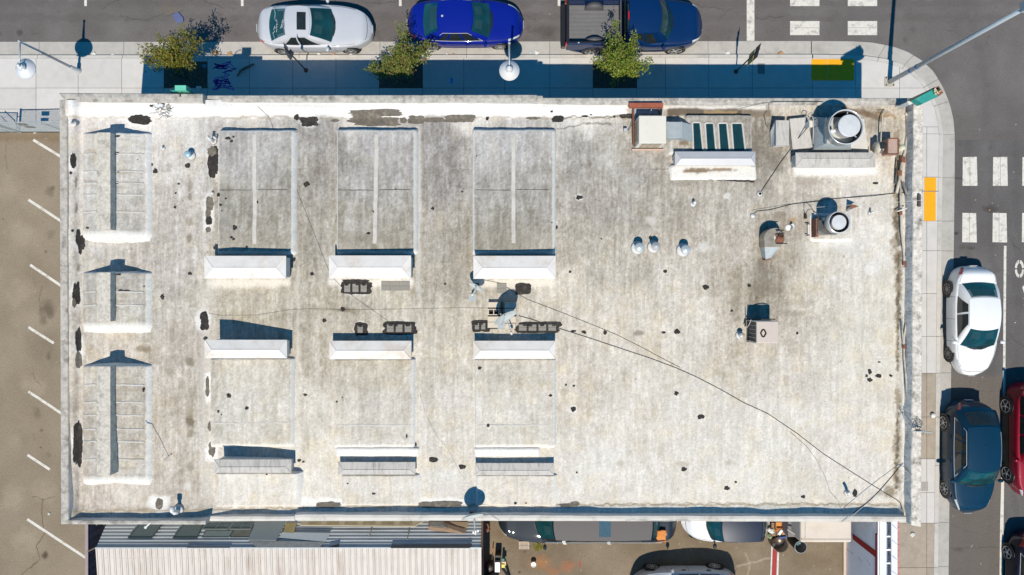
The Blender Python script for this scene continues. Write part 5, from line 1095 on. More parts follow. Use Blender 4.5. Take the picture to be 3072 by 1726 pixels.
cable([(625, 940), (660, 947), (768, 946), (870, 930), (930, 927), (1050, 930), (1200, 928), (1380, 924), (1470, 925)], 'thin level cable across the middle gap towards the concrete blocks', .0035)
cable([(1260, 1180), (1275, 1240), (1310, 1310), (1345, 1350), (1385, 1430)], 'hair thin cable between the second and third lower panels', .003, M_conduit)
cable([(773, 320, 4.75), (805, 350), (815, 372), (822, 395), (826, 420)], 'thin cable hanging off the top parapet onto the first raised panel', .005)
cable([(805, 352), (822, 400, 5.05)], 'thin white wire beside the cable at the first raised panel', .006, M_wcable) if False else None
cable([(1432, 1537, 4.62), (1460, 1540, 4.62), (1480, 1552, 4.62), (1498, 1562, 4.62)], 'pale cable trailing along the bottom parapet from the parapet dish', .007, M_wcable)
cable([(1875, 1563, 4.62), (1900, 1560, 4.63), (1980, 1566, 4.62), (2060, 1562, 4.62), (2070, 1566, 4.62)], 'thin wire along the bottom parapet above the parked limousine', .005)
# --- satellite dishes
def dish(u, v, z, dia, nrm, label, base=None, mast=None, arm=True, armend=None):
    zr = base[2] if base else rz1(u, v); t = T('satellite_dish', label, 'satellite dish', base[0] if base else u, base[1] if base else v, zr); lo = t.location
    c = P(u, v, z) - lo; n_ = Vector(nrm).normalized(); M = n_.to_track_quat('Z', 'Y').to_matrix(); r = dia / 2
    mb = MB(); prof = [(.0001, .0)] + [(r * k / 8, .13 * dia * (k / 8) ** 2) for k in range(1, 9)] + [(r + .008, .13 * dia - .004), (r * .995, .13 * dia - .02)] + [(r * k / 8, .13 * dia * (k / 8) ** 2 - .018) for k in range(7, 0, -1)] + [(.0001, -.018)]
    mb.lathe(prof, c - n_ * (.10 * dia), 36, M); mb.build('reflector', mat('dish_grey', srgb(206, 208, 204), .45, var=.05, scale=4, dirt=srgb(150, 160, 158), dirt_amt=.3), t, smooth=True)
    low = M @ Vector((0, -1, 0))
    low = Vector((0, 0, -1)) - n_ * n_.dot(Vector((0, 0, -1))); low.normalize()
    e = c + low * r * .95; f = armend - lo if armend is not None else c + n_ * dia * .62 + low * r * .7
    mb = MB(); mb.tube([e - n_ * .02, f], .020, 6); mb.build('feed_arm', M_galv, t)
    mb = MB(); M2 = (c - f).normalized().to_track_quat('Z', 'Y').to_matrix(); mb.lathe([(.03, -.06), (.045, 0), (.05, .05), (.0001, .06)], f, 12, M2); mb.build('receiver', M_acw, t, smooth=True)
    b0 = Vector((0, 0, 0)); mb = MB(); mb.tube([b0, Vector((c.x * .5, c.y * .5, c.z * .6)), c - n_ * .12 * dia], .03, 8); mb.build('mast', M_galv, t)
    mb = MB(); mb.box(c - n_ * .16 * dia, (.14, .10, .14)); mb.build('bracket', M_dark, t); mb = MB(); mb.box((0, 0, .01), (.26, .26, .02)); mb.build('foot', M_galv, t)
    return t
zb = rz1(1500, 950) + .32
dish(1516, 952, 5.32, .88, (.50, -.86, .32), 'large grey satellite dish standing on a stack of concrete blocks mid roof', base=(1504, 976, zb + .03), armend=P(1534, 1000, 4.98))
dish(1428, 861, 4.98, .58, (-.47, -.84, .26), 'small grey satellite dish below the left end of a white hood', base=(1418, 893, rz1(1418, 893)), armend=P(1417, 885, 4.62))
t = dish(1417, 1550, 5.02, .78, (.22, -.88, .42), 'satellite dish clamped to the bottom parapet, feed arm hanging over the edge', base=(1420, 1538, 4.4), armend=P(1426, 1600, 4.75))
mb = MB(); lo = t.location
for k in range(3): p = P(1420 + k * 7, 1597 - k * 2, 4.78) - lo; mb.box(p, (.06, .09, .07))
mb.build('feed_horn', M_white, t, bevel=.01)
# blocks under the large dish, two layers
bh = .19
def block(u0, v0, u1, v1, z, label, hollow=False):
    t = T('concrete_block', label, 'concrete block', (u0 + u1) / 2, (v0 + v1) / 2, z, 'concrete blocks weighing down the large dish'); mb = MB(); a = P(u0, v1, z + bh) - t.location; b = P(u1, v0, z + bh) - t.location
    if not hollow: mb.box(((a.x + b.x) / 2, (a.y + b.y) / 2, bh / 2), (b.x - a.x, b.y - a.y, bh)); mb.build('block_body', mat('beige_block', srgb(224, 208, 188), .9, var=.05, scale=8, bump=.2), t, bevel=.004)
    else:
        W_ = b.x - a.x; D_ = b.y - a.y; cx_, cy_ = (a.x + b.x) / 2, (a.y + b.y) / 2; e = .03
        for x in (-W_ / 2 + e / 2, 0, W_ / 2 - e / 2): mb.box((cx_ + x, cy_, bh / 2), (e, D_, bh))
        for y in (-D_ / 2 + e / 2, D_ / 2 - e / 2): mb.box((cx_, cy_ + y, bh / 2 - .0005), (W_ - .004, e, bh - .002))
        mb.build('block_body', MATS['beige_block'], t)
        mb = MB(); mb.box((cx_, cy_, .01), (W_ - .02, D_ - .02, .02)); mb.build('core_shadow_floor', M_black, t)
zrb = rz1(1500, 940)
block(1465, 907, 1499, 923, zrb, 'pale concrete block at the top left of the dish ballast'); block(1464, 927, 1498, 946, zrb, 'hollow concrete block with two dark square cores, left of the dish', True)
block(1463, 950, 1499, 966, zrb, 'plain concrete block directly left of the dish rim'); block(1463, 967, 1497, 984, zrb, 'concrete block at the bottom left of the dish ballast')
block(1514, 908, 1548, 924, zrb, 'concrete block in the dish shadow, top right of the ballast'); block(1514, 926, 1548, 945, zrb, 'concrete block in the dish shadow, below the top right block')
block(1514, 950, 1548, 969, zrb, 'concrete block behind the dish, patterned by bracket shadows'); block(1512, 971, 1546, 987, zrb, 'concrete block at the bottom right of the dish ballast')
t = T('mount_frame', 'low steel frame holding the concrete blocks under the large dish', 'frame', 1505, 945, zrb); mb = MB(); lo = t.location
for (a, b) in [((1464, 925), (1548, 925)), ((1464, 948), (1548, 948)), ((1464, 986), (1546, 986)), ((1506, 905), (1505, 988))]: tp([(*a, zrb + .04), (*b, zrb + .04)], .016, M_dark, 'rail', t, 4)
# --- cone head, antenna bits
t = T('vent_cowl', 'small pointed brown metal cowl just above right of the smaller exhaust fan', 'cowl', 2542, 625, rz1(2542, 625)); mb = MB()
mb.lathe([(.11, -.14), (.0001, .16)], (.10, .03, .30), 14, Matrix.Rotation(math.radians(90), 3, 'Y')); mb.build('cone', M_rust, t, smooth=True); mb = MB(); mb.tube([(0, -.1, 0), (0, 0, .3)], .05, 8); mb.build('post', M_galv, t)
t = T('stick', 'thin tilted antenna pole with small T foot near the bottom left roof monitor', 'antenna', 505, 1372, rz1(505, 1372)); lo = t.location
tp([(505, 1372, rz1(505, 1372) + .04), (470, 1335, 5.0), (417, 1288, 5.35)], .010, M_steel, 'pole', t); tp([(492, 1384, rz1(500, 1380) + .02), (514, 1364, rz1(510, 1370) + .06)], .022, M_steel, 'foot', t)
t = T('pipe_stub', 'short open white pipe poking out over the bottom parapet at left', 'pipe', 452, 1572, 4.9); tp([(452, 1568, 4.98), (436, 1583, 4.95)], .028, M_white, 'pipe', t, 10)
mb = MB(); p = P(436, 1583, 4.97) - t.location; mb.lathe([(.05, 0), (.03, .012), (.03, -.02)], p, 14); mb.build('ring', M_white, t)
t = T('debris_pile', 'nest of wires, twigs and broken bracket near the top left of the roof', 'debris', 490, 330, rz1(490, 330)); lo = t.location; R5 = random.Random(9)
mb = MB()
for k in range(34):
    u, v = R5.uniform(465, 520), R5.uniform(320, 346); a = R5.uniform(0, 6.28); l = R5.uniform(8, 26); z = rz1(u, v)
    mb.tube([P(u, v, z + R5.uniform(.01, .1)) - lo, P(u + l * math.cos(a) * .5, v + l * math.sin(a) * .4, z + R5.uniform(.03, .16)) - lo, P(u + l * math.cos(a + .5), v + l * math.sin(a + .5) * .7, z + R5.uniform(.0, .1)) - lo], R5.uniform(.004, .009), 4)
mb.build('twigs', M_cable, t, kind='stuff'); mb = MB(); mb.box((-.18, .08, .09), (.22, .13, .12), .5); mb.box((.0, .12, .13), (.14, .1, .12), -.3); mb.build('bracket', M_white, t, bevel=.01); mb = MB(); mb.box((-.34, .1, .06), (.2, .06, .05), -.3); mb.build('strap', M_dark, t)

# ================================================================ CORNER SIGN AND WALL BOX
t = T('blade_sign', 'weathered teal sign box with a rusty bulb end, mounted on the top right building corner', 'sign', 2760, 296, 4.7); lo = t.location
q1 = [P(2745, 297, 5.62), P(2800, 268, 5.72), P(2815, 290, 5.72), P(2768, 312, 5.62)]; zb = 5.32
mb = MB(); mb.frustum([Vector((p.x, p.y, zb)) - lo for p in q1][::-1], [p - lo for p in q1][::-1]); mb.build('sign_box', M_teal, t)
q2 = [q1[1], P(2816, 258, 5.78), P(2830, 279, 5.78), q1[2]]
mb = MB(); mb.frustum([Vector((p.x, p.y, zb)) - lo for p in q2][::-1], [p - lo + Vector((0, 0, .003)) for p in q2][::-1]); mb.build('lamp_end', M_rust, t); R6 = random.Random(1)
mb = MB()
for k in range(16): p = P(R6.uniform(2803, 2822), R6.uniform(266, 284), 5.80) - lo; mb.box(p, (.035, .035, .03))
mb.build('bulbs', mat('bulb_cream', srgb(250, 225, 180), .5), t, kind='stuff'); mb = MB(); p = P(2818, 269, 5.85) - lo; mb.lathe([(.05, -.05), (.04, .02), (.0001, .03)], p, 12); mb.build('finial', M_dark, t)
mb = MB(); px_ = [P(2722, 306, 5.3), P(2752, 292, 5.3), P(2757, 302, 5.3), P(2728, 316, 5.3)]; mb.frustum([Vector((p.x, p.y, 4.7)) - lo for p in px_], [p - lo for p in px_]); mb.build('mount_pier', M_inner, t)
q3 = [P(2731, 296, 5.6), P(2745, 297, 5.6), P(2800, 268, 5.7), P(2808, 260, 5.7)]
mb = MB(); mb.frustum([Vector((p.x, p.y, zb)) - lo for p in q3], [p - lo - Vector((0, 0, .01)) for p in q3]); mb.build('edge_frame', mat('dark_green', srgb(66, 74, 62), .8, var=.2), t)
t = T('wall_box', 'mint and teal metal box fixed to the top wall below the first tree', 'box', 542, 268, 5.0); lo = t.location
mb = MB(); boxpx(mb, 524, 256, 558, 271, 4.95, 5.32, t); mb.build('box_body', M_mint, t, bevel=.01); mb = MB(); boxpx(mb, 511, 270, 569, 279, 4.6, 4.98, t); mb.build('skirt', M_teal, t, bevel=.01)
tp([(513, 277, 5.0), (505, 272, 5.2), (515, 266, 5.25), (526, 262, 5.2)], .018, M_dark, 'bracket', t)
tp([(540, 279, 5.2), (540, 290, 5.24)], .02, M_dark, 'arm', t)

# ================================================================ STREET FURNITURE
def street_lamp(u, v, tip, label, hd):
    b = P(u, v, .12); t = thing('street_lamp', label, 'street lamp', b, 0, 'grey street lamps with dish shades'); zt = 3.6
    mb = MB(); mb.lathe([(.13, 0), (.13, .03), (.09, .06), (.08, .5), (.065, .55)], (0, 0, 0), 20); mb.build('base', M_pole, t, smooth=True)
    mb = MB(); mb.tube([(0, 0, .4), (0, 0, zt - .1)], [.055, .038], 14); mb.build('pole', M_pole, t, smooth=True)
    mb = MB(); mb.lathe([(.05, -.06), (.055, 0), (.03, .05), (.0001, .06)], (0, 0, zt - .12), 14); mb.build('finial', M_pole, t, smooth=True)
    mb = MB(); mb.tube([(0, 0, zt - .16), (0, -.92, zt - .12)], .028, 8); mb.build('arm', M_pole, t, smooth=True)
    z = zt - .42; c = (0, -.92, z)
    mb = MB(); mb.lathe([(.385, -.04), (.38, -.02), (.16, .12), (.13, .14), (.13, .22), (.10, .26), (.09, .30), (.0001, .32)], c, 40); mb.build('shade', M_polew, t, smooth=True)
    mb = MB(); mb.lathe([(.135, .15), (.15, .16), (.135, .17)], c, 24); mb.lathe([(.13, .19), (.145, .20), (.13, .21)], c, 24); mb.build('collar', M_pole, t); mb = MB(); mb.lathe([(.05, .30), (.065, .34), (.05, .39), (.0001, .41)], c, 16); mb.build('cap', M_polew, t, smooth=True)
    return t
street_lamp(236, 213, None, 'street lamp with white dish shade leaning out at the top left corner', None)
street_lamp(1529, 218, None, 'grey street lamp with white dish shade above the middle of the top wall', None)
def sign_post(u, v, h, label, plates, m=M_dark):
    b = P(u, v, .12); t = thing('sign_post', label, 'sign post', b); mb = MB(); mb.tube([(0, 0, 0), (0, 0, h)], .028, 6); mb.build('post', m, t)
    mb = MB(); mb.lathe([(.10, 0), (.07, .03)], (0, 0, 0), 14); mb.build('foot', M_rust, t)
    for (z, w_, h_, an, m2) in plates: mb = MB(); mb.box((.0, .0, 0), (w_, .012, h_), math.radians(an)); o = mb.build('plate', m2, t); o.location = (0, -.03, z)
    return t
M_sb = mat('sign_back', srgb(150, 146, 140), .5, metal=.3, var=.1)
sign_post(918, 211, 2.75, 'parking sign on a thin post between the silver coupe and the top wall', [(2.5, .45, .5, 100, M_sb), (2.0, .34, .45, 70, M_sb)])
sign_post(2208, 215, 2.75, 'sign post with brown and yellow plates beside the square cover plate', [(2.45, .55, .55, 75, mat('sign_brown', srgb(110, 84, 72), .6)), (1.8, .5, .6, 78, mat('sign_yellow', srgb(190, 160, 70), .6))])
mb = MB(); q = [P(2273, 191, .122), P(2294, 191, .122), P(2294, 222, .122), P(2273, 222, .122)]; mb.prism([(p.x, p.y) for p in q], .1, .13); mb.build('cover_plate', mat('cover_plate', srgb(130, 130, 130), .7, var=.15), PAVE)
mb = MB(); q = [P(2764, 1446, .122), P(2784, 1446, .122), P(2784, 1474, .122), P(2764, 1474, .122)]; mb.prism([(p.x, p.y) for p in q], .1, .13); mb.build('cover_plate', mat('meter_cover', srgb(176, 168, 160), .8, var=.1), PAVE, bevel=.01)
mb = MB(); mb.box(P(2692, 292 + 91, .15), (.40, .05, .02)); mb.build('slot_drain', M_black, PAVE)
b = P(2668, 246, .12); t = thing('signal_pole', 'tall grey steel pole leaning out over the top right street, with blue straps', 'pole', b)
mb = MB(); mb.tube([(0, 0, .03), (0, 0, 8.9)], [.10, .068], 20); mb.build('shaft', M_pole, t, smooth=True); mb = MB(); mb.box((0, 0, .015), (.42, .42, .035)); mb.build('base_plate', mat('tan_plate', srgb(186, 178, 164), .8), t, bevel=.01)
for a in (-1, 1):
    for c in (-1, 1): mb = MB(); mb.lathe([(.022, 0), (.022, .05), (.0001, .055)], (a * .15, c * .15, .03), 6); mb.build('bolt', M_dark, t)
for z in (1.55, 2.0): mb = MB(); mb.lathe([(.098, -.04), (.104, -.03), (.104, .03), (.098, .04)], (0, 0, z), 20); mb.build('strap', mat('strap_blue', srgb(40, 110, 170), .4), t)
mb = MB(); mb.box((0, 0, 7.75), (.34, .30, .22)); mb.tube([(0, 0, 7.8), (.9, .8, 7.95), (2.4, 2.2, 8.1)], .05, 8); mb.build('arm', M_pole, t); mb = MB(); mb.box((.12, .16, 7.7), (.12, .22, .3)); mb.build('clamp', mat('clamp_blue', srgb(60, 130, 180), .4), t)
t = T('bollard_cap', 'round white cap on the narrow right pavement beside the dark blue crossover', 'cap', 2796, 1246, .12); mb = MB(); mb.lathe([(.10, 0), (.10, .10), (.085, .13), (.0001, .135)], (0, 0, 0), 24); mb.build('cap_body', M_white, t, smooth=True)
# fence
FL = thing('chain_link_fence', 'grey chain link fence and gate left of the building, casting blue mesh shadows', 'fence', P(66, 396, 0)); fo = FL.location
def fp(u, v, z): p = P(u, v, 0); return Vector((p.x, p.y, z)) - fo
fa, fb = P(-160, 393, 0), P(430, 390, 0); zt1, zt2 = 1.42, 1.62; gx = P(64, 396, 0)
mb = MB(); mb.tube([(fa.x - fo.x, fa.y - fo.y, zt1), (gx.x - .12 - fo.x, gx.y - fo.y, zt1)], .022, 6); mb.build('top_rail', M_galv, FL); mb = MB(); mb.tube([(gx.x - fo.x, gx.y - fo.y, zt2), (fb.x - fo.x, fb.y - fo.y, zt2 + .08)], .022, 6); mb.build('top_rail', M_galv, FL)
mb = MB(); mb.tube([(fa.x - fo.x, fa.y - fo.y, .12), (gx.x - .12 - fo.x, gx.y - fo.y, .12)], .02, 6); mb.build('bottom_rail', M_galv, FL)
for (x, z, r_) in [(gx.x, zt2 + .05, .045), (gx.x - .13, zt1, .025), (fb.x - .1, zt2 + .1, .04), (fa.x, zt1, .04), (P(200, 0, 0).x, zt2, .03)]: mb = MB(); mb.tube([(x - fo.x, 0, 0), (x - fo.x, 0, z)], r_, 8); mb.build('post', M_galv, FL)
for z in (.35, 1.15): mb = MB(); mb.tube([(gx.x - .14 - fo.x, 0, z), (gx.x - fo.x, 0, z)], .018, 5); mb.build('hinge', M_galv, FL)
mb = MB(); mb.tube([(fa.x - fo.x + .6, 0, .2), (gx.x - .15 - fo.x, 0, zt1 - .1)], .004, 4); mb.build('brace_wire', M_galv, FL)
mb = MB()
def meshwire(xa, xb, h):
    sp = .062; n = int((xb - xa + h) / sp)
    for i in range(n + 1):
        for sgn in (1, -1):
            x0 = xa - h + i * sp if sgn == 1 else xa + i * sp; x1 = x0 + h * sgn; z0, z1 = 0.04, h
            # clip
            def cl(x0, z0, x1, z1):
                if x0 > x1: x0, z0, x1, z1 = x1, z1, x0, z0
                if x1 < xa or x0 > xb: return None
                if x0 < xa: z0 += (z1 - z0) * (xa - x0) / (x1 - x0); x0 = xa
                if x1 > xb: z1 = z0 + (z1 - z0) * (xb - x0) / (x1 - x0); x1 = xb
                return x0, z0, x1, z1
            c = cl(x0, z0, x1, z1)
            if c: mb.tube([(c[0] - fo.x, 0.012 * sgn, c[1]), (c[2] - fo.x, .012 * sgn, c[3])], .0034, 3, cap=False)
meshwire(fa.x, gx.x - .13, zt1); meshwire(gx.x, fb.x, zt2); mb.build('chain_link', M_galv, FL, kind='stuff')
t = thing('notice_board', 'pair of small notice plates wired to the chain link fence', 'sign', fo + Vector((1.02, -.03, 0))); mb = MB(); mb.box((0, 0, 1.42), (.33, .01, .30)); mb.build('plate', M_sb, t); mb = MB(); mb.box((-.01, 0, .98), (.33, .01, .26)); mb.build('plate', M_sb, t)
t = T('barrier_pole', 'thin metal pole leaning from the fence top toward the building corner', 'pole', 250, 410, 0.02); tp([(122, 368, 1.62), (176, 389, 1.0), (250, 410, .1)], .02, M_pole, 'pole', t)
t = T('barrier_pole', 'thin metal poles leaning on the chain link gate at the photo edge', 'pole', 66, 399, .02); tp([(66, 399, .05), (0, 382, .9), (-60, 366, 1.4)], .022, M_pole, 'pole', t); tp([(38, 398, .05), (0, 388, .6), (-60, 375, 1.2)], .012, M_pole, 'pole', t)

# ================================================================ TREES
def foliage_mat():
    m, tn, b = nodes_mat('leaves'); b.inputs['Roughness'].default_value = .55; at = tn.nodes.new('ShaderNodeAttribute'); at.attribute_name = 'albedo'; tn.links.new(at.outputs['Color'], b.inputs['Base Color'])
    tr = tn.nodes.new('ShaderNodeBsdfTranslucent'); tn.links.new(at.outputs['Color'], tr.inputs[0]); mx = tn.nodes.new('ShaderNodeMixShader'); mx.inputs[0].default_value = .3
    out = tn.nodes['Material Output']; tn.links.new(b.outputs[0], mx.inputs[1]); tn.links.new(tr.outputs[0], mx.inputs[2]); tn.links.new(mx.outputs[0], out.inputs[0]); return m
M_leaf = foliage_mat(); M_bark = mat('bark', (.16, .12, .09), .9, var=.3, scale=12, bump=.4)
def tree(u, v, cu, cv, cz, rx, ry, rz_, label, seed, cols, nl=2600, sprigs=(), twig=26):
    R_ = random.Random(seed); b = P(u, v, .10); t = thing('tree', label, 'tree', b, 0, 'small street trees along the top wall'); c = P(cu, cv, 0) - b; c = Vector((c.x, c.y, cz))
    tips = []; mb = MB(); fork = Vector((c.x * .35, c.y * .35, cz * .45)); mb.tube([(0, 0, -.05), fork * .5, fork], [.055, .045, .038], 8)
    for k in range(twig):
        if k < len(sprigs): e = Vector((sprigs[k][0], sprigs[k][1], sprigs[k][2])) + c
        else:
            a = R_.uniform(0, 6.28); ph = R_.uniform(-.5, 1.3); rr = R_.uniform(.6, 1.05); e = c + Vector((rx * math.cos(a) * math.cos(ph) * rr, ry * math.sin(a) * math.cos(ph) * rr, rz_ * math.sin(ph) * rr))
        m_ = fork.lerp(e, .5) + Vector((R_.uniform(-.1, .1), R_.uniform(-.1, .1), .12)); mb.tube([fork, m_, e], [.022, .012, .004], 5); tips += [m_.lerp(e, s) for s in (.1, .35, .6, .8, .95, 1.0)] + [fork.lerp(m_, .8)]
        for j in range(3):
            s0 = m_.lerp(e, R_.uniform(.1, .8)); e2 = s0 + Vector((R_.gauss(0, .2), R_.gauss(0, .2), R_.gauss(.06, .14))); mb.tube([s0, e2], [.007, .002], 4); tips += [s0.lerp(e2, s) for s in (.4, .7, 1.0)]
    mb.build('trunk', M_bark, t, smooth=True)
    vs = []; fs = []; cl = []
    for i in range(nl):
        tt = R_.choice(tips); p = tt + Vector((R_.gauss(0, .075), R_.gauss(0, .075), R_.gauss(0, .07))); L_ = R_.uniform(.07, .13); W_ = L_ * R_.uniform(.36, .5)
        a = R_.uniform(0, 6.28); pi_ = R_.uniform(-.7, .9); d = Vector((math.cos(a) * math.cos(pi_), math.sin(a) * math.cos(pi_), math.sin(pi_))); s = d.cross(Vector((R_.gauss(0, .5), R_.gauss(0, .5), 1))).normalized(); up = s.cross(d)
        n0 = len(vs); vs += [p, p + d * L_ * .45 + s * W_ * .5 + up * .008, p + d * L_, p + d * L_ * .45 - s * W_ * .5 + up * .008]; fs += [(n0, n0 + 1, n0 + 2), (n0, n0 + 2, n0 + 3)]
        q = R_.random(); k_ = cols[0] if q < .52 else (cols[1] if q < .80 else (cols[2] if q < .93 else cols[3])); f_ = R_.uniform(.7, 1.3); cl += [(k_[0] * f_, k_[1] * f_, k_[2] * f_, 1)] * 4
    me = bpy.data.meshes.new('crown'); me.from_pydata([tuple(x) for x in vs], [], fs); me.update(); ca = me.color_attributes.new('albedo', 'FLOAT_COLOR', 'POINT'); ca.data.foreach_set('color', np.array(cl, np.float32).ravel()); me.materials.append(M_leaf)
    o = bpy.data.objects.new('crown', me); COL.objects.link(o); o.parent = t; o['kind'] = 'stuff'; return t
g1 = [(.12, .14, .010), (.20, .19, .014), (.30, .24, .03), (.24, .12, .02)]; g2 = [(.12, .16, .02), (.19, .22, .035), (.28, .27, .08), (.38, .17, .08)]; g3 = [(.12, .18, .012), (.22, .29, .025), (.34, .38, .07), (.27, .16, .04)]
tree(556, 236, 600, 212, 2.05, .95, .55, .7, 'olive green street tree with wispy side shoots, leftmost of three', 31, g1, 3700, [(-1.35, -.1, .0), (-1.3, .25, .1), (-1.2, -.35, -.1), (.9, .75, .2), (1.1, .5, .1), (.5, .8, .4), (-.5, .6, .3)], 30)
tree(1212, 246, 1226, 226, 2.0, .78, .66, .7, 'street tree with reddish leaf tips beside the blue sedan, middle of three', 32, g2, 5200, [(-1.35, -.35, -.2), (-1.2, -.25, -.1), (-1.0, -.5, .0), (.2, 1.1, .5), (1.15, .5, .2), (1.2, .2, .1), (.1, .9, .2), (1.0, .65, .0)], 34)
tree(1852, 262, 1836, 236, 2.0, .78, .68, .7, 'bright green street tree beside the blue pickup bed, rightmost of three', 33, g3, 5600, [(-.25, 1.35, .5), (.5, 1.0, .4), (-1.0, .1, .0), (1.15, .1, .0), (1.0, -.3, .1), (.6, .9, .2), (-.5, 1.0, .3)], 34)
# litter in the pits and gutter
def litter(name, u, v, z, label, cat, m, pts, h=.03, rot=0):
    t = T(name, label, cat, u, v, z); mb = MB(); mb.prism([(x * math.cos(rot) - y * math.sin(rot), x * math.sin(rot) + y * math.cos(rot)) for x, y in pts], 0, h); o = mb.build(name + '_body', m, t, bevel=h * .3); return t
def crumple(name, u, v, z, s, label, cat, m, seed):
    R_ = random.Random(seed); t = T(name, label, cat, u, v, z); mb = MB(); n = 9; prof = []
    vs = []; 
    for j, (r, zz) in enumerate([(1, 0), (.85, .35), (.5, .6), (.05, .5)]):
        for k in range(n): a = k * 6.283 / n; q = s * r * R_.uniform(.6, 1.25); vs.append((q * math.cos(a), q * math.sin(a) * .8, s * zz * R_.uniform(.5, 1.2)))
    fs = [(j * n + k, j * n + (k + 1) % n, (j + 1) * n + (k + 1) % n, (j + 1) * n + k) for j in range(3) for k in range(n)] + [tuple(range(3 * n, 4 * n))]
    mb.add(vs, fs); mb.build(name + '_body', m, t); return t
M_paper = mat('paper', srgb(238, 234, 226), .8, var=.06); M_brownp = mat('brown_paper', srgb(205, 160, 110), .8, var=.15)
litter('blue_fragment', 535, 55, .02, 'crumpled slate blue plastic piece lying on the asphalt near the first tree', 'litter', mat('slate_plastic', srgb(96, 106, 146), .6, var=.1), [(-.24, .12), (.0, .26), (.22, .02), (.24, -.16), (-.02, -.24), (-.14, -.1)], .05)
litter('blue_card', 1355, 243, .125, 'small bright blue card on the shaded pavement under the lamp', 'litter', mat('card_blue', srgb(60, 150, 240), .6), [(-.05, -.11), (.05, -.11), (.05, .12), (-.05, .12)], .02)
for i, (u, v, z, s, lab, m) in enumerate([(281, 162, .02, .10, 'crumpled white paper in the gutter right of the lamp shadow', M_paper), (339, 165, .02, .09, 'flattened white wrapper in the gutter left of the first tree', M_paper), (647, 157, .02, .13, 'tan paper bag in the gutter just right of the first tree', M_brownp), (690, 161, .02, .12, 'tan crumpled bag in the gutter near the silver coupe bumper', M_brownp),
    (957, 163, .02, .09, 'white round cup lid in the gutter beside the silver coupe door', M_paper), (1000, 165, .02, .10, 'scrap of pink and white paper under the silver coupe', mat('pinkpaper', srgb(230, 180, 160), .8)), (1052, 167, .02, .11, 'white napkin by the front wheel of the silver coupe', M_paper), (1340, 163, .02, .06, 'small cream scrap in the gutter beside the blue sedan', M_paper), (1361, 163, .02, .07, 'tan scrap in the gutter near the blue sedan wheel', M_brownp),
    (1592, 158, .02, .06, 'pale blue flattened packet in the gutter between sedan and pickup', mat('palebluepaper', srgb(190, 215, 225), .8)), (1610, 159, .02, .11, 'torn white paper in the gutter before the pickup', M_paper), (2180, 160, .02, .13, 'long crumpled pale wrapper in the gutter near the sign post', M_paper), (2342, 160, .02, .12, 'patch of tan leaves and paper in the gutter near the corner ramp', M_brownp),
    (2737, 1604, .125, .12, 'white crumpled ball on the pavement right of the lavender wall', M_paper), (2808, 1675, .02, .10, 'white plastic scrap at the kerb in the bottom right', M_paper), (2926, 600, .02, .06, 'small yellow scrap in the crosswalk gap', M_brownp), (2968, 630, .02, .07, 'tan scrap on the dark oil spot of the crosswalk', M_brownp), (3045, 968, .02, .05, 'white fleck on the asphalt right of the white sedan', M_paper), (147, 1541, .02, .07, 'cream scrap on the parking lot near the lowest bay line', M_paper), (105, 398, .02, .07, 'white scrap under the chain link fence', M_paper),
    (613, 200, .12, .12, 'crumpled pale blue bag in the first tree pit', mat('bluebag', srgb(90, 140, 170), .7)), (597, 265, .12, .13, 'white broken lid in the first tree pit', M_paper), (540, 220, .12, .2, 'old dark tyre shape in the first tree pit', M_black)]):
    crumple('litter', u, v, z, s * (.6 if u > 2900 else 1), lab, 'litter', m, i)
t = T('branch', 'brown dead branch on the shaded pavement right of the first tree', 'branch', 728, 205, .125); tp([(712, 228, .16), (722, 212, .2), (740, 202, .2), (762, 192, .16)], [.03, .05, .05, .03], M_bark, 'branch_body', t)
mb = MB()
R_ = random.Random(5)
for (ua, ub) in ((498, 624), (1141, 1267), (1780, 1907)):
    for i in range(220):
        p = P(R_.uniform(ua, ub), R_.uniform(190, 265), .115); a = R_.uniform(0, 6.28); l = R_.uniform(.03, .10); mb.add([p, p + Vector((math.cos(a) * l, math.sin(a) * l, .02)), p + Vector((-math.sin(a) * l * .5, math.cos(a) * l * .5, .015))], [(0, 1, 2)])
tag(mb.build('fallen_leaves', mat('dead_leaf', (.16, .10, .06), .9, var=.6, scale=20)), kind='stuff')

Rg = random.Random(12); gm_ = mat('purple_graffiti', (.22, .05, .45), .8)
for k in range(9):
    u0_, v0_ = Rg.uniform(640, 690), Rg.uniform(195, 262); pp = []
    for i in range(10): pp.append(P(u0_ + Rg.uniform(-22, 26), v0_ + Rg.uniform(-14, 14), .126))
    mb = MB()
    for a_, b_ in zip(pp[:-1], pp[1:]):
        d_ = (b_ - a_).normalized(); n_ = Vector((-d_.y, d_.x, 0)) * .014; mb.add([a_ + n_, b_ + n_, b_ - n_, a_ - n_], [(0, 1, 2, 3)])
    mb.build('graffiti_stroke', gm_, PAVE)
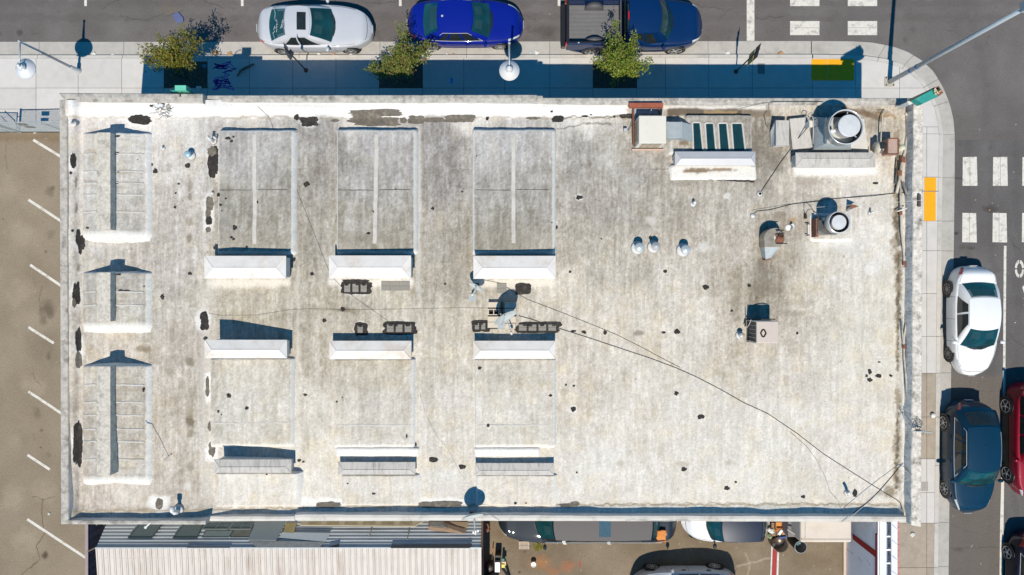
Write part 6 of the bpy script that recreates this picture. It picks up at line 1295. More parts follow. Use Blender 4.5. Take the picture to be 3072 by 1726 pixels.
# ================================================================ VEHICLES
def interp(xs, ys, x):
    """smooth monotone-ish interpolation"""
    x = np.asarray(x, float); i = np.clip(np.searchsorted(xs, x) - 1, 0, len(xs) - 2); xs = np.asarray(xs, float); ys = np.asarray(ys, float)
    m = np.gradient(ys, xs); h = xs[i + 1] - xs[i]; t = np.clip((x - xs[i]) / h, 0, 1)
    return (2 * t**3 - 3 * t**2 + 1) * ys[i] + (t**3 - 2 * t**2 + t) * h * m[i] + (-2 * t**3 + 3 * t**2) * ys[i + 1] + (t**3 - t**2) * h * m[i + 1]
def car(name, label, cat, u, v, heading, S, group=None):
    """heading: degrees, direction of the bonnet. S: dict of dimensions in metres"""
    root = thing(name, label, cat, P(u, v, 0), math.radians(heading), group)
    L, W = S['L'], S['W']; h2 = L / 2; pf, pr = S.get('pf', 4.0), S.get('pr', 6.0); qf, qr = S.get('qf', 2.3), S.get('qr', 2.6)
    body_m = S['m']; zx, zy = zip(*S['top'])          # x fraction (-1..1) -> deck height
    def wid(x):
        s = np.clip(np.abs(x) / h2, 0, 1); p = np.where(x > 0, pf, pr); q = np.where(x > 0, qf, qr)
        tp_ = 1 - S.get('taper', .05) * np.clip(x / h2, 0, 1) ** 2 - S.get('rtaper', .04) * np.clip(-x / h2, 0, 1) ** 2
        return W / 2 * tp_ * np.clip(1 - s ** p, 0, 1) ** (1 / q)
    def ztop(x): return interp(zx, zy, np.asarray(x) / h2)
    zb = .20
    def sect(x, b):
        """b 0 = sill underside, 1 = centre line on top"""
        w_ = wid(x); zt = ztop(x); e = np.clip((h2 - np.abs(x)) / .35, 0, 1) ** .5; zt = zt * (.80 + .20 * e); sh = zt - .07
        f = np.array([[.80, .0], [.945, .02], [.965, .22], [.985, .45], [1.0, .66], [.985, .88], [.955, 1.0], [.84, 1.055], [.55, 1.10], [.0, 1.12]])
        bb = np.linspace(0, 1, len(f)); yy = interp(bb, f[:, 0], b); zf_ = interp(bb, f[:, 1], b)
        H0 = sh - zb
        z = np.where(zf_ <= 1, zb + H0 * zf_, sh + (zf_ - 1) / .12 * .08)
        return yy * w_, z
    ns = 56; th = np.linspace(-math.pi / 2, math.pi / 2, ns); xs = np.sin(th); xs = np.sign(xs) * np.abs(xs) ** .8 * h2 * .9995; xs[0] = -h2 * .9998; xs[-1] = h2 * .9998
    nb = 20; bs = np.linspace(0, 1, nb)
    pts = []
    for x in xs:
        y, z = sect(x, bs); pts += [(x, -yy, zz) for yy, zz in zip(y, z)] + [(x, yy, zz) for yy, zz in list(zip(y, z))[::-1][1:]]
    M_ = 2 * nb - 1; mb = MB(); fs = []
    for i in range(ns - 1):
        for j in range(M_ - 1): a = i * M_ + j; fs.append((a, a + M_, a + M_ + 1, a + 1))
        fs.append((i * M_ + M_ - 1, (i + 1) * M_ + M_ - 1, (i + 1) * M_, i * M_))
    fs = [f[::-1] for f in fs]
    fs.append(tuple(range(M_))); fs.append(tuple(range((ns - 1) * M_, ns * M_))[::-1])
    mb.add(pts, fs); bd = mb.build('body', body_m, root, smooth=True)
    import bmesh as _b
    bm = _b.new(); bm.from_mesh(bd.data); _b.ops.recalc_face_normals(bm, faces=bm.faces); bm.to_mesh(bd.data); bm.free()
    def surf(x, b, side, off):
        y, z = sect(x, b); y2, z2 = sect(x, min(1, b + .01)); y1, z1 = sect(x, max(0, b - .01)); ty, tz = y2 - y1, z2 - z1; l = math.hypot(ty, tz) + 1e-9
        y3, _ = sect(x + .02 if x < 0 else x - .02, b); nx_ = -(float(y3) - float(y)) / .02 * (1 if x < 0 else -1); nx_ = max(-3, min(3, nx_)) * (tz / l)
        n_ = Vector((nx_, tz / l, -ty / l)); n_.normalize(); p = Vector((x, float(y), float(z))) + n_ * off; return Vector((p.x, p.y * side, p.z))
    def patch(nm, x0, x1, b0, b1, m, sides=(1, -1), off=.006, n=(8, 6), host=None, **k):
        for s in sides:
            mb = MB(); g_ = [surf(x0 + (x1 - x0) * i / (n[0] - 1), b0 + (b1 - b0) * j / (n[1] - 1), s, off) for j in range(n[1]) for i in range(n[0])]
            mb.grid(g_, n[0], n[1], flip=(s > 0)); o = mb.build(nm, m, host or root, smooth=True)
            if o.data.polygons[len(o.data.polygons) // 2].normal.z < -.3: o.data.flip_normals()
    # greenhouse
    gh = S.get('gh')
    if gh:
        xf, xr, xrf, xrr = gh['xf'], gh['xr'], gh['xrf'], gh['xrr']; wb, wr, zr_ = gh['wb'], gh['wr'], gh['z']; bowf, bowr = gh.get('bowf', .22), gh.get('bowr', .10); bf2, br2 = gh.get('rbf', .10), gh.get('rbr', .06)
        def basept(seg, s):
            if seg == 0: x, y = xf - bowf * s * s, -s * wb
            elif seg == 1: x0 = xf - bowf; x1 = xr + bowr; q = (s + 1) / 2; x, y = x0 + (x1 - x0) * q, -wb - .035 * math.sin(math.pi * q)
            elif seg == 2: x, y = xr + bowr * s * s, s * wb
            else: x0 = xr + bowr; x1 = xf - bowf; q = (s + 1) / 2; x, y = x0 + (x1 - x0) * q, wb + .035 * math.sin(math.pi * q)
            w_ = float(wid(x)); b_ = 1.0
            z = float(ztop(x)) - .07 + .07 * max(0, 1 - (abs(y) / (w_ + 1e-6)) ** 2 * 1.0) - .012
            return Vector((x, y, z))
        def roofpt(seg, s):
            if seg == 0: x, y = xrf - bf2 * s * s, -s * wr
            elif seg == 1: x0 = xrf - bf2; x1 = xrr + br2; q = (s + 1) / 2; x, y = x0 + (x1 - x0) * q, -wr - .02 * math.sin(math.pi * q)
            elif seg == 2: x, y = xrr + br2 * s * s, s * wr
            else: x0 = xrr + br2; x1 = xrf - bf2; q = (s + 1) / 2; x, y = x0 + (x1 - x0) * q, wr + .02 * math.sin(math.pi * q)
            c = 1 - (abs(y) / wr) ** 2; q = (x - xrr) / (xrf - xrr); return Vector((x, y, zr_ - .035 + .035 * c - .05 * (2 * q - 1) ** 2))
        def skin(seg, s, t, off=0):
            a = basept(seg, s); b = roofpt(seg, s); p = a.lerp(b, t); out = {0: Vector((1, 0, .6)), 1: Vector((0, -1, .35)), 2: Vector((-1, 0, .6)), 3: Vector((0, 1, .35))}[seg].normalized()
            return p + out * (gh.get('bulge', .035) * math.sin(math.pi * t) + off)
        nsg = 12; nt_ = 7; ring = [(seg, -1 + 2 * i / nsg) for seg in range(4) for i in range(nsg)]
        mb = MB(); g_ = [skin(seg, s, j / (nt_ - 1)) for j in range(nt_) for (seg, s) in ring]; n_ = len(ring); fs = []
        for j in range(nt_ - 1):
            for i in range(n_): a = j * n_ + i; b = j * n_ + (i + 1) % n_; fs.append((a, a + n_, b + n_, b))
        mb.add(g_, fs); ps = mb.build('pillars', S.get('pm', body_m), root, smooth=True)
        # roof panel
        rm = S.get('rm', body_m); nx_, ny_ = 16, 13; g_ = []
        for j in range(ny_):
            s = -1 + 2 * j / (ny_ - 1)
            for i in range(nx_):
                q = i / (nx_ - 1); xa = roofpt(0, s).x; xb = roofpt(2, s).x; x = xa + (xb - xa) * q
                yb = (wr + .02 * math.sin(math.pi * q)) * s; qq = (x - xrr) / (xrf - xrr); c = 1 - s * s
                g_.append(Vector((x, yb, zr_ - .035 + .045 * c - .05 * (2 * qq - 1) ** 2 + .004)))
        mb = MB(); mb.grid(g_, nx_, ny_); o = mb.build('roof', rm, root, smooth=True)
        if o.data.polygons[60].normal.z < 0: o.data.flip_normals()
        def gl(nm, seg, s0, s1, t0, t1, m, n=(10, 7), off=.012, skew=(0, 0)):
            mb = MB(); g_ = []
            for j in range(n[1]):
                t = t0 + (t1 - t0) * j / (n[1] - 1)
                for i in range(n[0]):
                    q = i / (n[0] - 1); sa = s0 + skew[0] * (j / (n[1] - 1)); sb = s1 + skew[1] * (j / (n[1] - 1)); g_.append(skin(seg, sa + (sb - sa) * q, t, off))
            mb.grid(g_, *n); o = mb.build(nm, m, root, smooth=True)
            c = sum((p.center for p in o.data.polygons), Vector()) / len(o.data.polygons); k_ = o.data.polygons[len(o.data.polygons) // 2]
            if k_.normal.dot(Vector((c.x - (xf + xr) / 2, c.y, .8))) < 0: o.data.flip_normals()
            return o
        gl('cabin_view', 0, -.89, .89, .04, .94, M_cabin, off=.004); gl('dashboard', 0, -.86, .86, .05, .30, M_dash, off=.006)
        for (a_, b_) in ((-.66, -.16), (.16, .66)): gl('seat', 0, a_, b_, .52, .84, M_seat, (5, 5), off=.006)
        mb = MB(); mb.tube([skin(0, .42 + .20 * math.cos(k * .524), .36 + .12 * math.sin(k * .524), .010) for k in range(13)], .010, 4); mb.build('steering_wheel', M_trim, root)
        if not gh.get('norear'): gl('parcel_shelf', 2, -.84, .84, .10 if not gh.get('rw') else gh['rw'][0] + .02, .5, M_dash, off=.004); gl('rear_seat', 2, -.70, .70, .5, .88, M_seat, off=.004)
        ws = gl('windshield', 0, -.90, .90, .03, .95, S.get('glass', M_glass2), off=.016); 
        if not gh.get('norear'): gl('rear_window', 2, -.86, .86, .10 if not gh.get('rw') else gh['rw'][0], .93 if not gh.get('rw') else gh['rw'][1], S.get('rglass', M_glass2))
        for seg in (1, 3):
            for (a, b) in gh.get('side', [(-.72, -.06), (.0, .66)]):
                if seg == 3: a, b = -b, -a
                gl('side_window', seg, a, b, .04, .93, M_sideglass, (8, 5), skew=((.06, -.02) if seg == 1 else (.02, -.06)))
            if gh.get('chrome', 0):
                mb = MB(); a0, b0 = (-.84, .80) if seg == 1 else (-.80, .84)
                lp = [skin(seg, a0 + (b0 - a0) * i / 10, .03, .016) for i in range(11)]; mb.tube(lp, .010, 4)
                lp = [skin(seg, a0 * .93 + (b0 - a0) * .95 * i / 10, .93, .014) for i in range(11)]; mb.tube([skin(seg, a0, .03, .016)] + lp + [skin(seg, b0, .03, .016)], .010, 4); mb.build('window_trim', M_chrome, root)
        # wipers and cowl
        mb = MB(); cp = [basept(0, -.92 + 1.84 * i / 10) + Vector((.055, 0, .018)) for i in range(11)]; rws = []
        for i, p in enumerate(cp): rws += [p + Vector((.035, 0, -.012)), p + Vector((-.07, 0, .012))]
        mb.grid(rws, 2, 11); o = mb.build('cowl', M_trim, root)
        if o.data.polygons[0].normal.z < 0: o.data.flip_normals()
        for s0, s1 in ((.55, -.05), (-.02, -.62)): mb = MB(); mb.tube([skin(0, s0, .02, .025), skin(0, (s0 + s1) / 2, .10, .03), skin(0, s1, .07, .03)], .008, 4); mb.build('wiper', M_trim, root)
        if S.get('sunroof'):
            x0, x1, y_ = S['sunroof']; mb = MB(); g_ = []
            for j in range(6):
                for i in range(6): x = x0 + (x1 - x0) * i / 5; y = -y_ + 2 * y_ * j / 5; c = 1 - (y / wr) ** 2; qq = (x - xrr) / (xrf - xrr); g_.append(Vector((x, y, zr_ - .035 + .045 * c - .05 * (2 * qq - 1) ** 2 + .012)))
            mb.grid(g_, 6, 6); o = mb.build('sunroof', M_sideglass, root, smooth=True)
            if o.data.polygons[0].normal.z < 0: o.data.flip_normals()
        mx = xf - bowf - .12
        for s in (1, -1):
            w_ = float(wid(mx)); zz = float(ztop(mx)) + .06; mb = MB(); mb.lathe([(.0001, -.10), (.055, -.085), (.075, -.03), (.075, .03), (.055, .085), (.0001, .10)], (mx, s * (w_ + .10), zz), 12, Matrix.Rotation(math.pi / 2, 3, 'X') @ Matrix.Rotation(0, 3, 'Z')); o = mb.build('mirror', S.get('mm', body_m), root, smooth=True)
            mb = MB(); mb.tube([(mx, s * (w_ - .06), zz - .05), (mx, s * (w_ + .04), zz - .01)], .022, 6); mb.build('mirror_arm', M_trim, o)
        if S.get('antenna') is not None: x = S['antenna']; mb = MB(); mb.lathe([(.05, 0), (.03, .03), (.0001, .06)], (x, 0, zr_ - .01), 10); mb.build('antenna', S.get('am', M_trim), root)
    hl = S.get('hl', (.80, .95, .58, .76)); patch('headlight', hl[0] * h2, hl[1] * h2, hl[2], hl[3], M_lamp)
    tl = S.get('tl', (-.97, -.84, .52, .72)); patch('taillight', tl[0] * h2, tl[1] * h2, tl[2], tl[3], M_tail)
    patch('sill', -h2 * .80, h2 * .80, .04, .16, M_trim, off=.004)
    for bx in S.get('doors', (.36, -.04, -.44)): patch('door_seam', bx * h2, bx * h2 + .012, .14, .62, M_trim, n=(2, 8), off=.003)
    for bx in S.get('handles', (.04, -.38)):
        patch('door_handle', bx * h2 - .09, bx * h2 + .09, .50, .545, S.get('hm', body_m), off=.022, n=(5, 3))
    bx = S.get('hoodx', .88); patch('bonnet_seam', (gh['xf'] - gh.get('bowf', .22) if gh else .3), bx * h2, .73, .745, M_trim, n=(8, 2), off=.003); 
    mb = MB(); g_ = []
    for i in range(17):
        b_ = .74 + .26 * (1 - abs(i - 8) / 8); s_ = 1 if i >= 8 else -1; x_ = (bx + .045 * (1 - (abs(i - 8) / 8) ** 2)) * h2; g_ += [surf(x_, min(b_, .9999), s_, .003), surf(x_ - .016, min(b_, .9999), s_, .003)]
    mb.grid(g_, 2, 17); o = mb.build('bonnet_edge', M_trim, root)
    if o.data.polygons[8].normal.z < 0: o.data.flip_normals()
    if S.get('trunk', 1) and gh:
        patch('boot_seam', -h2 * .90, gh['xr'] + .02, .74, .752, M_trim, n=(6, 2), off=.003)
    for k, f_ in enumerate(S.get('crease', ())): 
        patch('bonnet_crease', gh['xf'] + .05, h2 * .84, f_, f_ + .012, S.get('cm', body_m), n=(8, 2), off=.004)
    # number plates, badges
    for s, xx in ((1, h2), (-1, -h2)):
        mb = MB(); mb.box((xx + s * .004, 0, .48 if s > 0 else .62), (.012, .31, .15)); mb.build('number_plate', M_white, root)
    wbx = S.get('wb', (.60, -.58)); rw_ = S.get('rw', .325)
    for x in (wbx[0] * h2, wbx[1] * h2):
        for s in (1, -1):
            w_ = float(wid(x)); yo = w_ + .004
            mb = MB(); MR = Matrix.Rotation(math.pi / 2, 3, 'X'); mb.lathe([(rw_ + .055, -.01), (rw_ + .05, .004), (.05, .004)], (x, s * yo, rw_ + .02), 28, MR if s < 0 else Matrix.Rotation(-math.pi / 2, 3, 'X')); ar = mb.build('wheel_arch', M_trim, root)
            MRR = Matrix.Rotation(-math.pi / 2 * s, 3, 'X')
            mb = MB(); mb.lathe([(.20, -.22), (rw_ - .02, -.22), (rw_, -.19), (rw_, -.03), (rw_ - .02, .005), (rw_ - .07, .016), (rw_ - .11, .008)], (x, s * yo, rw_), 30, MRR, ); ty = mb.build('wheel', M_tyre, root, smooth=True)
            rr = rw_ - .10; mb = MB(); mb.lathe([(rr + .012, .012), (rr, .018), (rr - .015, .004)], (x, s * yo, rw_), 28, MRR, cap=False) if True else None
            ns_ = S.get('spokes', 10)
            for k in range(ns_):
                a = 2 * math.pi * k / ns_; d = Vector((math.cos(a), 0, math.sin(a))); c = Vector((x, s * (yo + .014), rw_)); e = d * rr; nrm_ = Vector((-d.z, 0, d.x)) * (.020 if ns_ > 6 else .032)
                mb.add([c + d * .03 + nrm_, c + e + nrm_ * .7, c + e - nrm_ * .7, c + d * .03 - nrm_], [(0, 1, 2, 3)])
            mb.lathe([(.05, .012), (.04, .022), (.0001, .024)], (x, s * yo, rw_), 12, MRR); mb.build('rim', S.get('rimm', M_rim), ty)
    return root, surf, patch, wid, ztop
M_cabin = mat('cabin_dark', (.008, .010, .011), .8, var=.5, scale=4); M_dash = mat('dash_grey', (.035, .038, .038), .8, var=.3, scale=6); M_seat = mat('seat_fabric', (.09, .09, .085), .8, var=.2, scale=6)
M_glass2 = mat('sky_teal_glass', (0.006, 0.075, 0.088), 0.05, var=0.6, scale=1.2, spec=0.8, coat=0.5); M_glass2.node_tree.nodes['Principled BSDF'].inputs['Alpha'].default_value = .62  # teal base colour stands in for the reflected sky
SED = [(-1, .70), (-.93, .92), (-.7, .98), (-.3, .96), (.2, .95), (.42, .93), (.7, .84), (.9, .74), (1, .60)]
p_silver = paint('silver_paint', srgb(212, 214, 222, 1.3), .25, .35); p_blue = paint('bright_blue_paint', (.002, .012, .23), .1, .3); p_navy = paint('navy_paint', (.001, .022, .095), .15, .3); p_white = paint('white_car_paint', srgb(246, 246, 248), .0, .35)
p_dkblue = paint('deep_blue_paint', (.002, .030, .066), .1, .3); p_red = paint('red_car_paint', (.26, .008, .025), .2, .3); p_black = paint('black_car_paint', (.008, .010, .014), .2, .3); p_char = paint('charcoal_paint', (.018, .024, .034), .0, .4); p_maroon = paint('dark_car_paint', (.010, .012, .03), .2, .3)
# silver two-door
r, surf, patch, wid, ztop = car('parked_car', 'silver two door coupe with white writing on its rear window, parked at the top kerb', 'car', 957, 102, 0,
    dict(L=4.77, W=1.82, m=p_silver, top=SED, pf=4.2, pr=5.0, gh=dict(xf=.92, xr=-1.78, xrf=.02, xrr=-.98, wb=.77, wr=.61, z=1.42, bowf=.16, bowr=.10, side=[(-.66, -.02), (.06, .58)], rw=(.02, .95)), sunroof=(-.50, -.14, .36), hl=(.72, .95, .62, .76), doors=(.36, -.22), handles=(-.16,), crease=(.86,), spokes=7))
M_chalk = mat('white_marker', srgb(235, 235, 235), .8)
def script_on(root, lines, m=M_chalk):
    for txt, loc_, rz_, sz, tilt in lines:
        cu = bpy.data.curves.new('window_writing', 'FONT'); cu.body = txt; cu.size = sz; cu.align_x = 'CENTER'; cu.offset = .004; cu.shear = .15
        tmp = bpy.data.objects.new('tmp', cu); COL.objects.link(tmp); bpy.context.view_layer.update(); me_ = bpy.data.meshes.new_from_object(tmp.evaluated_get(bpy.context.evaluated_depsgraph_get())); bpy.data.objects.remove(tmp)
        o = bpy.data.objects.new('window_writing', me_); COL.objects.link(o); o.parent = root; o.location = loc_; o.rotation_euler = (0, tilt, rz_); o.data.materials.clear(); o.data.materials.append(m)
script_on(r, [('CAR FOR SALE CALL', (-1.17, 0, 1.375), -math.pi / 2, .12, -.52), ('clean title', (-1.38, -.05, 1.25), -math.pi / 2, .15, -.50), ('$2500', (-1.55, .2, 1.16), -math.pi / 2, .13, -.48)][:0] + [('FOR SALE CALL', (-1.10, 0, 1.385), -math.pi / 2, .125, -.52)])
mb = MB(); Rm = random.Random(3)
for (cy_, cx_, n_) in ((-.15, -1.36, 16), (.32, -1.46, 4), (-.38, -1.50, 7)):
    pp = [Vector((cx_ + Rm.uniform(-.05, .05), cy_ - .25 + i * .5 / n_, 0)) for i in range(n_ + 1)]
    for p in pp: p.z = 1.44 - abs(p.x + .98) * .50 + .02
    mb.tube(pp, .007, 3)
mb.build('window_scribble', M_chalk, r)
# bright blue sedan
r, *_ = car('parked_car', 'bright blue four door sedan with chrome window line, parked at the top kerb', 'car', 1399, 88, 0,
    dict(L=4.82, W=1.84, m=p_blue, top=SED, pf=4.6, pr=4.4, gh=dict(xf=1.12, xr=-1.72, xrf=.32, xrr=-1.02, wb=.79, wr=.64, z=1.45, bowf=.16, bowr=.08, chrome=1, side=[(-.80, -.30), (-.25, .28), (.34, .62)], rw=(.02, .90)), hl=(.74, .93, .60, .74), antenna=-.88, am=M_chrome, crease=(.84, .90), doors=(.44, .06, -.34), spokes=10))
# navy pickup
r, surf, patch, wid, ztop = car('pickup_truck', 'navy blue extended cab pickup with ribbed grey bed liner, parked at the top kerb', 'pickup truck', 1893, 96, 0,
    dict(L=5.72, W=1.96, m=p_navy, top=[(-1, .62), (-.96, .66), (-.2, .66), (-.16, 1.10), (.2, 1.12), (.45, 1.12), (.7, 1.06), (.9, .98), (1, .75)], pf=6.0, pr=16, qr=4, rtaper=0.0, taper=.04,
         gh=dict(xf=1.50, xr=-.42, xrf=.90, xrr=-.36, wb=.84, wr=.68, z=1.80, bowf=.26, bowr=.0, rbr=.0, side=[(-.62, -.02), (.06, .70)], rw=(.15, .80)), hl=(.82, .97, .60, .74), tl=(-.5, -.49, .5, .52), trunk=0, rw=.38, doors=(.34, .02, -.16), handles=(.08,), wb=(.62, -.60), spokes=6))
hb = 5.72 / 2
for s in (1, -1):
    mb = MB(); mb.box((-1.69, s * .905, .88), (2.26, .13, .76)); o = mb.build('bed_side', p_navy, r, bevel=.05)
    mb = MB(); mb.box((-1.69, s * .90, 1.268), (2.22, .06, .02)); mb.build('bed_rail', M_trim, o)
    mb = MB(); mb.box((-2.84, s * .90, 1.02), (.06, .10, .30)); mb.build('taillight', M_tail, r, bevel=.01); mb = MB(); mb.box((-2.845, s * .90, .82), (.05, .10, .10)); mb.build('taillight', M_orange, r)
    mb = MB(); mb.tube([(-1.95, s * .62, .80), (-1.35, s * .62, .80)], .01, 4); mb.lathe([(.0001, 0), (.30, 0), (.36, -.0), (.40, .12), (.40, .22), (.0001, .22)], (-1.66, s * .84, .72), 20, Matrix.Rotation(math.pi / 2 * s, 3, 'X')); mb.build('wheel_housing', mat('bed_liner', srgb(92, 92, 96), .6, var=.1, scale=6), r, smooth=True)
mb = MB(); mb.box((-2.80, 0, .95), (.06, 1.74, .62)); o = mb.build('tailgate', p_navy, r, bevel=.015); mb = MB(); mb.box((-2.78, 0, 1.27), (.10, 1.72, .03)); mb.build('tailgate_cap', M_trim, o)
mb = MB(); mb.box((-2.93, 0, .62), (.20, 1.84, .16)); mb.build('rear_bumper', M_trim, r, bevel=.04)
mb = MB(); mb.box((-1.69, 0, .70), (2.16, 1.66, .04)); mb.box((-.62, 0, .95), (.04, 1.68, .5)); bl = mb.build('bed_floor', MATS['bed_liner'], r)
for k in range(30): mb = MB(); mb.box((-1.69, -.80 + k * 1.6 / 29, .728), (2.10, .028, .018)); mb.build('bed_rib', mat('rib_grey', srgb(136, 134, 134), .5), bl)
mb = MB(); mb.box((-.50, 0, 1.20), (.03, 1.6, .6)); mb.build('cab_back', M_sideglass, r); mb = MB(); mb.box((-.40, .0, 1.77), (.05, .32, .03)); mb.build('brake_light', M_tail, r); mb = MB(); mb.box((-2.35, -.92, 1.28), (.06, .04, .02)); mb.build('badge', M_chrome, r)
# white sedan on the right, bonnet towards the bottom
r, *_ = car('parked_car', 'white four door sedan parked on the right street with its bonnet pointing down', 'car', 2888, 961, -90,
    dict(L=4.58, W=1.80, m=p_white, top=SED, pf=3.6, pr=5.5, qf=2.2, gh=dict(xf=1.12, xr=-1.62, xrf=.30, xrr=-.98, wb=.79, wr=.62, z=1.44, bowf=.15, bowr=.06, side=[(-.80, -.04), (.02, .60)], rw=(.02, .96)), hl=(.70, .93, .60, .72), hm=p_white, crease=(), spokes=10, rimm=mat('dark_alloy', (.25, .24, .24), .35, metal=.5)))
SUV = [(-1, .72), (-.95, .98), (-.7, 1.04), (-.2, 1.03), (.2, 1.02), (.42, 1.02), (.7, .94), (.9, .84), (1, .62)]
r, *_ = car('parked_car', 'dark blue crossover with chrome window outline, parked below the white sedan', 'car', 2877, 1360, -90,
    dict(L=4.72, W=1.82, m=p_dkblue, top=SUV, pf=3.6, pr=5.0, qf=2.2, gh=dict(xf=1.10, xr=-2.12, xrf=.36, xrr=-1.45, wb=.80, wr=.65, z=1.62, bowf=.12, bowr=.10, chrome=1, side=[(-.74, -.22), (-.18, .22), (.26, .42)], rw=(.20, .92)), rglass=M_sideglass, hl=(.72, .93, .60, .72), antenna=-.72, crease=(.84, .885), spokes=7, rw=.34, tl=(-.96, -.80, .55, .70)))
p_redr = p_red
r, surf, patch, wid, ztop = car('parked_car', 'red sport utility wagon cut off by the right edge of the photo', 'car', 3063, 1312, -90,
    dict(L=4.80, W=1.86, m=p_redr, top=[(-1, .8), (-.95, 1.06), (-.7, 1.10), (.2, 1.08), (.42, 1.08), (.7, 1.0), (.9, .90), (1, .62)], pf=4.2, pr=7, gh=dict(xf=1.02, xr=-2.24, xrf=.42, xrr=-1.95, wb=.80, wr=.64, z=1.74, bowf=.20, bowr=.06, side=[(-.80, -.30), (-.24, .26), (.32, .84)], rw=(.2, .9)), rm=M_trim, hl=(.82, .96, .56, .72), tl=(-.97, -.90, .5, .70), spokes=5, rw=.36))
mb = MB(); mb.box((.35, .1, 1.76), (.36, 1.1, .02)); mb.build('roof_panel', mat('green_sheen', (.06, .14, .08), .4), r)
patch('wheel_guard', -1.9, 1.9, .05, .30, M_trim, off=.012); mb = MB(); mb.lathe([(.06, -.03), (.06, .03), (.0001, .05)], (-2.12, -.80, 1.30), 12); mb.build('side_lamp', M_orange, r)
car('parked_car', 'dark navy car with red tail lamp at the bottom right corner of the photo', 'car', 3066, 1740, -90, dict(L=4.5, W=1.82, m=p_maroon, top=SUV, pf=4, pr=4.5, gh=dict(xf=1.0, xr=-1.9, xrf=.3, xrr=-1.3, wb=.77, wr=.60, z=1.55, chrome=1), spokes=5, rw=.34, rimm=M_rim, tl=(-.97, -.78, .50, .72)))
# long dark limousine behind the bottom parapet
M_vinyl = mat('vinyl_roof', srgb(98, 92, 92), .7, var=.05, scale=30, bump=.1)
r, surf, patch, wid, ztop = car('limousine', 'long dark limousine with black vinyl roof, half hidden behind the bottom parapet', 'limousine', 1757, 1540, 180,
    dict(L=7.45, W=1.96, m=p_char, top=[(-1, .72), (-.95, .94), (-.8, .98), (-.5, .98), (.3, .97), (.55, .96), (.8, .88), (.95, .80), (1, .62)], pf=7, pr=10, rtaper=.06, taper=.07, gh=dict(xf=2.20, xr=-2.95, xrf=1.45, xrr=-2.55, wb=.80, wr=.64, z=1.46, bowf=.30, bowr=.04, side=[(-.93, -.74), (-.70, -.36), (-.32, .02), (.06, .40), (.44, .80)], rw=(.1, .9)), rm=M_vinyl, pm=p_black, trunk=1, wb=(.68, -.60), hl=(.90, .985, .60, .74), tl=(-.995, -.93, .45, .72), doors=(.45, .18, -.1, -.38), handles=(.24, -.32), hm=M_chrome, spokes=8))
mb = MB(); mb.box((-.62, .0, 1.475), (.46, .95, .02)); mb.build('sunroof', mat('tinted_hatch', (.05, .10, .14), .12, spec=.6), r, bevel=.02)
mb = MB(); mb.tube([(-3.0 + 4.8 * i / 12, .86, 1.06) for i in range(13)], .014, 4); mb.build('chrome_strip', M_chrome, r)
for xx in (.95, -.86): mb = MB(); [mb.box((xx + k * .045, .84, 1.12), (.02, .16, .01), .5) for k in range(3)]; mb.build('side_badge', M_chrome, r)
t = T('orange_cloth', 'orange cloth draped over the tail of the dark limousine', 'cloth', 1982, 1610, .95); lo = t.location; g_ = []
for j in range(9):
    for i in range(9):
        u_ = 1967 + 31 * i / 8 + 1.2 * math.sin(j * .9); v_ = 1592 + 36 * j / 8 + 1.0 * math.sin(i * .8); z = 1.16 - (0 if j < 5 else .14 * (j - 5) ** 1.1) + .010 * math.sin(i * 1.7 + j); g_.append(P(u_, v_, z) - lo)
mb = MB(); mb.grid(g_, 9, 9, flip=True); o = mb.build('cloth_sheet', mat('orange_fabric', srgb(222, 140, 72), .9, var=.06, scale=9), t, smooth=True); s_ = o.modifiers.new('s', 'SOLIDIFY'); s_.thickness = .01
# small white convertible
r, *_ = car('parked_car', 'small white convertible with navy soft top, half hidden behind the bottom parapet', 'car', 2162, 1547, 180,
    dict(L=3.60, W=1.66, m=p_white, top=[(-1, .62), (-.92, .88), (-.6, .94), (.2, .94), (.5, .92), (.8, .84), (1, .58)], pf=3.4, pr=5, gh=dict(xf=.86, xr=-1.62, xrf=.36, xrr=-1.25, wb=.70, wr=.60, z=1.44, bowf=.20, bowr=.12, side=[(-.66, .02)], rw=(.3, .8)), rm=mat('soft_top', (.008, .016, .04), .45, var=.1, scale=8), pm=MATS['soft_top'], mm=M_trim, hl=(.72, .90, .62, .76), rw=.29, spokes=8, doors=(.3, -.4), handles=(-.2,), hm=M_chrome))
# silver car at the bottom edge, facing left
car('parked_car', 'light silver blue car in the yard, cut off by the bottom edge of the photo', 'car', 2046, 1749, 180,
    dict(L=4.45, W=1.76, m=paint('pale_silver_paint', srgb(208, 218, 232, 1.3), .1, .35), top=SUV, pf=4.2, pr=5.5, gh=dict(xf=1.0, xr=-1.85, xrf=.2, xrr=-1.3, wb=.75, wr=.58, z=1.52), tl=(-.99, -.80, .46, .66), hl=(.66, .95, .50, .72), spokes=10, handles=(.06, -.40), hm=M_trim, mm=mat('grey_mirror', (.25, .26, .28), .4)))

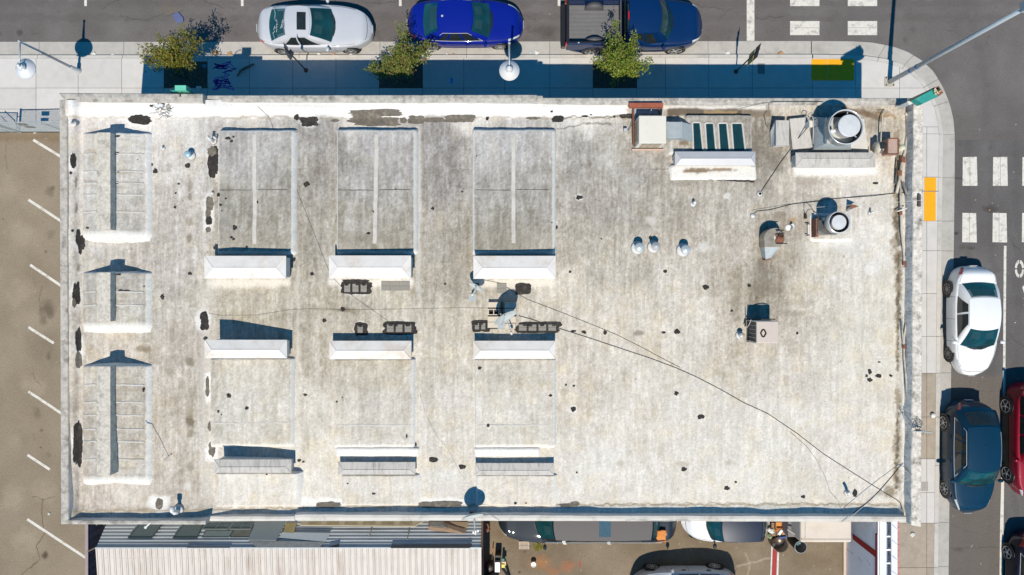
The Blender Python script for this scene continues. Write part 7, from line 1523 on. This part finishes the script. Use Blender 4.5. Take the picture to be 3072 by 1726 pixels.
# ================================================================ SOUTH SIDE: METAL SHED
SH = thing('metal_shed', 'white ribbed metal roofed shed at the bottom left, its grey side slope facing the building', 'shed', P(1000, 1790, 0)); so3 = SH.location
ridgeY = P(0, 1646, 4.3).y; ZRg = 4.3
M_rib = mat('shed_roof_metal', srgb(220, 208, 198), .6, var=.09, scale=2.5, dirt=srgb(172, 152, 134), dirt_amt=.6, stretch=(3, .6, 1), rnd=.03); M_slope = mat('grey_corrugated', srgb(192, 196, 198), .55, metal=.1, var=.10, scale=3, dirt=srgb(150, 150, 148), dirt_amt=.5, stretch=(.5, 4, 1))
xl, xr_ = P(286, 0, ZRg).x, P(1444, 0, ZRg).x; nrb = 64; pw = (xr_ - xl) / nrb
def roofz(y): return ZRg - .10 * (ridgeY - y)
for k in range(nrb):
    a, b = xl + k * pw, xl + (k + 1) * pw; mb = MB(); y1 = ridgeY; y0 = ridgeY - 4.6; z1, z0 = roofz(y1), roofz(y0)
    prof = [(a + .005, 0), (a + .03, .0), (a + .045, .030), (a + .065, .030), (a + .08, 0), (b - .004, 0)]
    vs = [Vector((x, y1, z1 + dz_)) - so3 for x, dz_ in prof] + [Vector((x, y0, z0 + dz_)) - so3 for x, dz_ in prof]; n = len(prof)
    vs += [v_ - Vector((0, 0, .012)) for v_ in vs[:n]]
    fs = [(i, n + i, n + i + 1, i + 1) for i in range(n - 1)] + [(2 * n + i, i, i + 1, 2 * n + i + 1) for i in range(n - 1)]
    mb.add(vs, fs); mb.build('roof_sheet', M_rib, SH)
    if k == 0: pass
mb = MB()
for k in range(nrb):
    x = xl + k * pw + pw * .65
    for yy in (.36, 1.5): mb.box((x - so3.x, ridgeY - yy - so3.y + .01 * math.sin(k * 3), roofz(ridgeY - yy) + .004 - so3.z), (.014, .014, .008))
mb.build('screws', M_rust, SH, kind='stuff')
mb = MB(); mb.box(((xl + xr_) / 2 - so3.x, ridgeY - 2.4 - so3.y, 3.62 - so3.z), (xr_ - xl - .06, 4.3, .36)); mb.build('roof_deck', M_slope, SH)
mb = MB(); mb.box(((xl + xr_) / 2 - so3.x, ridgeY - 2.4 - so3.y, 1.7 - so3.z), (xr_ - xl - .1, 4.2, 3.4)); mb.build('wall', mat('maroon_wall', (.10, .03, .035), .8, var=.15), SH)
# steep north-facing slope of long corrugated sheets, seen obliquely
SB = Vector((0, P(0, 1575, 3.68).y, 3.68)); ST = Vector((0, ridgeY, ZRg)); slope = (SB - ST); 
def on_slope(u, v, off=0.0):
    """photo pixel -> point on the slope plane"""
    d = Vector(((u - CX) / F, -(v - CY) / F, -1)); n_ = Vector((0, -slope.z, slope.y)).normalized()
    if n_.z < 0: n_ = -n_
    o_ = Vector((0, 0, H)); base = ST + n_ * off; t_ = (base - o_).dot(n_) / d.dot(n_); return o_ + d * t_
sl_n = Vector((0, -slope.z, slope.y)).normalized()
if sl_n.z < 0: sl_n = -sl_n
nsh = 14; 
for k in range(nsh):
    ta, tb = -.0 + k * 2.0 / nsh, (k + 1) * 2.0 / nsh; mb = MB(); rowz = []
    for i, (f_, h_) in enumerate([(0, 0), (.15, 0), (.30, .013), (.55, .013), (.70, 0), (1.0, 0)]):
        t_ = ta + (tb - ta) * f_; c = ST + slope * t_ + sl_n * h_; rowz.append(c)
    vs = [Vector((xl + .02, c.y, c.z)) - so3 for c in rowz] + [Vector((xr_ - .02, c.y, c.z)) - so3 for c in rowz]; n = len(rowz)
    mb.add(vs, [(i, i + 1, n + i + 1, n + i) for i in range(n - 1)]); o = mb.build('slope_sheet', M_slope, SH)
    if o.data.polygons[0].normal.z < 0: o.data.flip_normals()
mb = MB(); mb.box(((xl + xr_) / 2 - so3.x, ridgeY + .02 - so3.y, ZRg + .005 - so3.z), (xr_ - xl, .05, .03)); mb.build('ridge_flashing', M_slope, SH)
# gable-end boards and the dark passage at the left
def lay(name, pts, label, m, off=.03, th=.03, cat='panel', parts=None):
    q = [on_slope(u, v, off) for u, v in pts]; c = sum(q, Vector()) / len(q); t = thing(name, label, cat, c); mb = MB(); up = sl_n * th
    a = (q[1] - q[0]).cross(q[2] - q[0]).dot(sl_n)
    if a < 0: q = q[::-1]
    mb.frustum([p - c for p in q], [p - c + up for p in q]); mb.build(name + '_sheet', m, t); return t, c
M_screen = mat('window_screen', srgb(104, 116, 114), .7, var=.08, scale=9); M_fr = mat('sash_frame', srgb(70, 86, 88), .5)
def sash(pts, label, nm='window_screen', m=M_screen, fm=M_fr, off=.05, bars=0, cat='window screen', fr=.022):
    t, c = lay(nm, pts, label, m, off, .012, cat); q = [on_slope(u, v, off + .012) for u, v in pts]
    for i in range(4): mb = MB(); mb.tube([q[i] - c, q[(i + 1) % 4] - c], fr, 4); mb.build('frame', fm, t)
    for b in range(bars): s = (b + 1) / (bars + 1); mb = MB(); mb.tube([q[0].lerp(q[1], s) - c, q[3].lerp(q[2], s) - c], fr * .8, 4); mb.build('bar', fm, t)
    return t
sash([(424, 1568), (490, 1568), (455, 1614), (384, 1614)], 'grey window screen leaning on the shed slope, leftmost, under the open pipe')
sash([(556, 1568), (612, 1568), (591, 1614), (519, 1614)], 'second grey window screen on the shed slope, right of the pipe')
M_pane = mat('old_pane', (.10, .13, .13), .15, var=.3, scale=5)
sash([(622, 1566), (700, 1564), (683, 1588), (606, 1588)], 'dark paned upper window sash lying on the shed slope', 'old_window', M_pane, mat('sash_grey', srgb(128, 134, 132), .6), .07, 1, 'window', .03)
sash([(703, 1564), (762, 1562), (752, 1588), (688, 1588)], 'second dark paned sash beside the first on the shed slope', 'old_window', M_pane, MATS['sash_grey'], .07, 1, 'window', .03)
sash([(618, 1592), (700, 1592), (686, 1612), (606, 1612)], 'long pale glass pane resting below the two dark sashes', 'old_window', mat('pale_pane', srgb(128, 140, 136), .3, var=.1), M_fr, .05, 0, 'window', .012)
sash([(702, 1590), (756, 1590), (748, 1612), (690, 1612)], 'glass pane with a curved scratch, below the second sash', 'old_window', mat('scratch_pane', srgb(116, 116, 104), .3, var=.3), M_fr, .05, 0, 'window', .012)
lay('door_panel', [(768, 1566), (858, 1566), (828, 1623), (745, 1621)], 'large plain grey door panel lying on the shed slope', mat('grey_panel', srgb(142, 150, 150), .6, var=.05), .09, .04)
lay('tin_sheet', [(846, 1597), (992, 1600), (975, 1625), (838, 1613)], 'pale crumpled tin sheet on the shed slope right of the grey door panel', mat('pale_tin', srgb(206, 212, 212), .5, var=.05), .06, .01)
lay('tarred_strip', [(745, 1622), (975, 1626), (960, 1642), (768, 1642)], 'rough grey tarred strip along the shed ridge below the tin sheet', mat('rough_grey', srgb(168, 166, 160), .9, var=.3, scale=14, bump=.6), .035, .01)
lay('tan_board', [(858, 1570), (890, 1570), (882, 1600), (850, 1598)], 'yellowish board corner beside the row of tan windows', mat('tan_board', srgb(176, 158, 108), .8, var=.15), .05, .02)
t, c = lay('window_row', [(908, 1566), (1270, 1566), (1245, 1581), (900, 1578)], 'long tan window frame with six small panes, tucked under the bottom parapet', mat('tan_frame', srgb(196, 180, 150), .8, var=.1), .16, .06, 'window frame')
for k in range(6):
    u_ = 925 + k * 55; q = [on_slope(*p, .225) for p in ((u_, 1566), (u_ + 38, 1566), (u_ + 36, 1574), (u_ - 2, 1574))]; mb = MB(); mb.add([p - c for p in q], [(0, 1, 2, 3)]); o = mb.build('pane', mat('beige_pane', srgb(170, 150, 112), .4, var=.3), t)
    if o.data.polygons[0].normal.z < 0: o.data.flip_normals()
for i, (a, b) in enumerate([((1122, 1566), (1109, 1608)), ((1232, 1566), (1222, 1618))]):
    pa, pb = on_slope(*a, .10), on_slope(*b, .10); t = thing('thin_pipe', ('left', 'right')[i] + ' of two thin brass coloured pipes resting across the shed slope', 'pipe', pb, 0); mb = MB(); mb.tube([pb - pb, pa - pb], .016, 6); mb.build('pipe', mat('brass_pipe', srgb(160, 150, 120), .5), t); mb = MB(); mb.lathe([(.03, -.02), (.03, .02)], (0, 0, 0), 8); mb.build('end_cap', M_dark, t)
t, c = lay('timber_crate', [(1290, 1566), (1404, 1566), (1392, 1602), (1286, 1591)], 'weathered timber crate wedged between shed slope and bottom parapet', M_wood, .05, .30, 'crate')
for i, pts in enumerate([[(1322, 1568), (1402, 1590), (1392, 1601), (1340, 1583)], [(1290, 1566), (1330, 1566), (1345, 1584), (1289, 1580)], [(1352, 1566), (1404, 1568), (1404, 1584), (1370, 1576)]]):
    q = [on_slope(*p, .36) for p in pts]; mb = MB(); mb.frustum([p - c for p in q], [p - c + sl_n * .03 for p in q]); mb.build('plank', (M_wood, mat('grey_wood', srgb(150, 142, 132), .9, var=.2), mat('pale_wood', srgb(196, 166, 130), .85, var=.15))[i], t)
lay('torn_flashing', [(986, 1641), (1017, 1632), (1016, 1643), (990, 1643)], 'small dark triangular flashing scrap on the shed ridge', M_dark, .05, .015, 'flashing'); lay('torn_flashing', [(1176, 1636), (1400, 1634), (1408, 1631), (1416, 1633), (1410, 1645), (1172, 1645)], 'long dark strip of torn flashing along the shed ridge at right', mat('dark_strip', (.06, .055, .05), .8), .05, .02, 'flashing')
lay('torn_flashing', [(560, 1641), (690, 1641), (690, 1644), (560, 1644)], 'thin dark gap strip on the shed ridge below the screens', M_dark, .05, .012, 'flashing')
# fence boards left of the shed
BF = thing('board_fence', 'brown board fence tinted shade-blue running down the left side of the metal shed', 'fence', P(290, 1760, 0)); bo = BF.location
xf_ = P(261, 0, 2.2).x; ya, yb = -8.5, -16
mb = MB(); mb.box((xf_ - bo.x, (ya + yb) / 2 - bo.y, 1.1), (.05, ya - yb, 2.2)); mb.build('rail_wall', mat('fence_brown', srgb(120, 96, 88), .85, var=.15), BF)
for k in range(26):
    mb = MB(); mb.box((xf_ + .05 - bo.x, ya - .15 - k * .29 - bo.y, 1.06), (.03, .27, 2.12)); mb.build('board', mat('fence_shade_blue', srgb(120, 130, 160), .8, var=.2, rnd=.2), BF)  # blue shade of the east side is put into the board colour
mb = MB(); mb.box((xf_ - bo.x, (ya + yb) / 2 - bo.y, 2.215), (.12, ya - yb, .03)); mb.build('top_rail', mat('fence_cap', srgb(168, 150, 150), .8, var=.1), BF)
for k, (u_, w_) in enumerate([(290, .16), (312, .12), (336, .20)]):
    x_ = P(u_, 0, 2.0).x; mb = MB(); mb.box((x_ - bo.x, -8.95 - bo.y, 1.0), (.06, .9, 2.0)); mb.build('post', (mat('post_grey', srgb(140, 140, 140), .8, var=.1), mat('post_brown', srgb(110, 84, 70), .85, var=.15), MATS['post_grey'])[k], BF)
mb = MB(); p0, p1 = P(300, 1640, 3.4), P(339, 1612, 2.9); mb.tube([p0 - bo, p1 - bo], .03, 4); mb.tube([P(262, 1655, 2.4) - bo, P(284, 1645, 2.6) - bo], .02, 4); mb.build('brace', M_wood, BF)
# rear gable trim right of the shed
mb = MB(); a, b = Vector((xr_, ridgeY, ZRg)), Vector((xr_, SB.y + slope.y, SB.z + slope.z)); mb.tube([a - so3, (a + b) / 2 - so3, b - so3], .04, 4); mb.build('gable_trim', M_wood, SH)
t = T('wall_lamp', 'rusty curved lamp bracket on the shed corner near the limousine nose', 'lamp', 1462, 1580, 2.4); tp([(1455, 1570, 2.4), (1462, 1572, 2.6), (1466, 1582, 2.4), (1462, 1596, 2.2)], .03, M_rust, 'bracket', t); mb = MB(); mb.lathe([(.10, -.1), (.06, .05), (.0001, .08)], P(1464, 1590, 2.3) - t.location, 12); mb.build('shade', M_rust, t)

# ================================================================ SOUTH SIDE: YARD THINGS
t = T('machine', 'black and silver tool machine with yellow grip standing by the shed corner', 'machine', 1492, 1700, 0); lo = t.location
mb = MB(); boxpx(mb, 1484, 1687, 1500, 1718, .3, .75, t); mb.build('housing', mat('silver_case', srgb(200, 202, 206), .4, metal=.2), t, bevel=.02); mb = MB(); boxpx(mb, 1485, 1666, 1503, 1687, 0, .55, t); mb.build('engine', M_black, t, bevel=.02)
mb = MB(); mb.lathe([(.15, 0), (.17, .1), (.15, .45), (.05, .5), (.0001, .5)], P(1470, 1692, 0) - lo, 20); mb.build('drum', mat('brown_drum', srgb(92, 78, 70), .5), t, smooth=True); mb = MB(); mb.lathe([(.27, 0), (.29, .5), (.24, .62), (.0001, .66)], P(1476, 1732, 0) - lo, 28); mb.build('tank', mat('grey_tank', srgb(150, 146, 148), .3, metal=.4), t, smooth=True)
mb = MB(); boxpx(mb, 1506, 1686, 1518, 1697, .3, .5, t); mb.build('handle', mat('peach_plastic', srgb(230, 190, 150), .5), t); mb = MB(); boxpx(mb, 1505, 1694, 1514, 1704, .3, .55, t); mb.build('grip', mat('yellow_plastic', srgb(230, 215, 40), .5), t); mb = MB(); boxpx(mb, 1506, 1677, 1513, 1684, .3, .5, t); mb.build('knob', M_teal, t)
tp([(1508, 1705, .5), (1520, 1722, .3), (1530, 1740, .1)], .06, M_black, 'leg', t, 4); tp([(1478, 1660, .5), (1476, 1680, .5)], .02, M_black, 'lever', t)
t = T('bucket', 'round white bucket with a white lid alone in the brown yard', 'bucket', 1600, 1688, 0); mb = MB(); mb.lathe([(.09, 0), (.105, .22)], (0, 0, 0), 24, cap=False); mb.build('pail', M_white, t, smooth=True); mb = MB(); mb.lathe([(.112, .21), (.112, .235), (.09, .235), (.088, .215), (.0001, .215)], (0, 0, 0), 24); mb.build('lid', M_white, t)
t = T('brick_stack', 'small stack of worn bricks on the yard beside the limousine wheel', 'bricks', 1572, 1634, 0)
for k in range(5):
    for j in range(2): mb = MB(); mb.box((-.18 + k * .09, -.10 + j * .17, .03), (.08, .16, .06), .03 * k); mb.build('brick', mat('worn_brick', srgb(196, 176, 160), .9, var=.15, rnd=.1), t)
t = T('weed_patch', 'small patch of dry yellow weeds beside the limousine door', 'weeds', 1616, 1640, .01); mb = MB(); Rw = random.Random(8)
for k in range(160): a = Rw.uniform(0, 6.28); r_ = Rw.uniform(0, .16); p = Vector((r_ * math.cos(a) * 1.2, r_ * math.sin(a), 0)); e = Vector((Rw.gauss(0, .05), Rw.gauss(0, .05), Rw.uniform(.02, .1))); s_ = Vector((-e.y, e.x, 0)) * .18; mb.add([p - s_, p + s_, p + e], [(0, 1, 2)])
mb.build('blades', mat('dry_weed', (.24, .22, .04), .9, var=.3), t, kind='stuff')
TC = thing('truck_box', 'beige box body of a trailer with rust stains, between the bins and the lavender wall', 'trailer', P(2440, 1560, 0)); lo = TC.location
zt = 2.2; mb = MB(); boxpx(mb, 2402, 1520, 2556, 1629, .5, zt, TC); mb.build('box_body', mat('beige_box', srgb(222, 208, 194), .7, var=.05, scale=2, dirt=srgb(206, 160, 110), dirt_amt=.45), TC, bevel=.08)
mb = MB(); boxpx(mb, 2364, 1520, 2401, 1612, .4, 1.3, TC); mb.build('nose', mat('nose_grey', srgb(128, 122, 122), .7, var=.08), TC, bevel=.03)
mb = MB(); q = [P(2363, 1588, 1.5) - lo, P(2400, 1612, 1.75) - lo]; mb.tube(q, .04, 4); boxpx(mb, 2415, 1528, 2417, 1622, zt, zt + .02, TC); boxpx(mb, 2404, 1618, 2552, 1620, zt, zt + .015, TC); mb.build('seam', mat('seam_beige', srgb(196, 184, 172), .7), TC)
for (u_, v_) in ((2430, 1600), (2520, 1600)): mb = MB(); mb.lathe([(.33, -.1), (.33, .1)], P(u_, v_, .33) - lo, 20, Matrix.Rotation(math.pi / 2, 3, 'X')); mb.build('wheel', M_tyre, TC)
t = T('trash_bin', 'black round open bin below the corner of the beige trailer', 'bin', 2382, 1622, 0); lo = t.location; c = P(2386, 1632, .9) - lo
mb = MB(); mb.lathe([(.20, 0), (.235, c.z), (.25, c.z), (.25, c.z - .03), (.225, c.z - .03), (.19, .25), (.0001, .25)], (c.x * .3, c.y * .3, 0), 28); mb.build('bin_body', M_black, t, smooth=True); mb = MB(); mb.lathe([(.235, c.z - .01), (.252, c.z), (.235, c.z + .012)], (c.x * .3, c.y * .3, 0), 28, cap=False); mb.build('rim', M_pole, t)
mb = MB(); Rb = random.Random(2)
for k in range(12): p = Vector((c.x * .3 + Rb.uniform(-.1, .12), c.y * .3 + Rb.uniform(-.1, .1), .5 + Rb.uniform(0, .1))); mb.box(p, (.08, .06, .04), Rb.uniform(0, 3))
mb.build('rubbish', mat('bin_rubbish', (.10, .18, .20), .6, var=.6, scale=20), t, kind='stuff')
t = T('trash_bin', 'brown metal half drum bin filled with rubbish, left of the black bin', 'bin', 2325, 1618, 0); mb = MB(); mb.lathe([(.30, 0), (.33, .58), (.34, .6), (.31, .6), (.29, .3), (.0001, .3)], (0, 0, 0), 30); mb.build('drum', mat('bronze_drum', srgb(108, 94, 82), .35, metal=.5, var=.15), t, smooth=True)
mb = MB(); mb.box((-.27, -.02, .5), (.12, .12, .15)); mb.build('handle', M_dark, t)
ms = [mat('box_orange', srgb(220, 150, 80), .8), mat('bag_white', srgb(225, 228, 215), .6, var=.1), mat('box_brown', srgb(176, 110, 56), .85), mat('bag_green', srgb(150, 160, 120), .6), mat('bag_blue', srgb(30, 70, 140), .5), mat('tin_white', srgb(230, 230, 225), .4)]
for i, (u_, v_, a, b, h_, m_, ro, lab) in enumerate([(2337, 1574, .34, .26, .75, 0, .05, 'open orange cardboard box with a white inside, nearest the parapet'), (2313, 1592, .26, .30, .7, 1, .3, 'crumpled translucent white bag leaning on the convertible tail'), (2332, 1588, .20, .16, .72, 2, .5, 'brown carton in the middle of the rubbish heap'),
    (2338, 1594, .12, .24, .78, 5, -.5, 'white tin on the rubbish heap'), (2349, 1592, .14, .22, .76, 0, .0, 'upright orange carton at the right of the rubbish heap'), (2361, 1594, .12, .16, .7, 3, .6, 'small green packet beside the trailer nose'), (2345, 1609, .30, .08, .62, 4, .1, 'blue plastic bag strip under the rubbish heap'), (2310, 1610, .20, .16, .55, 3, .2, 'dull green bag at the lower left of the rubbish heap'), (2355, 1572, .2, .2, .72, 1, .2, 'white crumpled bag beside the trailer nose at the parapet')]):
    z0 = h_ - .14
    if i in (1, 7, 8): crumple('rubbish_bag', u_, v_, z0, a * .55, lab, 'bag', ms[m_], 50 + i)
    else:
        t = T('rubbish_box', lab, 'box', u_, v_, z0); mb = MB(); M_r = Matrix.Rotation(ro, 3, 'Z')
        if i == 0:
            for (x, y, dx, dy) in ((0, b / 2, a, .02), (0, -b / 2, a, .02), (a / 2, 0, .02, b), (-a / 2, 0, .02, b)): mb.box((x, y, .07), (dx, dy, .14))
            mb.box((0, 0, .02), (a, b, .02))
        else: mb.box((0, 0, .06), (a, b, .14), ro, Matrix.Rotation(.2, 3, 'X'))
        mb.build('carton', ms[m_], t, bevel=.004)
mb = MB(); q = [P(u_, v_, 0) for u_, v_ in ((2300, 1560), (2372, 1560), (2372, 1606), (2300, 1606))]; t = T('pallet_table', 'dark crate stand under the rubbish heap beside the convertible', 'stand', 2336, 1584, 0)
for k in range(5): mb = MB(); mb.box((-.42 + k * .21, .12, .52), (.17, .55, .04)); mb.build('plank', M_wood, t)
for a in (-.4, .4): mb = MB(); mb.box((a, .12, .25), (.06, .5, .5)); mb.build('leg', M_wood, t)
# lavender shop building at lower right: tall west wall with red stripes, white coping, dormer strip, brick edge
LB = thing('shop_building', 'white painted low building with red stripes at the bottom right, wall facing left in shade', 'building', P(2600, 1750, 0)); lo = LB.location
M_lav = mat('white_wall', srgb(250, 246, 250, 1.05), .75, var=.04, scale=3, dirt=srgb(206, 200, 200), dirt_amt=.3); xw = P(2537, 0, 0).x; hw = 2.55; y0, y1 = -8.5, -16
xtop = xw
mb = MB(); mb.box((xw + .10 - lo.x, (y0 + y1) / 2 - lo.y, hw / 2), (.20, y0 - y1, hw)); mb.build('wall', M_lav, LB)
mb = MB(); xc = P(2641, 0, hw + .06).x; mb.box((xw + .17 - lo.x, (y0 + y1) / 2 - lo.y, hw + .03), (.26, y0 - y1, .06)); mb.build('coping', M_white, LB)
def wallpt(u, v):   # point on the west wall plane (x = xw)
    z = H - xw * F / (u - CX); return Vector((xw - .006, -(v - CY) / F * (H - z), z))
def wallpoly(pts, m, nm):
    q = [wallpt(*p) - lo for p in pts]; mb = MB(); mb.add(q, [tuple(range(len(q)))]); o = mb.build(nm, m, LB)
    if o.data.polygons[0].normal.x > 0: o.data.flip_normals()
wallpoly([(2558, 1601), (2626, 1651), (2626, 1672), (2558, 1618)], M_red, 'red_stripe'); wallpoly([(2626, 1600), (2631.5, 1600), (2631.5, 1780), (2625, 1780)], M_red, 'red_stripe'); wallpoly([(2630.5, 1560), (2633.5, 1560), (2633.5, 1605), (2630.5, 1605)], M_red, 'red_stripe')
for (a, b) in (((2541, 1647), (2560, 1662)), ((2575, 1671), (2588, 1687)), ((2600, 1680), (2612, 1696))): wallpoly([a, (a[0] + .1, a[1] + 1.2), (b[0], b[1] + 1.2), b], mat('crack', srgb(110, 110, 130), .9), 'wall_crack')
x2 = P(2661, 0, 2.3).x; x3 = P(2688, 0, 2.9).x
for k in range(9):
    mb = MB(); yy = P(0, 1600, 2.3).y - k * .52 + .2
    mb.box((xw + .36 - lo.x, yy - lo.y, 2.35), (.12, .44, .20)); mb.build('roof_light', mat('blue_grey_pane', srgb(150, 165, 195), .3, var=.1), LB)
    mb = MB(); mb.box((xw + .38 - lo.x, yy - .26 - lo.y, 2.38), (.30, .06, .24)); mb.build('divider', M_lav, LB)
mb = MB(); mb.box((xw + .53 - lo.x, (y0 + y1) / 2 - lo.y, 2.54), (.03, y0 - y1, .05)); mb.build('edge_rail', M_white, LB)
xe = P(2689, 0, 2.2).x; mb = MB(); a = [Vector((xw + .55, y0, 2.5)), Vector((xe, y0, 2.28)), Vector((xe, y1, 2.28)), Vector((xw + .55, y1, 2.5))]; mb.frustum([p - Vector((0, 0, .08)) - lo for p in a][::-1], [p - lo for p in a][::-1]); mb.build('awning', M_lav, LB)
for k in range(8): yy = -9.2 - k * .6; mb = MB(); mb.tube([Vector((xw + .57, yy, 2.51)) - lo, Vector((xe - .02, yy - .25, 2.292)) - lo], .006, 4); mb.build('awning_seam', MATS['crack'], LB)
for k in range(30):
    mb = MB(); mb.box((xe + .05 - lo.x, y0 - .12 - k * .225 - lo.y, 1.1), (.10, .21, 2.3)); mb.build('brick_pier', mat('pink_brick', srgb(196, 142, 130), .85, var=.15, rnd=.06, scale=14), LB)
mb = MB(); mb.box(((xw + .2 + xe) / 2 - lo.x, (y0 + y1) / 2 - lo.y, 1.05), (xe - xw - .25, y0 - y1 - .1, 2.1)); mb.build('shop_core', M_lav, LB)
mb = MB(); pa, pb = P(2528, 1634, 0), P(2536, 1634, 0); mb.box(((pa.x + pb.x) / 2, -12.5, .04), (.12, 6.5, .1)); o = mb.build('wall_footing', mat('pale_footing', srgb(214, 190, 170), .9, var=.15, scale=6), None); tag(o, 'pale chipped concrete strip along the foot of the striped white wall', 'footing')
